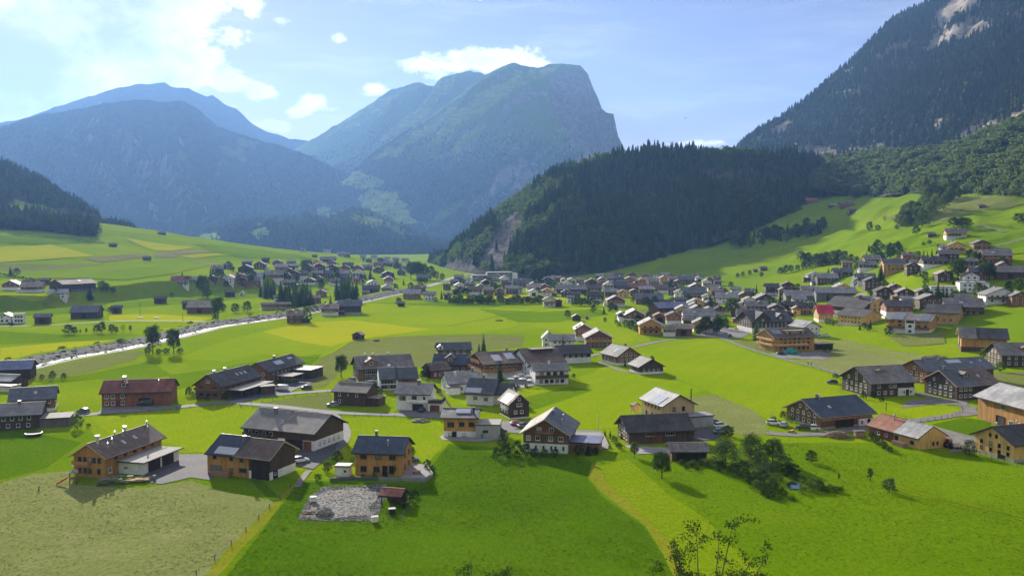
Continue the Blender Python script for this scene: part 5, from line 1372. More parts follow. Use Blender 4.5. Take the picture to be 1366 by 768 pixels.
h = lm('farmhouse with red window gable', House('farmhouse', (1095.4, 572.5), (1163, 566), 15, 'blue-roofed farmhouse with red-brown window gable and orange boarded barn front'))
h.block(3.7, 7.1, 'x', 'brown', ('grey', .5), 'navy', 1.1, 1.0, verge='honey' if 'honey' in M else 'paletrim')
h.rows('left', [1.5], 5, 1.0, 1.1).rows('left', [3.4], 5, 1.0, 1.1).win('left', [.4, .6], 5.2, .9, 1.0)
child('boarding', bmesh_data('boarding', [(.1, h.L-.1, -.16, -.045, 2.3, 3.6)], WALL['honey']), h.root, Matrix.Identity(4))
h.bay('front', .45, 6.0, 2.1).flue(.3, .08).skylight(-1, .32, .5).chimney(.3, .05, 1, 1.1, .6)
h.flat(h.L*.72, h.L-.1, -.5, .3, 2.15, 'white', 'gravel', .02, 'milk_room'); h.win('front', [.2], 1.1, .7, .9, 'darkframe').door('front', .7, .8, 1.8, 'darkwood_or_bay_shade')

h = lm('big black farmhouse', House('farmhouse', (1162, 529.5), (1219, 526.5), 16, 'big black shingled farmhouse with pale-framed windows and white corner block'))
h.block(4.9, 9.0, 'x', 'dark', ('dark', .4), 'plank', 1.1, 1.1, verge='trim')
h.rows('left', [1.3, 3.3], 5, 1.1, 1.2).rows('left', [5.3], 3, 1.1, 1.2).win('left', [.5], 7.0, 1.0, 1.0)
h.rows('front', [1.3], 3, 1.2, 1.2, b=.55).win('front', [.18, .45, .55], 3.4, 1.2, 1.0)
h.flat(h.L*.62, h.L+.1, -.3, 4, 2.7, 'white', 'plank', .02, 'white_block'); h.win('front', [.35, .75], 1.2, .8, 1.0).door('front', .55, .9, 1.9, 'darkwood_or_bay_shade')
h.dormer(-1, .42, .35, 3.0, .5, 'brown', ROOF['tan'], .3)

h = lm('brown-and-blue roofed farmhouse', House('farmhouse', (1276, 534), (1332, 530.8), 15, 'dark shingled farmhouse, roof half blue and half brown, small gabled dormer'))
x = h.L*.42
h.block(5.0, 8.8, 'x', 'dark', None, 'slate', 1.0, 0.9, X=(0, x), verge='paletrim')
h.rows('left', [1.4, 3.6], 5, 1.1, 1.2, shut='shut').rows('left', [5.6], 2, 1.0, 1.1).rows('front', [1.4, 3.6], 3, 1.1, 1.1)
h.dormer(-1, .85, .45, 2.2, 1.0, 'dark', ROOF['tan'], .6).chimney(.3, .08, 1)
h.block(4.9, 8.65, 'x', 'dark', None, 'umber', 1.0, .8, X=(x, h.L)); h.rows('front', [3.3], 4, .9, .9, 'darkframe').door('front', .5, 2.4, 2.4, 'darkwood_or_bay_shade', 'barn_door_or_bay_shade')
h.skylight(-1, .5, .4)

h = lm('reddish gable house', House('farmhouse', (1236, 513), (1325, 508), 13, 'reddish shingled house with dark blue roof and solar collector, behind dark farmhouse'))
h.block(4.9, 8.0, 'x', 'red', None, 'slate', .9, .9)
h.rows('left', [1.4, 3.4], 4, 1.0, 1.1).win('left', [.5], 5.4).solar(-1, .42, .62, .12, .4, 4, 1, 'collector').skylight(-1, .75, .4).skylight(-1, .9, .3).chimney(.12, .1).chimney(.3, .3)

h = lm('long grey-roofed barn at the right edge', House('barn', (1304, 558), (1389, 584), 15, 'large orange-brown boarded barn with light grey roof at right edge', 'barn'))
h.block(7.0, 10.2, 'x', 'larch', None, 'light', 1.2, 1.0)
h.bay('front', .38, 3.2, 2.6).win('front', [.55, .66], 1.6, 1.8, 1.3).win('front', [.42], 5.4, 2.4, 1.4, 'paletrim').win('front', [.8], 4.8, 1.0, 1.0, 'darkframe')

h = lm('honey farmhouse at the right edge', House('farmhouse', (1300, 602), (1352, 617), 15, 'honey-coloured farmhouse with dark roof and rows of small dark windows'))
h.block(4.6, 7.4, 'y', 'honey', ('grey', .7), 'charcoal', 1.0, 1.0, verge='trim')
h.win('front', [.18, .42, .64, .86], 3.2, .9, 1.0, 'darkframe').win('front', [.18, .42, .64, .86], 5.0 if False else 1.7, .9, 1.0, 'darkframe').win('front', [.4, .56], 5.3, .8, .9, 'darkframe').door('front', .7, 2.0, 1.0, 'darkwood_or_bay_shade', 'cellar_door')
h.flue(.25, .35, 1).flue(.6, .3, 1)

h = lm('red-and-grey roofed barn', House('barn', (1227, 600), (1262, 596), 17.5, 'narrow honey-boarded barn with roof half rust red and half light grey', 'barn'))
h.block(3.1, 5.5, 'y', 'honey', None, 'light', .8, .05, Y=(0, 8.6), verge='trim')
h.win('front', [.5, .66], 1.3, .7, .9, 'darkframe').win('left', [.7], 1.4, 1.3, .9, 'darkframe').door('left', .1, 1.0, 2.0, 'darkwood_or_bay_shade')
h.block(3.1, 5.5, 'y', 'maroon', None, 'rust', .8, .3, Y=(8.6, 17.5)); h.win('left', [.4, .7], 1.5, .9, .9).flue(.4, .2, 1)

# middle-left
h = lm('white house with brown garage doors', House('house', (529, 547), (572, 548), 10, 'white house with upper dark boarding, grey roof and brown garage doors'))
h.block(5.4, 7.6, 'x', 'white', None, 'grey', .9, .8)
h.win('front', [.14, .24], 3.9, 1.0, 1.3, 'darkframe').win('front', [.55], 3.8, 1.6, 1.7, 'darkframe').win('front', [.86], 3.9, 1.0, 1.2).door('front', .66, 3.2, 2.0, 'darkwood_or_bay_shade', 'garage_door').balcony('front', 2.6, .35, 1.0, 1.2, 'white').chimney(.6, .12, -1, 1.2, .8)
h.flat(h.L+.02, h.L+4.2, -1.2, 6, 2.5, 'white', 'gravel', .1, 'garage'); h.door('front', .5, 2.8, 2.0, 'door', 'garage_door')
child('railing', bmesh_data('railing', [(h.L+.05, h.L+4.2, -1.2, -1.1, 2.8, 3.7), (h.L+4.1, h.L+4.2, -1.099, 5.9, 2.8, 3.7)], WALL['dark']), h.root, Matrix.Identity(4))

h = lm('small dark farmhouse at the road fork', House('farmhouse', (445.6, 539.5), (488, 542), 9, 'small dark weathered farmhouse with grey shingle roof beside the road fork'))
h.block(4.6, 6.5, 'x', 'dark', None, 'plank', .9, .7); h.win('front', [.18, .72], 3.5, .9, 1.1).win('front', [.45], 3.5, .6, .6).win('front', [.18], 1.3, .9, 1.1).flat(h.L, h.L+4, 1, 6, 2.4, 'dark', 'tan', .5, 'lean_to')

h = lm('large old inn', House('farmhouse', (479, 510.5), (550, 506.5), 13, 'large old shuttered farmhouse with huge grey roof and gabled front dormer'))
h.block(5.3, 8.8, 'x', 'brown', ('white', .5), 'plank', 1.0, .9)
h.rows('left', [1.5, 3.6, 5.6], 5, 1.0, 1.2, shut='shut').rows('front', [1.5, 3.6], 6, 1.0, 1.2, b=.55, shut='shut').win('left', [.5], 7.2)
h.dormer(-1, .26, .75, 4.0, 1.6, 'brown', ROOF['tan'], 1.2)
for u in (.2, .34, .6): h.chimney(u, .05, 1, .9, .6, 'chimwhite')
h = lm('house with broad blue-grey roof', House('house', (506, 520.5), (556, 518.5), 9.5, 'white glazed house with broad blue-grey roof in front of the old inn'))
h.block(4.2, 7.0, 'x', 'brown', None, 'slate', .9, .7, X=(h.L*.5, h.L)); h.win('front', [.4], 3.0, 2.6, .8, 'darkframe')
h.block(4.2, 7.0, 'x', 'white', None, 'slate', .9, .05, X=(0, h.L*.5)); h.rows('front', [1.2, 3.0], 5, 1.0, 1.3, 'darkframe').chimney(.6, .08, 1, 1.0, .8, 'chimwhite')

h = lm('small blue-roofed chalet', House('house', (579, 497), (626, 497.5), 11, 'brown chalet with dark blue roof and white-trimmed gabled dormer'))
h.block(3.6, 6.6, 'x', 'brown', None, 'navy', .9, .9); h.rows('front', [1.6], 5, 1.1, 1.2).rows('left', [1.6, 3.8], 3).dormer(-1, .45, .7, 3.6, 1.5, 'brown', ROOF['navy'], 1.3).balcony('front', .6, .1, .6, 1.0, 'brown')
h = House('house', (584, 479), (628, 478), 9, 'blue-roofed house with small white gable, behind the brown chalet'); h.block(4.2, 6.6, 'x', 'brown', None, 'slate', .8, .7).rows('front', [3], 4).rows('left', [3], 2); h.dormer(-1, .12, .9, 2.4, 1.3, 'white', ROOF['slate'], .8)

h = lm('balconied chalet hotel', House('hotel', (647, 506), (696, 503), 17, 'brown chalet hotel with wooden balconies and two glazed roof panels', 'hotel'))
h.block(6.2, 9.1, 'x', 'brown', ('white', 2.6), 'umber', 1.3, 1.2, verge='paletrim')
h.balcony('left', 5.6, .2, .8, 1.3, 'larch').balcony('left', 2.8, 0, 1, 1.5, 'larch').balcony('front', 2.8, 0, .8, 1.4, 'larch')
h.rows('left', [1.2, 3.9, 6.6], 4, 1.1, 1.5, 'darkframe').rows('front', [1.2, 3.9], 5, 1.3, 1.5).solar(-1, .3, .5, .3, .8, 2, 1, 'collector').solar(-1, .62, .82, .2, .7, 2, 1, 'collector').chimney(.75, .05)
h = lm('white hotel with the dark shed dormer', House('hotel', (706, 506), (752, 502.5), 16, 'white hotel wing under big dark roof with long shed dormer', 'hotel'))
h.block(6.4, 10.6, 'x', 'white', None, 'umber', 1.0, .9); h.rows('left', [1.6, 3.8, 6.0], 4, 1.0, 1.3).rows('front', [3.8], 4)
child('dormer', bmesh_data('dormer', [(h.L*.25, h.L*.85, h.D*.32, h.D*.5, 8.0, 10.6)], WALL['dark']), h.root, Matrix.Identity(4)); child('dormer_roof', bmesh_data('dormer_roof', [(h.L*.2, h.L*.9, h.D*.25, h.D*.55, 10.603, 10.85)], ROOF['tan']), h.root, Matrix.Identity(4))
h = lm('white guesthouse with the terrace', House('hotel', (714, 513.5), (758, 512), 9.5, 'white guesthouse with dark balcony band and shallow grey roof', 'hotel'))
h.block(5.3, 7.0, 'x', 'white', None, 'grey', .9, .8, wins=None); h.balcony('front', 2.6, 0, 1, 1.2, 'dark').rows('front', [1.3], 5, 1.3, 1.3, 'darkframe').rows('front', [3.9], 4, 1.5, 1.6, 'darkframe').rows('right', [1.3, 3.9], 3).chimney(.5, .1, -1, .8, .7, 'chimwhite')

h = lm('white cottage with pale grey roof', House('house', (600, 525), (640, 522.5), 11, 'white cottage with pale grey tile roof and small front gable'))
h.block(3.6, 6.5, 'x', 'white', None, 'grey', .8, .7).rows('front', [1.5], 4).rows('left', [1.5, 3.6], 3); h.chimney(.3, .3, -1, 1.0, .7, 'chimwhite').chimney(.85, .1)
h.flat(-1.2, 3.0, -2.5, 1, 2.5, 'white', 'grey', .4, 'porch')
h = House('house', (575, 505), (600, 503), 8, 'small dark red-brown house with white gable corner beside white cottage'); h.block(3.2, 5.2, 'x', 'maroon', None, 'umber', .7, .5).rows('front', [1.5], 3)
h = lm('white house with the dark solar roof', House('house', (622, 539), (657, 541), 10, 'white house with steep dark slate roof carrying a row of solar collectors'))
h.block(4.0, 7.6, 'x', 'white', None, 'slate', .9, .6); h.win('front', [.35], 2.2, 1.4, 1.0, 'darkframe').win('front', [.75], 2.0, 1.4, 1.0, 'darkframe').rows('right', [2, 4.4], 2).solar(-1, .02, .55, .62, .92, 6, 1, 'collector').chimney(.5, .05)
h.block(3.8, 6.4, 'x', 'white', None, 'slate', .8, .5, X=(h.L+.05, h.L+5), Y=(2.5, 9)); h.win('front', [.5], 2)
h = lm('dark shingled house with one solar panel', House('house', (680, 559), (705.6, 557), 8.5, 'dark shingled gable house with tan roof and one big solar panel'))
h.block(4.7, 7.3, 'y', 'dark', ('white', .4), 'tan', .7, .6, verge='paletrim'); h.win('front', [.3, .62], 2.0, 1.1, 1.0).win('front', [.5], 4.1, 1.8, .9, 'frame').win('front', [.5], 5.8, .8, .8).rows('left', [2, 4], 3, .9, 1.0).solar(1, .15, .7, .3, .95, 2, 1, 'collector')
h.balcony('left', 2.6, .3, .9, .8, 'white')

h = lm('dark cottage by the field path', House('farmhouse', (824, 488), (853, 486), 13, 'brown farmhouse with grey roof skylight beside the field path')); h.block(4.2, 7.5, 'y', 'brown', ('white', 1.2), 'grey', .9, .8); h.rows('front', [2.4, 4.6], 4, 1, 1.1).rows('left', [2.4], 4).skylight(1, .4, .5, 2.0, 2.2).chimney(.3, .1)
h = lm('black gabled barn on the meadow', House('barn', (853, 499.5), (884.6, 498), 9.5, 'black gabled barn with grey roof standing on bright meadow', 'barn')); h.block(3.1, 5.8, 'y', 'dark', ('white', .9), 'grey', .8, .7); h.rows('front', [1.6], 4, .8, .8)
h = lm('brown balconied house', House('house', (782, 463), (816, 463), 14, 'brown gable-fronted chalet with pale roof and skylight, right of three')); h.block(4.8, 8.1, 'y', 'brown', None, 'grey', 1.0, .9, verge='paletrim'); h.rows('front', [1.5, 3.8], 5, 1.1, 1.2).balcony('front', 2.6, 0, 1, 1.2, 'larch').skylight(1, .2, .5, 2.4, 2.0)
h = House('house', (768, 455), (789, 455), 13, 'reddish chalet with bright reflecting roof panels behind brown chalet'); h.block(6.2, 8.6, 'y', 'red', ('white', 2.4), 'light', .9, .8); h.rows('front', [1.3, 3.6, 5.6], 3).rows('left', [1.3, 4], 4).solar(1, .1, .5, .2, .8, 4, 2, 'solar')
h = House('house', (734, 466), (766, 466), 9, 'white house with grey ridge roof beside the brown chalets'); h.block(4.4, 6.6, 'x', 'white', None, 'grey', .8, .7).rows('front', [1.4, 3.3], 4)
h = House('house', (724, 463), (739, 463), 9, 'narrow white gable house at meadow edge, grey roof'); h.block(4.6, 7.2, 'y', 'white', None, 'grey', .7, .6).rows('front', [1.4, 3.6], 2)
h = House('house', (749, 485), (788, 483.5), 11, 'two-storey house, white below and black boards above, wide black roof'); h.block(4.4, 7.0, 'x', 'dark', ('white', 2.4), 'charcoal', .9, .9).rows('front', [1.2, 3.3], 4).rows('left', [3.3], 3)

# left
h = lm('long maroon-roofed farmhouse', House('farmhouse', (136, 543), (228, 540), 11, 'long red-brown farmhouse with maroon roof and a tiny dormer'))
h.block(4.7, 7.5, 'x', 'red', None, 'maroon', .9, .7); h.win('front', [.07, .16], 1.2, 1.1, 1.2).win('front', [.07, .16, .30], 3.3, 1.1, 1.2).win('front', [.30], 1.2, 1.1, 1.2).door('front', .24, 1.1, 2.0).bay('front', .62, 3.2, 2.4)
h.dormer(-1, .31, .55, 1.5, 1.3, 'brown', ROOF['maroon'], .7).chimney(.28, .06, 1, 1.0, .8, 'chimwhite').flue(.78, .4)
h = lm('timber house with the carport', House('house', (261, 531), (295, 533), 23, 'brown timber house with charcoal roof, long carport on its right'))
h.block(4.7, 8.0, 'y', 'brown', None, 'charcoal', .9, .8); h.rows('front', [1.5, 3.6], 3, 1.6, .9, 'darkframe').win('front', [.5], 5.8, 1.4, .8).rows('right', [3.7], 6, 1.2, 1.0, 'darkframe').balcony('front', 2.7, 0, 1, 1.0, 'brown')
for u in (.55, .65, .75): h.skylight(-1, u, .45)
for u in (.2, .45): h.chimney(u, .1, 1, .9, .6, 'chimwhite')
h.flat(h.L+.05, h.L+6, 3, 22, 2.7, 'greywood', 'gravel', .4, open_=True)
h = lm('black timber house with the carports', House('house', (328, 511), (358, 512.5), 25, 'dark timber house with black roof and two flat carports alongside'))
h.block(4.9, 7.6, 'y', 'brown', None, 'charcoal', 1.0, .9); h.rows('front', [1.5, 3.6], 3, 1.2, 1.1).rows('right', [1.5, 3.7], 7, 1.2, 1.1).solar(-1, .35, .55, .25, .6, 4, 1, 'collector').skylight(-1, .8, .3, 3, 1.2).chimney(.5, .05, 1, .9)
h.flat(h.L+1.5, h.L+8, 3, 11, 2.6, 'greywood', 'gravel', .4, open_=True).flat(h.L+1.5, h.L+9, 15, 25, 3.2, 'dark', 'light', .4)
h = House('shed', (349, 526.5), (367, 525), 4, 'small dark green garden shed with flat roof beside white van', 'shed'); h.flat(0, h.L, 0, 4, 2.6, 'dark', 'gravel', .3, 'wall'); h.door('right', .5, .9, 2.0, 'frame')
h = lm('house with blue-grey roof on the left', House('house', (14, 552), (73, 548), 10, 'dark house with plain blue-grey roof behind grey-roofed house at left edge')); h.block(4.2, 6.9, 'x', 'brown', ('white', 1.0), 'slate', .8, .7); h.rows('front', [1.4], 4).win('front', [.86], 3.2, 1.4, 1.1).rows('right', [1.4, 3.2], 2).skylight(-1, .55, .45)
h = lm('grey-roofed house at the left edge', House('house', (-32, 576), (53, 571), 11, 'dark house with broad light grey roof and flat annex at left edge')); h.block(4.2, 6.4, 'x', 'dark', None, 'grey', .9, .8); h.rows('front', [3.2], 6, 1.0, 1.1).rows('front', [1.2], 5, 1.0, 1.1).chimney(.62, .15, -1, .9, .6)
h.flat(h.L+.05, h.L+7.5, 0, 8, 2.5, 'greywood', 'gravel', .4)
h = lm('blue-roofed barn at the left edge', House('barn', (-6, 508), (40.5, 506), 11, 'black barn with blue metal roof beside river at left edge', 'barn')); h.block(4.2, 6.6, 'x', 'dark', None, 'blue', .8, .7)
h = House('barn', (-30, 517), (15, 519), 8, 'low shed with pale sheet roof beside black barn at left edge', 'shed'); h.block(2.8, 4.4, 'x', 'dark', None, 'light', .6, .5); h.flat(h.L*.5, h.L+4.5, -5, -.5, 1.9, 'cream', 'light', .3, 'low_wing')

# right and centre
h = lm('dark farmhouse at the far right', House('farmhouse', (1336, 490), (1385, 488), 14, 'dark shingled farmhouse with grey roof at right edge, pink dormer')); h.block(5.0, 8.9, 'x', 'dark', None, 'plank', 1.0, .9); h.rows('left', [1.4, 3.6], 4, 1.0, 1.2).win('left', [.4, .6], 5.6).rows('front', [1.4, 3.6], 4).dormer(-1, .7, .6, 3, 1.2, 'red', ROOF['tan'], .5)
h = lm('big barn with the stone ramp', House('barn', (1282, 469), (1343, 468), 14, 'big orange-brown barn with two-tone dark roof on stilted base', 'barn')); h.block(6.2, 9.8, 'x', 'larch', ('dark', 1.8), 'plank', 1.1, 1.1, X=(0, h.L*.4), verge='paletrim'); h.win('left', [.5], 4.4, 3.0, .9, 'paletrim').bay('left', .5, 3.4, 3.0, 1.9)
h.block(6.2, 9.8, 'x', 'larch', ('dark', 1.8), 'charcoal', 1.1, 1.0, X=(h.L*.4, h.L))
h = lm('long hotel with white centre', House('hotel', (1185, 444.5), (1240, 445), 15, 'three-storey chalet hotel with white centre bay, brown wings and solar roof', 'hotel'))
h.block(7.3, 9.9, 'x', 'larch', ('white', 2.4), 'grey', 1.2, 1.0, verge='paletrim'); w = h.L
h.flat(w*.42, w*.66, -1.0, 3, 7.4, 'white', 'grey', .02, 'centre_bay'); h.rows('front', [1.4, 4.0], 1, 1.6, 1.3, 'darkframe').win('front', [.5], 6.2, 3.8, 1.1, 'darkframe')
h.body = (0, w, 0, h.D); h.win('front', [.1, .28, .74, .9], 3.8, 1.6, 1.6, 'darkframe').win('front', [.1, .28, .74, .9], 6.2, 1.6, 1.4, 'darkframe').win('front', [.12, .3, .75, .9], 1.3, 1.2, 1.2).rows('left', [1.3, 3.8, 6.2], 4, 1.2, 1.3)
h.balcony('front', 2.7, .01, .41, 1.3, 'brown').balcony('front', 2.7, .67, .99, 1.3, 'brown').balcony('left', 2.7, 0, 1, 1.3, 'red').balcony('left', 5.2, 0, 1, 1.3, 'red').solar(-1, .1, .38, .05, .95, 8, 3, 'solar').solar(-1, .74, .94, .05, .95, 6, 3, 'solar')
h = lm('long honey barn', House('barn', (1234, 433), (1277, 432), 18, 'long honey-boarded barn with dark roof and few small windows', 'barn')); h.block(6.4, 10.0, 'x', 'honey', ('grey', 1.0), 'charcoal', 1.1, 1.0); h.rows('front', [2.6], 4, 1.0, .8, 'darkframe').rows('left', [2.6, 5], 3).flue(.2, .1)
h = lm('honey farmhouse with the black roof', House('farmhouse', (1117.6, 434), (1152, 434), 15, 'honey farmhouse with plain black roof beside crimson-roofed house')); h.block(6.2, 9.4, 'x', 'honey', ('cream', 1.2), 'charcoal', 1.1, 1.1, verge='paletrim'); h.rows('left', [1.8, 4.2], 4).win('left', [.5], 6.4).rows('front', [2.4, 4.6], 6, .9, .9, 'darkframe')
h = lm('crimson-roofed house', House('house', (1092, 430), (1111, 429.5), 15, 'honey chalet with bright crimson roof')); h.block(5.8, 10, 'x', 'honey', ('white', 1.5), 'crimson', 1.0, .9, verge='paletrim'); h.rows('left', [2, 4.4, 6.6], 3).rows('front', [2.2, 4.4], 3)
h = lm('black-roofed church house', House('farmhouse', (1103, 423), (1152, 423), 17, 'very large black roof with brick chimney behind crimson-roofed house')); h.block(7.0, 12.5, 'x', 'dark', ('white', 4), 'charcoal', 1.1, 1.0); h.rows('front', [2], 6).chimney(.68, .1, -1, 2.0, 1.4, 'door')
h = lm('hotel beside the green tarp', House('hotel', (1033, 469), (1086, 467), 14, 'honey hotel with balconies, dark roof and long glazed shed dormer', 'hotel'))
h.block(6.9, 9.8, 'x', 'larch', None, 'umber', 1.3, 1.1, verge='paletrim'); h.rows('left', [1.4, 3.8, 6.2], 4, 1.2, 1.4).rows('front', [1.4, 3.8, 6.0], 7, 1.2, 1.2, 'darkframe')
for z in (2.7, 5.1): h.balcony('left', z, 0, 1, 1.4, 'honey')
h.balcony('front', 2.7, 0, .8, 1.4, 'honey').solar(-1, .08, .28, .1, .6, 3, 2, 'solar')
child('dormer', bmesh_data('dormer', [(h.L*.36, h.L*.8, 2.2, 5.6, 7.6, 9.3)], WALL['honey']), h.root, Matrix.Identity(4)); child('dormer_roof', bmesh_data('dormer_roof', [(h.L*.33, h.L*.83, 1.7, 6.0, 9.303, 9.5)], ROOF['tan']), h.root, Matrix.Identity(4)); h.body = (h.L*.36, h.L*.8, 2.2, 5.6); h.rows('front', [8.4], 4, 1.3, 1.0, 'darkframe')
h.flat(h.L+.5, h.L+11, 1, 7, 2.6, 'dark', 'umber', .5, 'garage'); h.bay('front', .3, 3.5, 2.0).bay('front', .75, 3.5, 2.0)
h = lm('great black hotel', House('hotel', (1003, 444), (1056, 443), 20, 'great black-shingled hotel with steep dark roof and two cross gables', 'hotel')); h.block(6.5, 11.5, 'x', 'dark', ('white', 2.6), 'charcoal', 1.1, 1.0); h.rows('front', [1.3, 3.8, 5.6], 8, 1.1, 1.3).rows('left', [1.3, 3.8, 6], 5).dormer(-1, .28, .95, 9, 1.4, 'dark', ROOF['charcoal'], 3.8).dormer(-1, .72, .8, 4.5, 1.6, 'dark', ROOF['plank'], 1.8)
h = lm('white gabled house behind the hotel', House('house', (1072, 449), (1094, 448), 13, 'white gable house with light roof and skylight behind honey hotel')); h.block(5, 8, 'y', 'white', None, 'light', .8, .8); h.rows('front', [1.6, 4], 3).rows('left', [3], 4).skylight(1, .3, .5, 2.4, 2.4)
h = lm('blue barn roof in the village', House('barn', (879, 421.5), (919, 420), 14, 'dark barn with shining blue steel roof in mid village', 'barn')); h.block(5.6, 8.6, 'x', 'dark', None, 'blue', 1.0, .9); h.rows('front', [2.5], 5, .9, .9); h.chimney(.42, .3)
h = lm('dark barn by the river', House('barn', (452, 419.5), (482, 419), 14, 'dark brown barn with dark slate roof standing by the river', 'barn')); h.block(6.0, 9.2, 'x', 'dark', ('grey', 1.4), 'slate', 1.0, .9)
h = lm('long dark barn on the terrace', House('barn', (84, 389), (128, 388), 18, 'long dark barn with brown roof above the grassy terrace bank', 'barn')); h.block(6.2, 9.6, 'x', 'dark', ('greywood', 1.5), 'umber', 1.1, 1.0); h.skylight(-1, .6, .4, 2.4, 1.6)
h = lm('lone meadow hut with the pale roof', House('hut', (470, 452.7), (482, 453), 4.4, 'tiny lone meadow hut with pale tan roof', 'hut')); h.block(2.5, 3.8, 'y', 'dark', None, 'tan', .5, .4); h.door('front', .5, 1.0, 1.7, 'darkwood_or_bay_shade')
# ------------------------------------------------------------------ the smaller houses of the village and the hamlets
def to_px(p):
    v = Vector((p[0], p[1], p[2]-CAM_H))
    c, s = math.cos(TILT), math.sin(TILT)
    d = v.y*c-v.z*s; up = v.y*s+v.z*c
    return W0/2+FOC*v.x/d, H0/2-FOC*up/d
WN = {'larch': 'orange', 'honey': 'honey-coloured', 'pale': 'pale timber', 'brown': 'brown', 'dark': 'dark', 'red': 'reddish', 'greywood': 'grey', 'white': 'white', 'cream': 'cream', 'grey': 'grey', 'maroon': 'maroon'}
RN = {'slate': 'slate', 'navy': 'dark blue', 'charcoal': 'black', 'umber': 'dark brown', 'plank': 'weathered', 'grey': 'grey', 'light': 'pale', 'tan': 'tan', 'rust': 'rusty', 'maroon': 'maroon', 'blue': 'blue', 'crimson': 'crimson', 'ribbed': 'ribbed grey', 'gravel': 'flat'}
PENDING = []
SZ = {'h': ('house', 'house'), 'b': ('barn', 'barn'), 't': ('hut', 'hut'), 'f': ('house', 'house')}
def small(px, py, w, kind='h', axis='x', wall='brown', roof='grey', base=None, rot=0.0, n=None, group='houses of the village'):
    rr = random.Random(int(px*7+py*13))
    c = at(px, py); Y = c.y
    wm = w*Y/FOC
    ang = rot+rr.uniform(-.06, .06)-0.5*math.atan2(c.x, c.y)
    ex = Vector((math.cos(ang), math.sin(ang))); a = c.to_2d()-ex*wm/2; b = c.to_2d()+ex*wm/2
    dep = (wm*rr.uniform(.75, 1.0) if axis == 'x' else wm*rr.uniform(1.05, 1.3)) if kind != 't' else wm*.9
    dep = min(max(dep, 3.5), 16)
    nm, cat = SZ[kind]
    h = House(nm, (a.x, a.y, 0), (b.x, b.y, 0), dep, cat=cat, group=group, far=True)
    across = dep if axis == 'x' else wm
    if kind == 't': ev = min(2.6, wm*.55); rd = ev+across*.28
    elif kind == 'b': ev = 4.4; rd = ev+across*.23
    else:
        ev = 5.2+rr.uniform(-.5, .6) if wm > 8 else 4.4; rd = ev+across*rr.uniform(.21, .27)
    if kind == 'f':
        h.flat(0, h.L, 0, dep, 5.6, wall, roof if roof != 'gravel' else 'gravel', .3, 'wall')
        h.rows('front', [1.6, 4.0], n or max(3, int(wm/3)), 1.2, 1.2, 'darkframe')
    else:
        h.block(ev, rd, axis, wall, base, roof, .9 if kind != 't' else .5, .8 if kind != 't' else .4, verge='paletrim' if wall in ('honey', 'larch', 'brown') and rr.random() < .5 else None)
        if kind == 'h':
            k = n or max(2, min(5, int(wm/3.2)))
            fr = 'frame' if wall in ('dark', 'brown', 'red', 'maroon') else 'darkframe'
            h.rows('front', [1.5, 3.9], k, 1.2, 1.3, fr, .1)
            if c.x > 0: h.rows('left', [3.9], 3, 1.2, 1.3, fr, .1)
            else: h.rows('right', [3.9], 3, 1.2, 1.3, fr, .1)
            if axis == 'y' and rr.random() < .6: h.balcony('front', 2.7, .05, .95, 1.2, 'brown' if wall != 'brown' else 'larch')
            elif axis == 'y': h.win('front', [.5], ev+.6, 1.0, 1.0, fr)
            h.chimney(rr.uniform(.25, .75), .12, rr.choice((-1, 1)), 1.0, .7)
            if rr.random() < .25: h.skylight(-1 if axis == 'x' else 1, rr.uniform(.3, .7), .5, 2.0, 1.6)
            q = rr.random()
            if wm > 8 and q < .3: h.flat(h.L+.03, h.L+rr.uniform(2.5, 4.5), dep*.2, dep*.8, 2.5, rr.choice(('dark', 'brown', 'white', 'greywood')), rr.choice(('gravel', 'light')), .3, 'lean_to')
            elif wm > 8 and q < .5: h.flat(-rr.uniform(2.5, 4), -.03, dep*.1, dep*.7, 2.5, rr.choice(('dark', 'brown', 'white')), 'gravel', .3, 'lean_to')
            if wm > 9 and axis == 'x' and rr.random() < .45: h.body = (0, h.L, 0, dep); h.balcony('front', 2.7, rr.uniform(0, .3), rr.uniform(.6, 1), 1.1, rr.choice(('brown', 'larch', 'dark')))
            if wm > 9 and axis == 'x' and rr.random() < .3: h.dormer(-1, rr.uniform(.3, .7), .55, 2.8, 1.2, wall, None, .8)
        elif kind == 'b':
            h.door('front', .5, 3.2, 3.0, 'darkwood_or_bay_shade', 'barn_door_or_bay_shade')
        else:
            h.door('front', .5, 1.0, 1.7, 'darkwood_or_bay_shade', 'door')
    size = 'tiny' if kind == 't' else ('small' if wm < 9.5 else ('long' if axis == 'x' and wm > 16 else ''))
    gb = 'gabled' if axis == 'y' and kind == 'h' else ''
    bs = f' on {WN[base[0]]} base' if base else ''
    desc = ' '.join(x for x in (size, WN[wall], gb, cat) if x)+f' with {RN[roof]} roof'+bs
    PENDING.append((h.root, desc, (px, py)))
    return h
G1, G2, G3, G4 = 'houses of the main village', 'houses of the left village', 'houses on the right slope', 'houses at the far end of the valley'
W = ('white', 2.4)
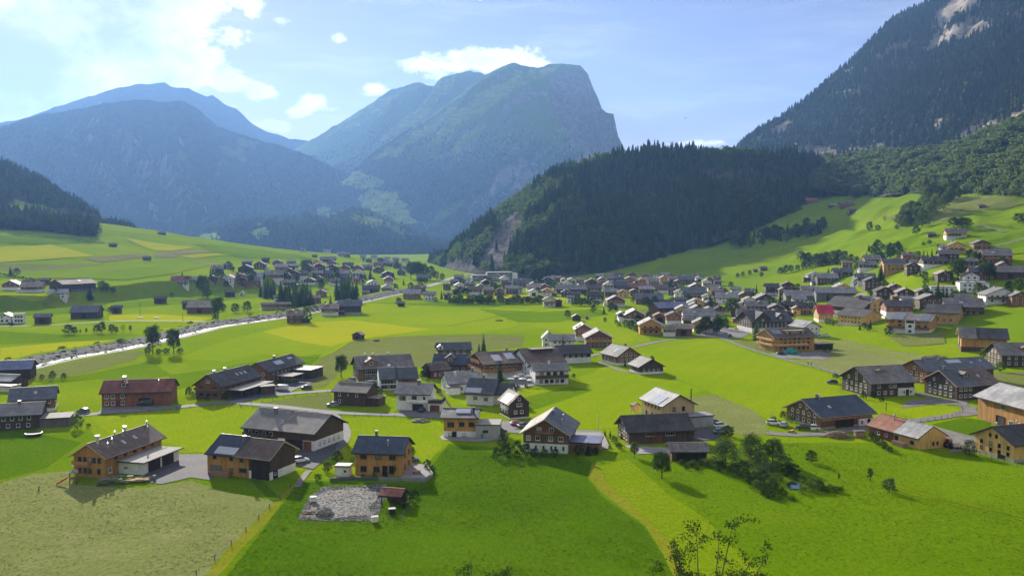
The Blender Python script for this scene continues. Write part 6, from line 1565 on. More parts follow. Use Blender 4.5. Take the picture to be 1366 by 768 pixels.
for a in [
 (831, 428, 14, 'h', 'y', 'white', 'light'), (847, 430, 25, 'h', 'y', 'brown', 'light', W), (868, 446, 29, 'h', 'y', 'larch', 'light'), (893, 449, 15, 'h', 'x', 'brown', 'grey', W),
 (912, 448, 22, 'b', 'x', 'brown', 'tan'), (899, 433, 20, 'h', 'y', 'red', 'umber', W), (933, 433, 40, 'h', 'x', 'white', 'grey'), (938, 444, 25, 'h', 'y', 'honey', 'slate', W),
 (929, 414, 22, 'h', 'y', 'honey', 'light'), (866, 406, 36, 'b', 'x', 'brown', 'slate'), (822, 409, 23, 'h', 'y', 'brown', 'grey', W), (794, 403, 22, 'h', 'x', 'dark', 'charcoal', W),
 (793, 392, 18, 'h', 'x', 'dark', 'umber'), (862, 393, 18, 'h', 'x', 'brown', 'light'), (850, 389, 23, 'b', 'x', 'dark', 'rust'), (829, 386, 20, 'b', 'x', 'dark', 'charcoal'),
 (812, 386, 14, 'h', 'y', 'white', 'light'), (789, 382, 18, 'h', 'y', 'brown', 'tan'), (872, 382, 14, 'h', 'x', 'brown', 'grey'), (882, 391, 16, 'h', 'x', 'red', 'umber', W),
 (899, 394, 15, 'h', 'x', 'dark', 'slate'), (907, 398, 14, 'h', 'y', 'white', 'tan'), (929, 390, 17, 'h', 'y', 'brown', 'light'), (927, 398, 30, 'h', 'x', 'greywood', 'slate'),
 (959, 395, 20, 'h', 'x', 'red', 'tan'), (916, 379, 20, 'h', 'x', 'dark', 'slate'), (926, 380, 9, 't', 'x', 'dark', 'charcoal'), (886, 377, 11, 'h', 'y', 'honey', 'light'),
 (899, 378, 13, 'h', 'x', 'brown', 'grey'), (970, 405, 28, 'h', 'x', 'white', 'light'), (993, 403, 17, 'h', 'y', 'brown', 'grey'), (1000, 409, 17, 'h', 'y', 'white', 'tan'),
 (1021, 408, 24, 'h', 'y', 'dark', 'grey', W), (961, 420, 14, 'h', 'y', 'dark', 'grey', W), (1010, 418, 28, 'h', 'x', 'brown', 'grey'), (999, 431, 28, 'h', 'x', 'honey', 'plank'),
 (1036, 420, 20, 'h', 'y', 'dark', 'plank'), (1050, 417, 18, 'h', 'x', 'dark', 'charcoal'), (1063, 420, 10, 'h', 'y', 'honey', 'tan'), (1077, 419, 22, 'h', 'x', 'dark', 'charcoal'),
 (1068, 402, 38, 'b', 'x', 'greywood', 'grey'), (982, 393, 12, 'h', 'x', 'white', 'grey'), (1000, 394, 11, 'h', 'x', 'brown', 'slate'), (945, 404, 14, 'h', 'y', 'white', 'grey'),
 (908, 408, 14, 'h', 'x', 'dark', 'slate'), (890, 411, 14, 'h', 'x', 'dark', 'charcoal'), (918, 437, 12, 'b', 'x', 'dark', 'plank'), (880, 430, 14, 'b', 'y', 'brown', 'rust'),
 (947, 421, 14, 'h', 'y', 'honey', 'light'), (980, 418, 12, 'h', 'y', 'brown', 'light'), (1030, 401, 12, 'h', 'x', 'white', 'grey'), (1045, 393, 10, 'h', 'y', 'dark', 'tan'),
 (1115, 399, 50, 'b', 'x', 'greywood', 'grey'), (1125, 391, 19, 'h', 'y', 'honey', 'light'), (1156, 409, 20, 'b', 'x', 'dark', 'plank'), (1174, 416, 25, 'h', 'y', 'honey', 'slate'),
 (1181, 400, 22, 'h', 'y', 'dark', 'charcoal'), (1209, 401, 22, 'h', 'y', 'dark', 'grey'), (1195, 392, 16, 'h', 'y', 'brown', 'plank'), (1200, 421, 34, 'h', 'x', 'red', 'charcoal', W),
 (1243, 410, 30, 'h', 'y', 'dark', 'grey'), (1287, 421, 46, 'h', 'x', 'dark', 'plank'), (1210, 408, 14, 'b', 'x', 'white', 'light'),
]: small(*a, group=G1)
for a in [
 (1156, 379, 22, 'h', 'x', 'dark', 'slate', W), (1338, 405, 42, 'h', 'y', 'white', 'grey'), (1361, 408, 20, 'h', 'y', 'red', 'grey'), (1312, 372, 32, 'h', 'x', 'red', 'slate'),
 (1348, 373, 34, 'b', 'x', 'dark', 'plank'), (1331, 352, 34, 'h', 'x', 'brown', 'plank'), (1314, 345, 15, 'h', 'x', 'dark', 'grey'), (1310, 333, 20, 'h', 'y', 'brown', 'grey'),
 (1276, 338, 22, 'h', 'y', 'honey', 'plank'), (1262, 338, 14, 'h', 'x', 'white', 'grey'), (1276, 318, 25, 'h', 'x', 'honey', 'plank', W), (1243, 316, 9, 't', 'x', 'dark', 'plank'),
 (1266, 348, 24, 'h', 'x', 'dark', 'plank'), (1248, 356, 30, 'h', 'x', 'dark', 'charcoal', W), (1224, 358, 15, 'h', 'x', 'white', 'grey'), (1213, 349, 16, 'h', 'x', 'red', 'tan'),
 (1197, 362, 34, 'h', 'x', 'honey', 'slate'), (1158, 361, 22, 'h', 'x', 'dark', 'grey', W), (1164, 353, 20, 'h', 'x', 'brown', 'plank'), (1125, 370, 24, 'h', 'x', 'dark', 'slate'),
 (1130, 358, 12, 'h', 'x', 'brown', 'tan'), (1087, 374, 19, 'h', 'y', 'white', 'grey'), (1104, 378, 26, 'h', 'x', 'dark', 'grey'), (1083, 271, 14, 'h', 'x', 'brown', 'rust'),
 (1111, 276, 9, 't', 'x', 'dark', 'grey'), (1130, 277, 17, 'h', 'x', 'brown', 'umber'), (1138, 284, 11, 't', 'x', 'dark', 'charcoal'), (1310, 278, 8, 't', 'x', 'brown', 'plank'),
 (1017, 279, 14, 'b', 'x', 'brown', 'plank'), (1019, 361, 9, 't', 'x', 'brown', 'umber'), (1008, 363, 5, 't', 'x', 'dark', 'plank'), (1296, 357, 14, 'h', 'x', 'dark', 'grey'),
 (1259, 394, 32, 'f', 'x', 'white', 'gravel'), (1300, 390, 36, 'f', 'x', 'white', 'gravel'), (1086, 380, 7, 't', 'x', 'white', 'light'),
]: small(*a, group=G3)
for a in [
 (240, 378, 22, 'h', 'x', 'white', 'rust'), (262, 378, 16, 'h', 'x', 'brown', 'light'), (302, 375, 18, 'h', 'y', 'white', 'tan'), (283, 375, 10, 'b', 'y', 'dark', 'slate'), (290, 366, 14, 'h', 'x', 'dark', 'grey'),
 (304, 359, 9, 'h', 'x', 'dark', 'charcoal'), (327, 363, 18, 'b', 'y', 'dark', 'charcoal'), (338, 372, 22, 'h', 'x', 'white', 'light'), (346, 359, 14, 'h', 'y', 'dark', 'umber'), (365, 374, 24, 'h', 'x', 'dark', 'grey', W),
 (375, 362, 16, 'h', 'x', 'red', 'light'), (392, 367, 18, 'h', 'y', 'dark', 'charcoal', W), (306, 396, 12, 'b', 'x', 'dark', 'umber'), (322, 394, 7, 't', 'y', 'white', 'grey'), (213, 405, 14, 'b', 'x', 'dark', 'umber'),
 (250, 412, 13, 'b', 'x', 'dark', 'umber'), (266, 418, 32, 'b', 'x', 'brown', 'tan'), (370, 403, 9, 'h', 'x', 'white', 'grey'), (14, 387, 20, 'h', 'y', 'brown', 'light', W), (42, 390, 26, 'h', 'x', 'brown', 'tan', W),
 (37, 382, 11, 'b', 'x', 'dark', 'umber'), (59, 380, 11, 'b', 'x', 'dark', 'plank'), (76, 391, 23, 'h', 'x', 'white', 'light'), (112, 425, 33, 'b', 'x', 'dark', 'slate'), (155, 418, 11, 'b', 'x', 'dark', 'slate'),
 (56, 432, 18, 'b', 'x', 'dark', 'plank'), (6, 431, 15, 'h', 'y', 'white', 'light'), (25, 431, 13, 'f', 'x', 'white', 'gravel'), (195, 347, 9, 't', 'x', 'dark', 'slate'), (150, 329, 9, 't', 'x', 'dark', 'plank'), (215, 313, 9, 't', 'x', 'dark', 'plank'),
 (354, 350, 9, 'b', 'x', 'dark', 'charcoal'), (437, 350, 20, 'b', 'x', 'dark', 'plank'), (419, 343, 6, 't', 'x', 'dark', 'plank'), (436, 338, 9, 'h', 'x', 'white', 'light'), (455, 342, 10, 'h', 'x', 'white', 'light'), (463, 343, 7, 'h', 'x', 'brown', 'light'),
 (425, 361, 17, 'h', 'y', 'dark', 'slate'), (443, 362, 15, 'h', 'y', 'dark', 'umber'), (457, 371, 16, 'h', 'x', 'red', 'light'), (464, 358, 13, 'h', 'x', 'dark', 'charcoal'), (477, 363, 14, 'h', 'y', 'brown', 'grey'),
 (490, 360, 12, 'h', 'x', 'dark', 'grey'), (505, 357, 13, 'h', 'x', 'brown', 'umber'), (505, 364, 14, 'h', 'y', 'dark', 'grey'), (517, 371, 15, 'h', 'y', 'dark', 'slate'), (517, 355, 12, 'h', 'x', 'dark', 'grey'), (535, 367, 10, 'h', 'y', 'greywood', 'grey'),
 (410, 362, 14, 'h', 'y', 'dark', 'umber'), (401, 372, 16, 'h', 'x', 'dark', 'slate', W), (423, 371, 14, 'h', 'x', 'brown', 'light'), (412, 380, 13, 'h', 'y', 'dark', 'grey', W), (437, 371, 13, 'h', 'x', 'dark', 'slate'), (382, 370, 10, 'h', 'y', 'dark', 'slate'),
 (448, 381, 13, 'h', 'x', 'brown', 'grey', W), (408, 355, 9, 'h', 'x', 'dark', 'charcoal'), (388, 355, 10, 'h', 'x', 'dark', 'grey'), (404, 336, 7, 'h', 'x', 'white', 'light'),
 (564, 375, 15, 'b', 'x', 'dark', 'slate'), (495, 391, 22, 'b', 'x', 'dark', 'charcoal'), (516, 390, 14, 'h', 'y', 'white', 'umber'), (488, 394, 10, 't', 'x', 'greywood', 'grey'), (549, 399, 22, 'h', 'x', 'brown', 'light'), (573, 401, 16, 'h', 'x', 'white', 'grey'),
 (535, 409, 9, 't', 'x', 'dark', 'plank'), (440, 421, 22, 'h', 'x', 'brown', 'tan', W), (393, 431, 20, 'h', 'x', 'brown', 'tan'), (560, 392, 14, 'h', 'x', 'dark', 'umber'), (418, 405, 16, 'h', 'x', 'brown', 'tan'), (428, 396, 12, 'h', 'y', 'red', 'grey'),
]: small(*a, group=G2)
for a in [
 (633, 393, 19, 'h', 'x', 'brown', 'umber', W), (608, 393, 9, 'b', 'y', 'brown', 'umber'), (683, 392, 15, 'h', 'x', 'dark', 'light'), (692, 391, 10, 'h', 'x', 'white', 'grey'), (712, 390, 18, 'h', 'x', 'white', 'tan'), (726, 389, 11, 'h', 'y', 'red', 'light'),
 (733, 409, 16, 'h', 'y', 'cream', 'umber'), (745, 409, 9, 'b', 'y', 'dark', 'umber'), (762, 392, 40, 'b', 'x', 'dark', 'grey'), (755, 396, 12, 'h', 'y', 'dark', 'grey'), (768, 399, 12, 'h', 'x', 'dark', 'slate'), (761, 404, 9, 'h', 'x', 'white', 'grey'),
 (731, 380, 15, 'h', 'y', 'dark', 'light'), (742, 376, 13, 'h', 'x', 'brown', 'light'), (753, 378, 9, 'h', 'y', 'white', 'tan'), (763, 379, 10, 'h', 'y', 'white', 'light'), (774, 380, 10, 'h', 'x', 'brown', 'grey'), (772, 389, 12, 'h', 'y', 'white', 'light'),
 (800, 374, 10, 'h', 'x', 'white', 'light'), (803, 379, 10, 'h', 'y', 'brown', 'light'), (815, 377, 10, 'h', 'x', 'dark', 'grey'), (826, 377, 11, 'h', 'x', 'dark', 'slate'), (840, 378, 11, 'h', 'y', 'brown', 'light'), (848, 377, 9, 'h', 'x', 'white', 'grey'), (857, 379, 10, 'h', 'y', 'honey', 'tan'),
 (867, 377, 9, 'h', 'x', 'brown', 'light'), (876, 373, 9, 'h', 'y', 'white', 'light'), (887, 371, 9, 'h', 'x', 'honey', 'light'), (895, 372, 9, 'h', 'y', 'brown', 'grey'), (930, 371, 8, 'h', 'x', 'brown', 'umber'), (860, 386, 10, 'h', 'x', 'white', 'grey'),
 (720, 378, 8, 'h', 'x', 'white', 'light'), (612, 374, 12, 'b', 'x', 'greywood', 'grey'), (606, 381, 10, 'h', 'x', 'dark', 'tan'), (596, 387, 9, 'h', 'x', 'dark', 'charcoal'), (597, 400, 9, 'h', 'x', 'dark', 'umber'), (484, 345, 7, 'h', 'x', 'white', 'light'), (499, 346, 8, 'h', 'x', 'white', 'light'),
 (516, 348, 8, 'h', 'x', 'white', 'light'), (528, 349, 9, 'h', 'x', 'cream', 'light'), (540, 350, 9, 'h', 'x', 'white', 'grey'), (548, 356, 8, 'h', 'y', 'brown', 'grey'), (492, 350, 8, 'h', 'x', 'dark', 'grey'), (508, 349, 9, 'h', 'y', 'greywood', 'slate'), (530, 358, 10, 'h', 'x', 'dark', 'umber'), (541, 360, 9, 'h', 'x', 'brown', 'grey'),
 (697, 383, 24, 'h', 'x', 'dark', 'slate'), (673, 378, 12, 'h', 'y', 'white', 'light'), (655, 388, 10, 'h', 'x', 'brown', 'grey'), (783, 426, 4, 't', 'x', 'white', 'light'), (769, 428, 11, 't', 'y', 'dark', 'slate'),
]: small(*a, group=G4)
# the closely built quarters: more of the same houses between those above
rr = random.Random(41)
taken = [(p_[2][0], p_[2][1]) for p_ in PENDING]+[to_px(o.location) for _, o in LM]
def infill(n_, x0, x1, y0, y1, wmin, wmax, grp, lean=0.0, sp=1.0):
    k = tries = 0
    while k < n_ and tries < 4000:
        tries += 1
        px = rr.uniform(x0, x1); py = rr.uniform(y0, y1)+lean*(px-x0); w = rr.uniform(wmin, wmax)
        if any(abs(px-a) < (w*.5+8)*sp and abs(py-b) < 5.0*sp for a, b in taken): continue
        taken.append((px, py)); k += 1
        small(px, py, w, 'h' if rr.random() < .85 else 'b', rr.choice('xy'), rr.choice(('brown', 'dark', 'white', 'red', 'honey', 'brown', 'dark')), rr.choice(('grey', 'light', 'plank', 'umber', 'tan', 'charcoal', 'slate')), W if rr.random() < .4 else None, group=grp)
infill(16, 800, 960, 372, 384, 8, 12, G1, 0.0, .8)
infill(14, 900, 1080, 386, 428, 14, 20, G1, 0.0, .85)
infill(8, 720, 900, 382, 398, 11, 16, G1)
infill(16, 320, 530, 354, 384, 10, 15, G2, 0.0, .9)
infill(14, 600, 790, 378, 396, 9, 13, G4)
infill(8, 1150, 1340, 345, 412, 15, 20, G3)
# the school building under the cliff
h = lm('long school building under the cliff', House('school', (630, 376), (689, 375), 14, 'long flat-roofed pale school with window bands under the wooded cliff', 'school', far=True))
x = h.L*.34
h.flat(0, x, 0, 14, 7.5, 'grey', 'light', .3, 'wall'); h.rows('front', [1.6, 3.8, 6.0], 7, 2.6, 1.2, 'darkframe', a=.02, b=.98)
h.flat(x+.05, h.L-5, 0, 14, 11, 'grey', 'light', .4, 'wall'); h.rows('front', [1.6, 4.2, 6.8, 9.2], 11, 3.0, 1.3, 'darkframe', a=.02, b=.98)
h.flat(h.L-4.9, h.L+1, -1.5, 13, 9.8, 'white', 'light', .1, 'stair_tower')
# covered timber bridge over the river
h = lm('covered timber bridge', House('bridge', (349, 413.5), (388, 412.5), 5, 'pale covered timber bridge with open lattice side over the river', 'bridge', far=True))
h.block(4.0, 5.2, 'x', 'greywood', None, 'tan', .7, .5, lower=3.2); bx = [(0, h.L, 0, .12, .6, 1.5)]
for i in range(13): bx.append((h.L*i/12-.14, h.L*i/12+.14, -.03, .14, 0.1, 3.25))
child('lattice', bmesh_data('lattice', bx, WALL['pale']), h.root, Matrix.Identity(4)); child('deck', bmesh_data('deck', [(-1, h.L+1, .2, 4.8, -.5, .35)], WALL['greywood']), h.root, Matrix.Identity(4))
child('back_wall', bmesh_data('back_wall', [(0, h.L, 4.9, 5, .36, 3.19)], WALL['pale']), h.root, Matrix.Identity(4))
# ------------------------------------------------------------------ single trees and bushes
def conifer_full(rnd, tiers=17, rad=0.17, thin=0.0):
    vs, fs = [], []
    for k in range(tiers):
        t = k/tiers; z = 0.07+0.9*t**0.95
        r = rad*(1-t)**0.8*rnd.uniform(.85, 1.12)+.012
        nb = max(5, int(15*(1-t)+4))
        for b in range(nb):
            if rnd.random() < thin: continue
            a = 2*math.pi*(b+rnd.uniform(-.35, .35))/nb+k*1.3
            L = r*rnd.uniform(.7, 1.15); d = Vector((math.cos(a), math.sin(a), 0)); s = Vector((-d.y, d.x, 0))
            dr = -.42*L-rnd.uniform(0, .012)
            for q0, q1, w in ((0.05, .45, .30), (.35, .75, .34), (.65, 1.0, .22)):
                i = len(vs); ww = L*w*rnd.uniform(.8, 1.2)
                za, zb = z+dr*q0*q0+.02*(1-q0), z+dr*q1*q1
                vs += [d*L*q0+s*ww*.6+Vector((0, 0, za-.01)), d*L*q0-s*ww*.6+Vector((0, 0, za-.01)), d*L*q1-s*ww*.5+Vector((0, 0, zb-.012)), d*L*q1+s*ww*.5+Vector((0, 0, zb-.012))]
                m_ = (vs[i]+vs[i+2])*.5+Vector((0, 0, .012)); vs.append(m_)
                fs += [(i, i+1, i+4), (i+1, i+2, i+4), (i+2, i+3, i+4), (i+3, i, i+4)]
    i = len(vs); vs += [Vector((.012, 0, .9)), Vector((-.006, .01, .9)), Vector((-.006, -.01, .9)), Vector((0, 0, 1))]
    fs += [(i, i+1, i+3), (i+1, i+2, i+3), (i+2, i, i+3)]
    return vs, fs
def conifer_trunk(rnd):
    vs, fs = [], []; tube(vs, fs, [Vector((0, 0, -.03)), Vector((0, 0, .3)), Vector((0, 0, .95))], [.018, .013, .002]); return vs, fs
def broad_full(rnd, n=1500, clear=.22, rx=.36, leaf=.026, clumps=16, gap=0.0, spread=1.0, low=.12):
    """limbs grown from a tapered trunk, a leaf clump round each limb end"""
    tv, tf, vs, fs = [], [], [], []
    top = Vector((rnd.uniform(-.03, .03), rnd.uniform(-.03, .03), .62))
    stem = [Vector((0, 0, -.04)), Vector((rnd.uniform(-.01, .01), rnd.uniform(-.01, .01), clear)), Vector((top.x*.5, top.y*.5, .45)), top]
    tube(tv, tf, stem, [.030, .022, .015, .006], 7)
    ends = []
    for k in range(clumps):
        t = (k+.5)/clumps
        z = clear+.10+(.86-clear-.06)*t**.9
        prof = math.sin(math.pi*min(1, (z-clear)/(1.02-clear)*(1-low-.02)+low))**.75
        a = k*2.399+rnd.uniform(-.4, .4)
        r = rx*prof*rnd.uniform(.5, .88)
        e = Vector((r*math.cos(a), r*math.sin(a), z))
        s0 = stem[1].lerp(stem[3], max(0, min(1, (z-.2-clear)/.5)))
        mid = s0.lerp(e, .5)+Vector((0, 0, -.03))
        tube(tv, tf, [s0, mid, e], [.012, .008, .003], 5)
        ends.append((e, rx*rnd.uniform(.30, .46)))
    ends.append((Vector((top.x, top.y, .86)), rx*.36))
    for q in range(n):
        c, s = ends[q % len(ends)]
        d = Vector((rnd.gauss(0, 1), rnd.gauss(0, 1), rnd.gauss(0, 1)*.85+.15)).normalized()
        p = c+Vector((d.x*s*spread, d.y*s*spread, d.z*s*.8))*rnd.uniform(.35, 1.08)
        if rnd.random() < gap: continue
        leaf_quad(vs, fs, p, leaf, rnd, nrm=(d+Vector((rnd.gauss(0, .6), rnd.gauss(0, .6), rnd.gauss(0, .6)))).normalized())
    return tv, tf, vs, fs
TREES = {}
def tree_kind(key, var):
    def mk():
        r_ = random.Random(hash_(key)+var*7)
        kind, mat = TK[key][0], M[TK[key][1]]
        if kind == 'con':
            a = conifer_trunk(r_); b = conifer_full(r_, *TK[key][2])
            return me_from('trunk', *a, M['bark']), me_from('crown', *b, mat)
        tv, tf, vs, fs = broad_full(r_, **TK[key][2])
        return me_from('trunk', tv, tf, M['bark']), me_from('crown', vs, fs, mat)
    return cached(('tree', key, var), mk)
def hash_(s): return sum(ord(c)*(i+3) for i, c in enumerate(s))
TK = {
 'spruce': ('con', 'needle', (17, .17)), 'wide_spruce': ('con', 'needle', (16, .26)), 'slim_spruce': ('con', 'needle', (15, .13)), 'larch': ('con', 'paleleaf', (16, .24, .15)),
 'broad': ('br', 'leaf', dict(clear=.08, n=1700, low=.26)), 'big': ('br', 'leaf', dict(n=4200, leaf=.019, clumps=26)), 'dark': ('br', 'darkleaf', dict(n=1900, clear=.06, rx=.42, low=.28)), 'bigdark': ('br', 'darkleaf', dict(n=4200, leaf=.019, clumps=26, rx=.40)),
 'willow': ('br', 'greyleaf', dict(n=4600, leaf=.019, clumps=28, rx=.55, clear=.04, low=.25)), 'slope': ('br', 'slopeleaf', dict(clear=.08, n=1700, low=.26, rx=.4)), 'pale': ('br', 'paleleaf', dict(n=1500)), 'slim': ('br', 'leaf', dict(n=1300, rx=.22)), 'open': ('br', 'leaf', dict(n=800, leaf=.022, rx=.40, gap=.25, clumps=14)),
 'bush': ('br', 'darkleaf', dict(n=900, clear=.02, rx=.55, leaf=.045, clumps=12)), 'palebush': ('br', 'leaf', dict(n=900, clear=.02, rx=.6, leaf=.045, clumps=12)), 'greybush': ('br', 'greyleaf', dict(n=1400, clear=.02, rx=.62, leaf=.036, clumps=14)),
}
TD = {'spruce': ('spruce_tree', 'spruce'), 'wide_spruce': ('spruce_tree', 'broad-skirted spruce'), 'slim_spruce': ('spruce_tree', 'slim spruce'), 'larch': ('larch_tree', 'yellow-green larch'), 'broad': ('broadleaf_tree', 'round broadleaf tree'), 'big': ('broadleaf_tree', 'big spreading broadleaf tree'),
      'dark': ('broadleaf_tree', 'dark broadleaf tree'), 'bigdark': ('broadleaf_tree', 'big dark broadleaf tree'), 'willow': ('willow_tree', 'wide grey-green willow'), 'slope': ('broadleaf_tree', 'grey-green broadleaf tree'), 'pale': ('broadleaf_tree', 'pale green tree'), 'slim': ('broadleaf_tree', 'slim upright tree'), 'open': ('fruit_tree', 'thin-crowned fruit tree'),
      'bush': ('bush', 'dark bush'), 'palebush': ('bush', 'green bush'), 'greybush': ('bush', 'grey-green bush')}
TN = [0]
def tree(px, py, hpx, key='broad', wide=1.0, group='trees of the valley', sink=0.0, hm=None, label=None):
    c = at(px, py); h = hm or hpx*c.y/FOC
    TN[0] += 1
    r_ = random.Random(TN[0]*13)
    tr, cr = tree_kind(key, r_.randrange(4 if key not in ('willow', 'big', 'bigdark') else 3))
    nm, ds = TD[key]
    o = bpy.data.objects.new(nm, None); C.objects.link(o); o.location = (c.x, c.y, c.z-sink); o.rotation_euler = (0, 0, r_.uniform(0, 6.28)); o.scale = (h*wide, h*wide, h); o.empty_display_size = .1
    for n_, me in (('trunk', tr), ('crown', cr)):
        k = bpy.data.objects.new(n_, me); C.objects.link(k); k.parent = o
    cat = 'bush' if 'bush' in key else 'tree'
    tag(o, label, cat, group); THINGS.append(o)
    if not label:
        sz = 'tall ' if h > 16 else ('small ' if h < 6 and cat == 'tree' else '')
        PENDING.append((o, sz+ds, (px, py)))
    return o
rr = random.Random(3)
GT = 'trees in the gardens and fields'
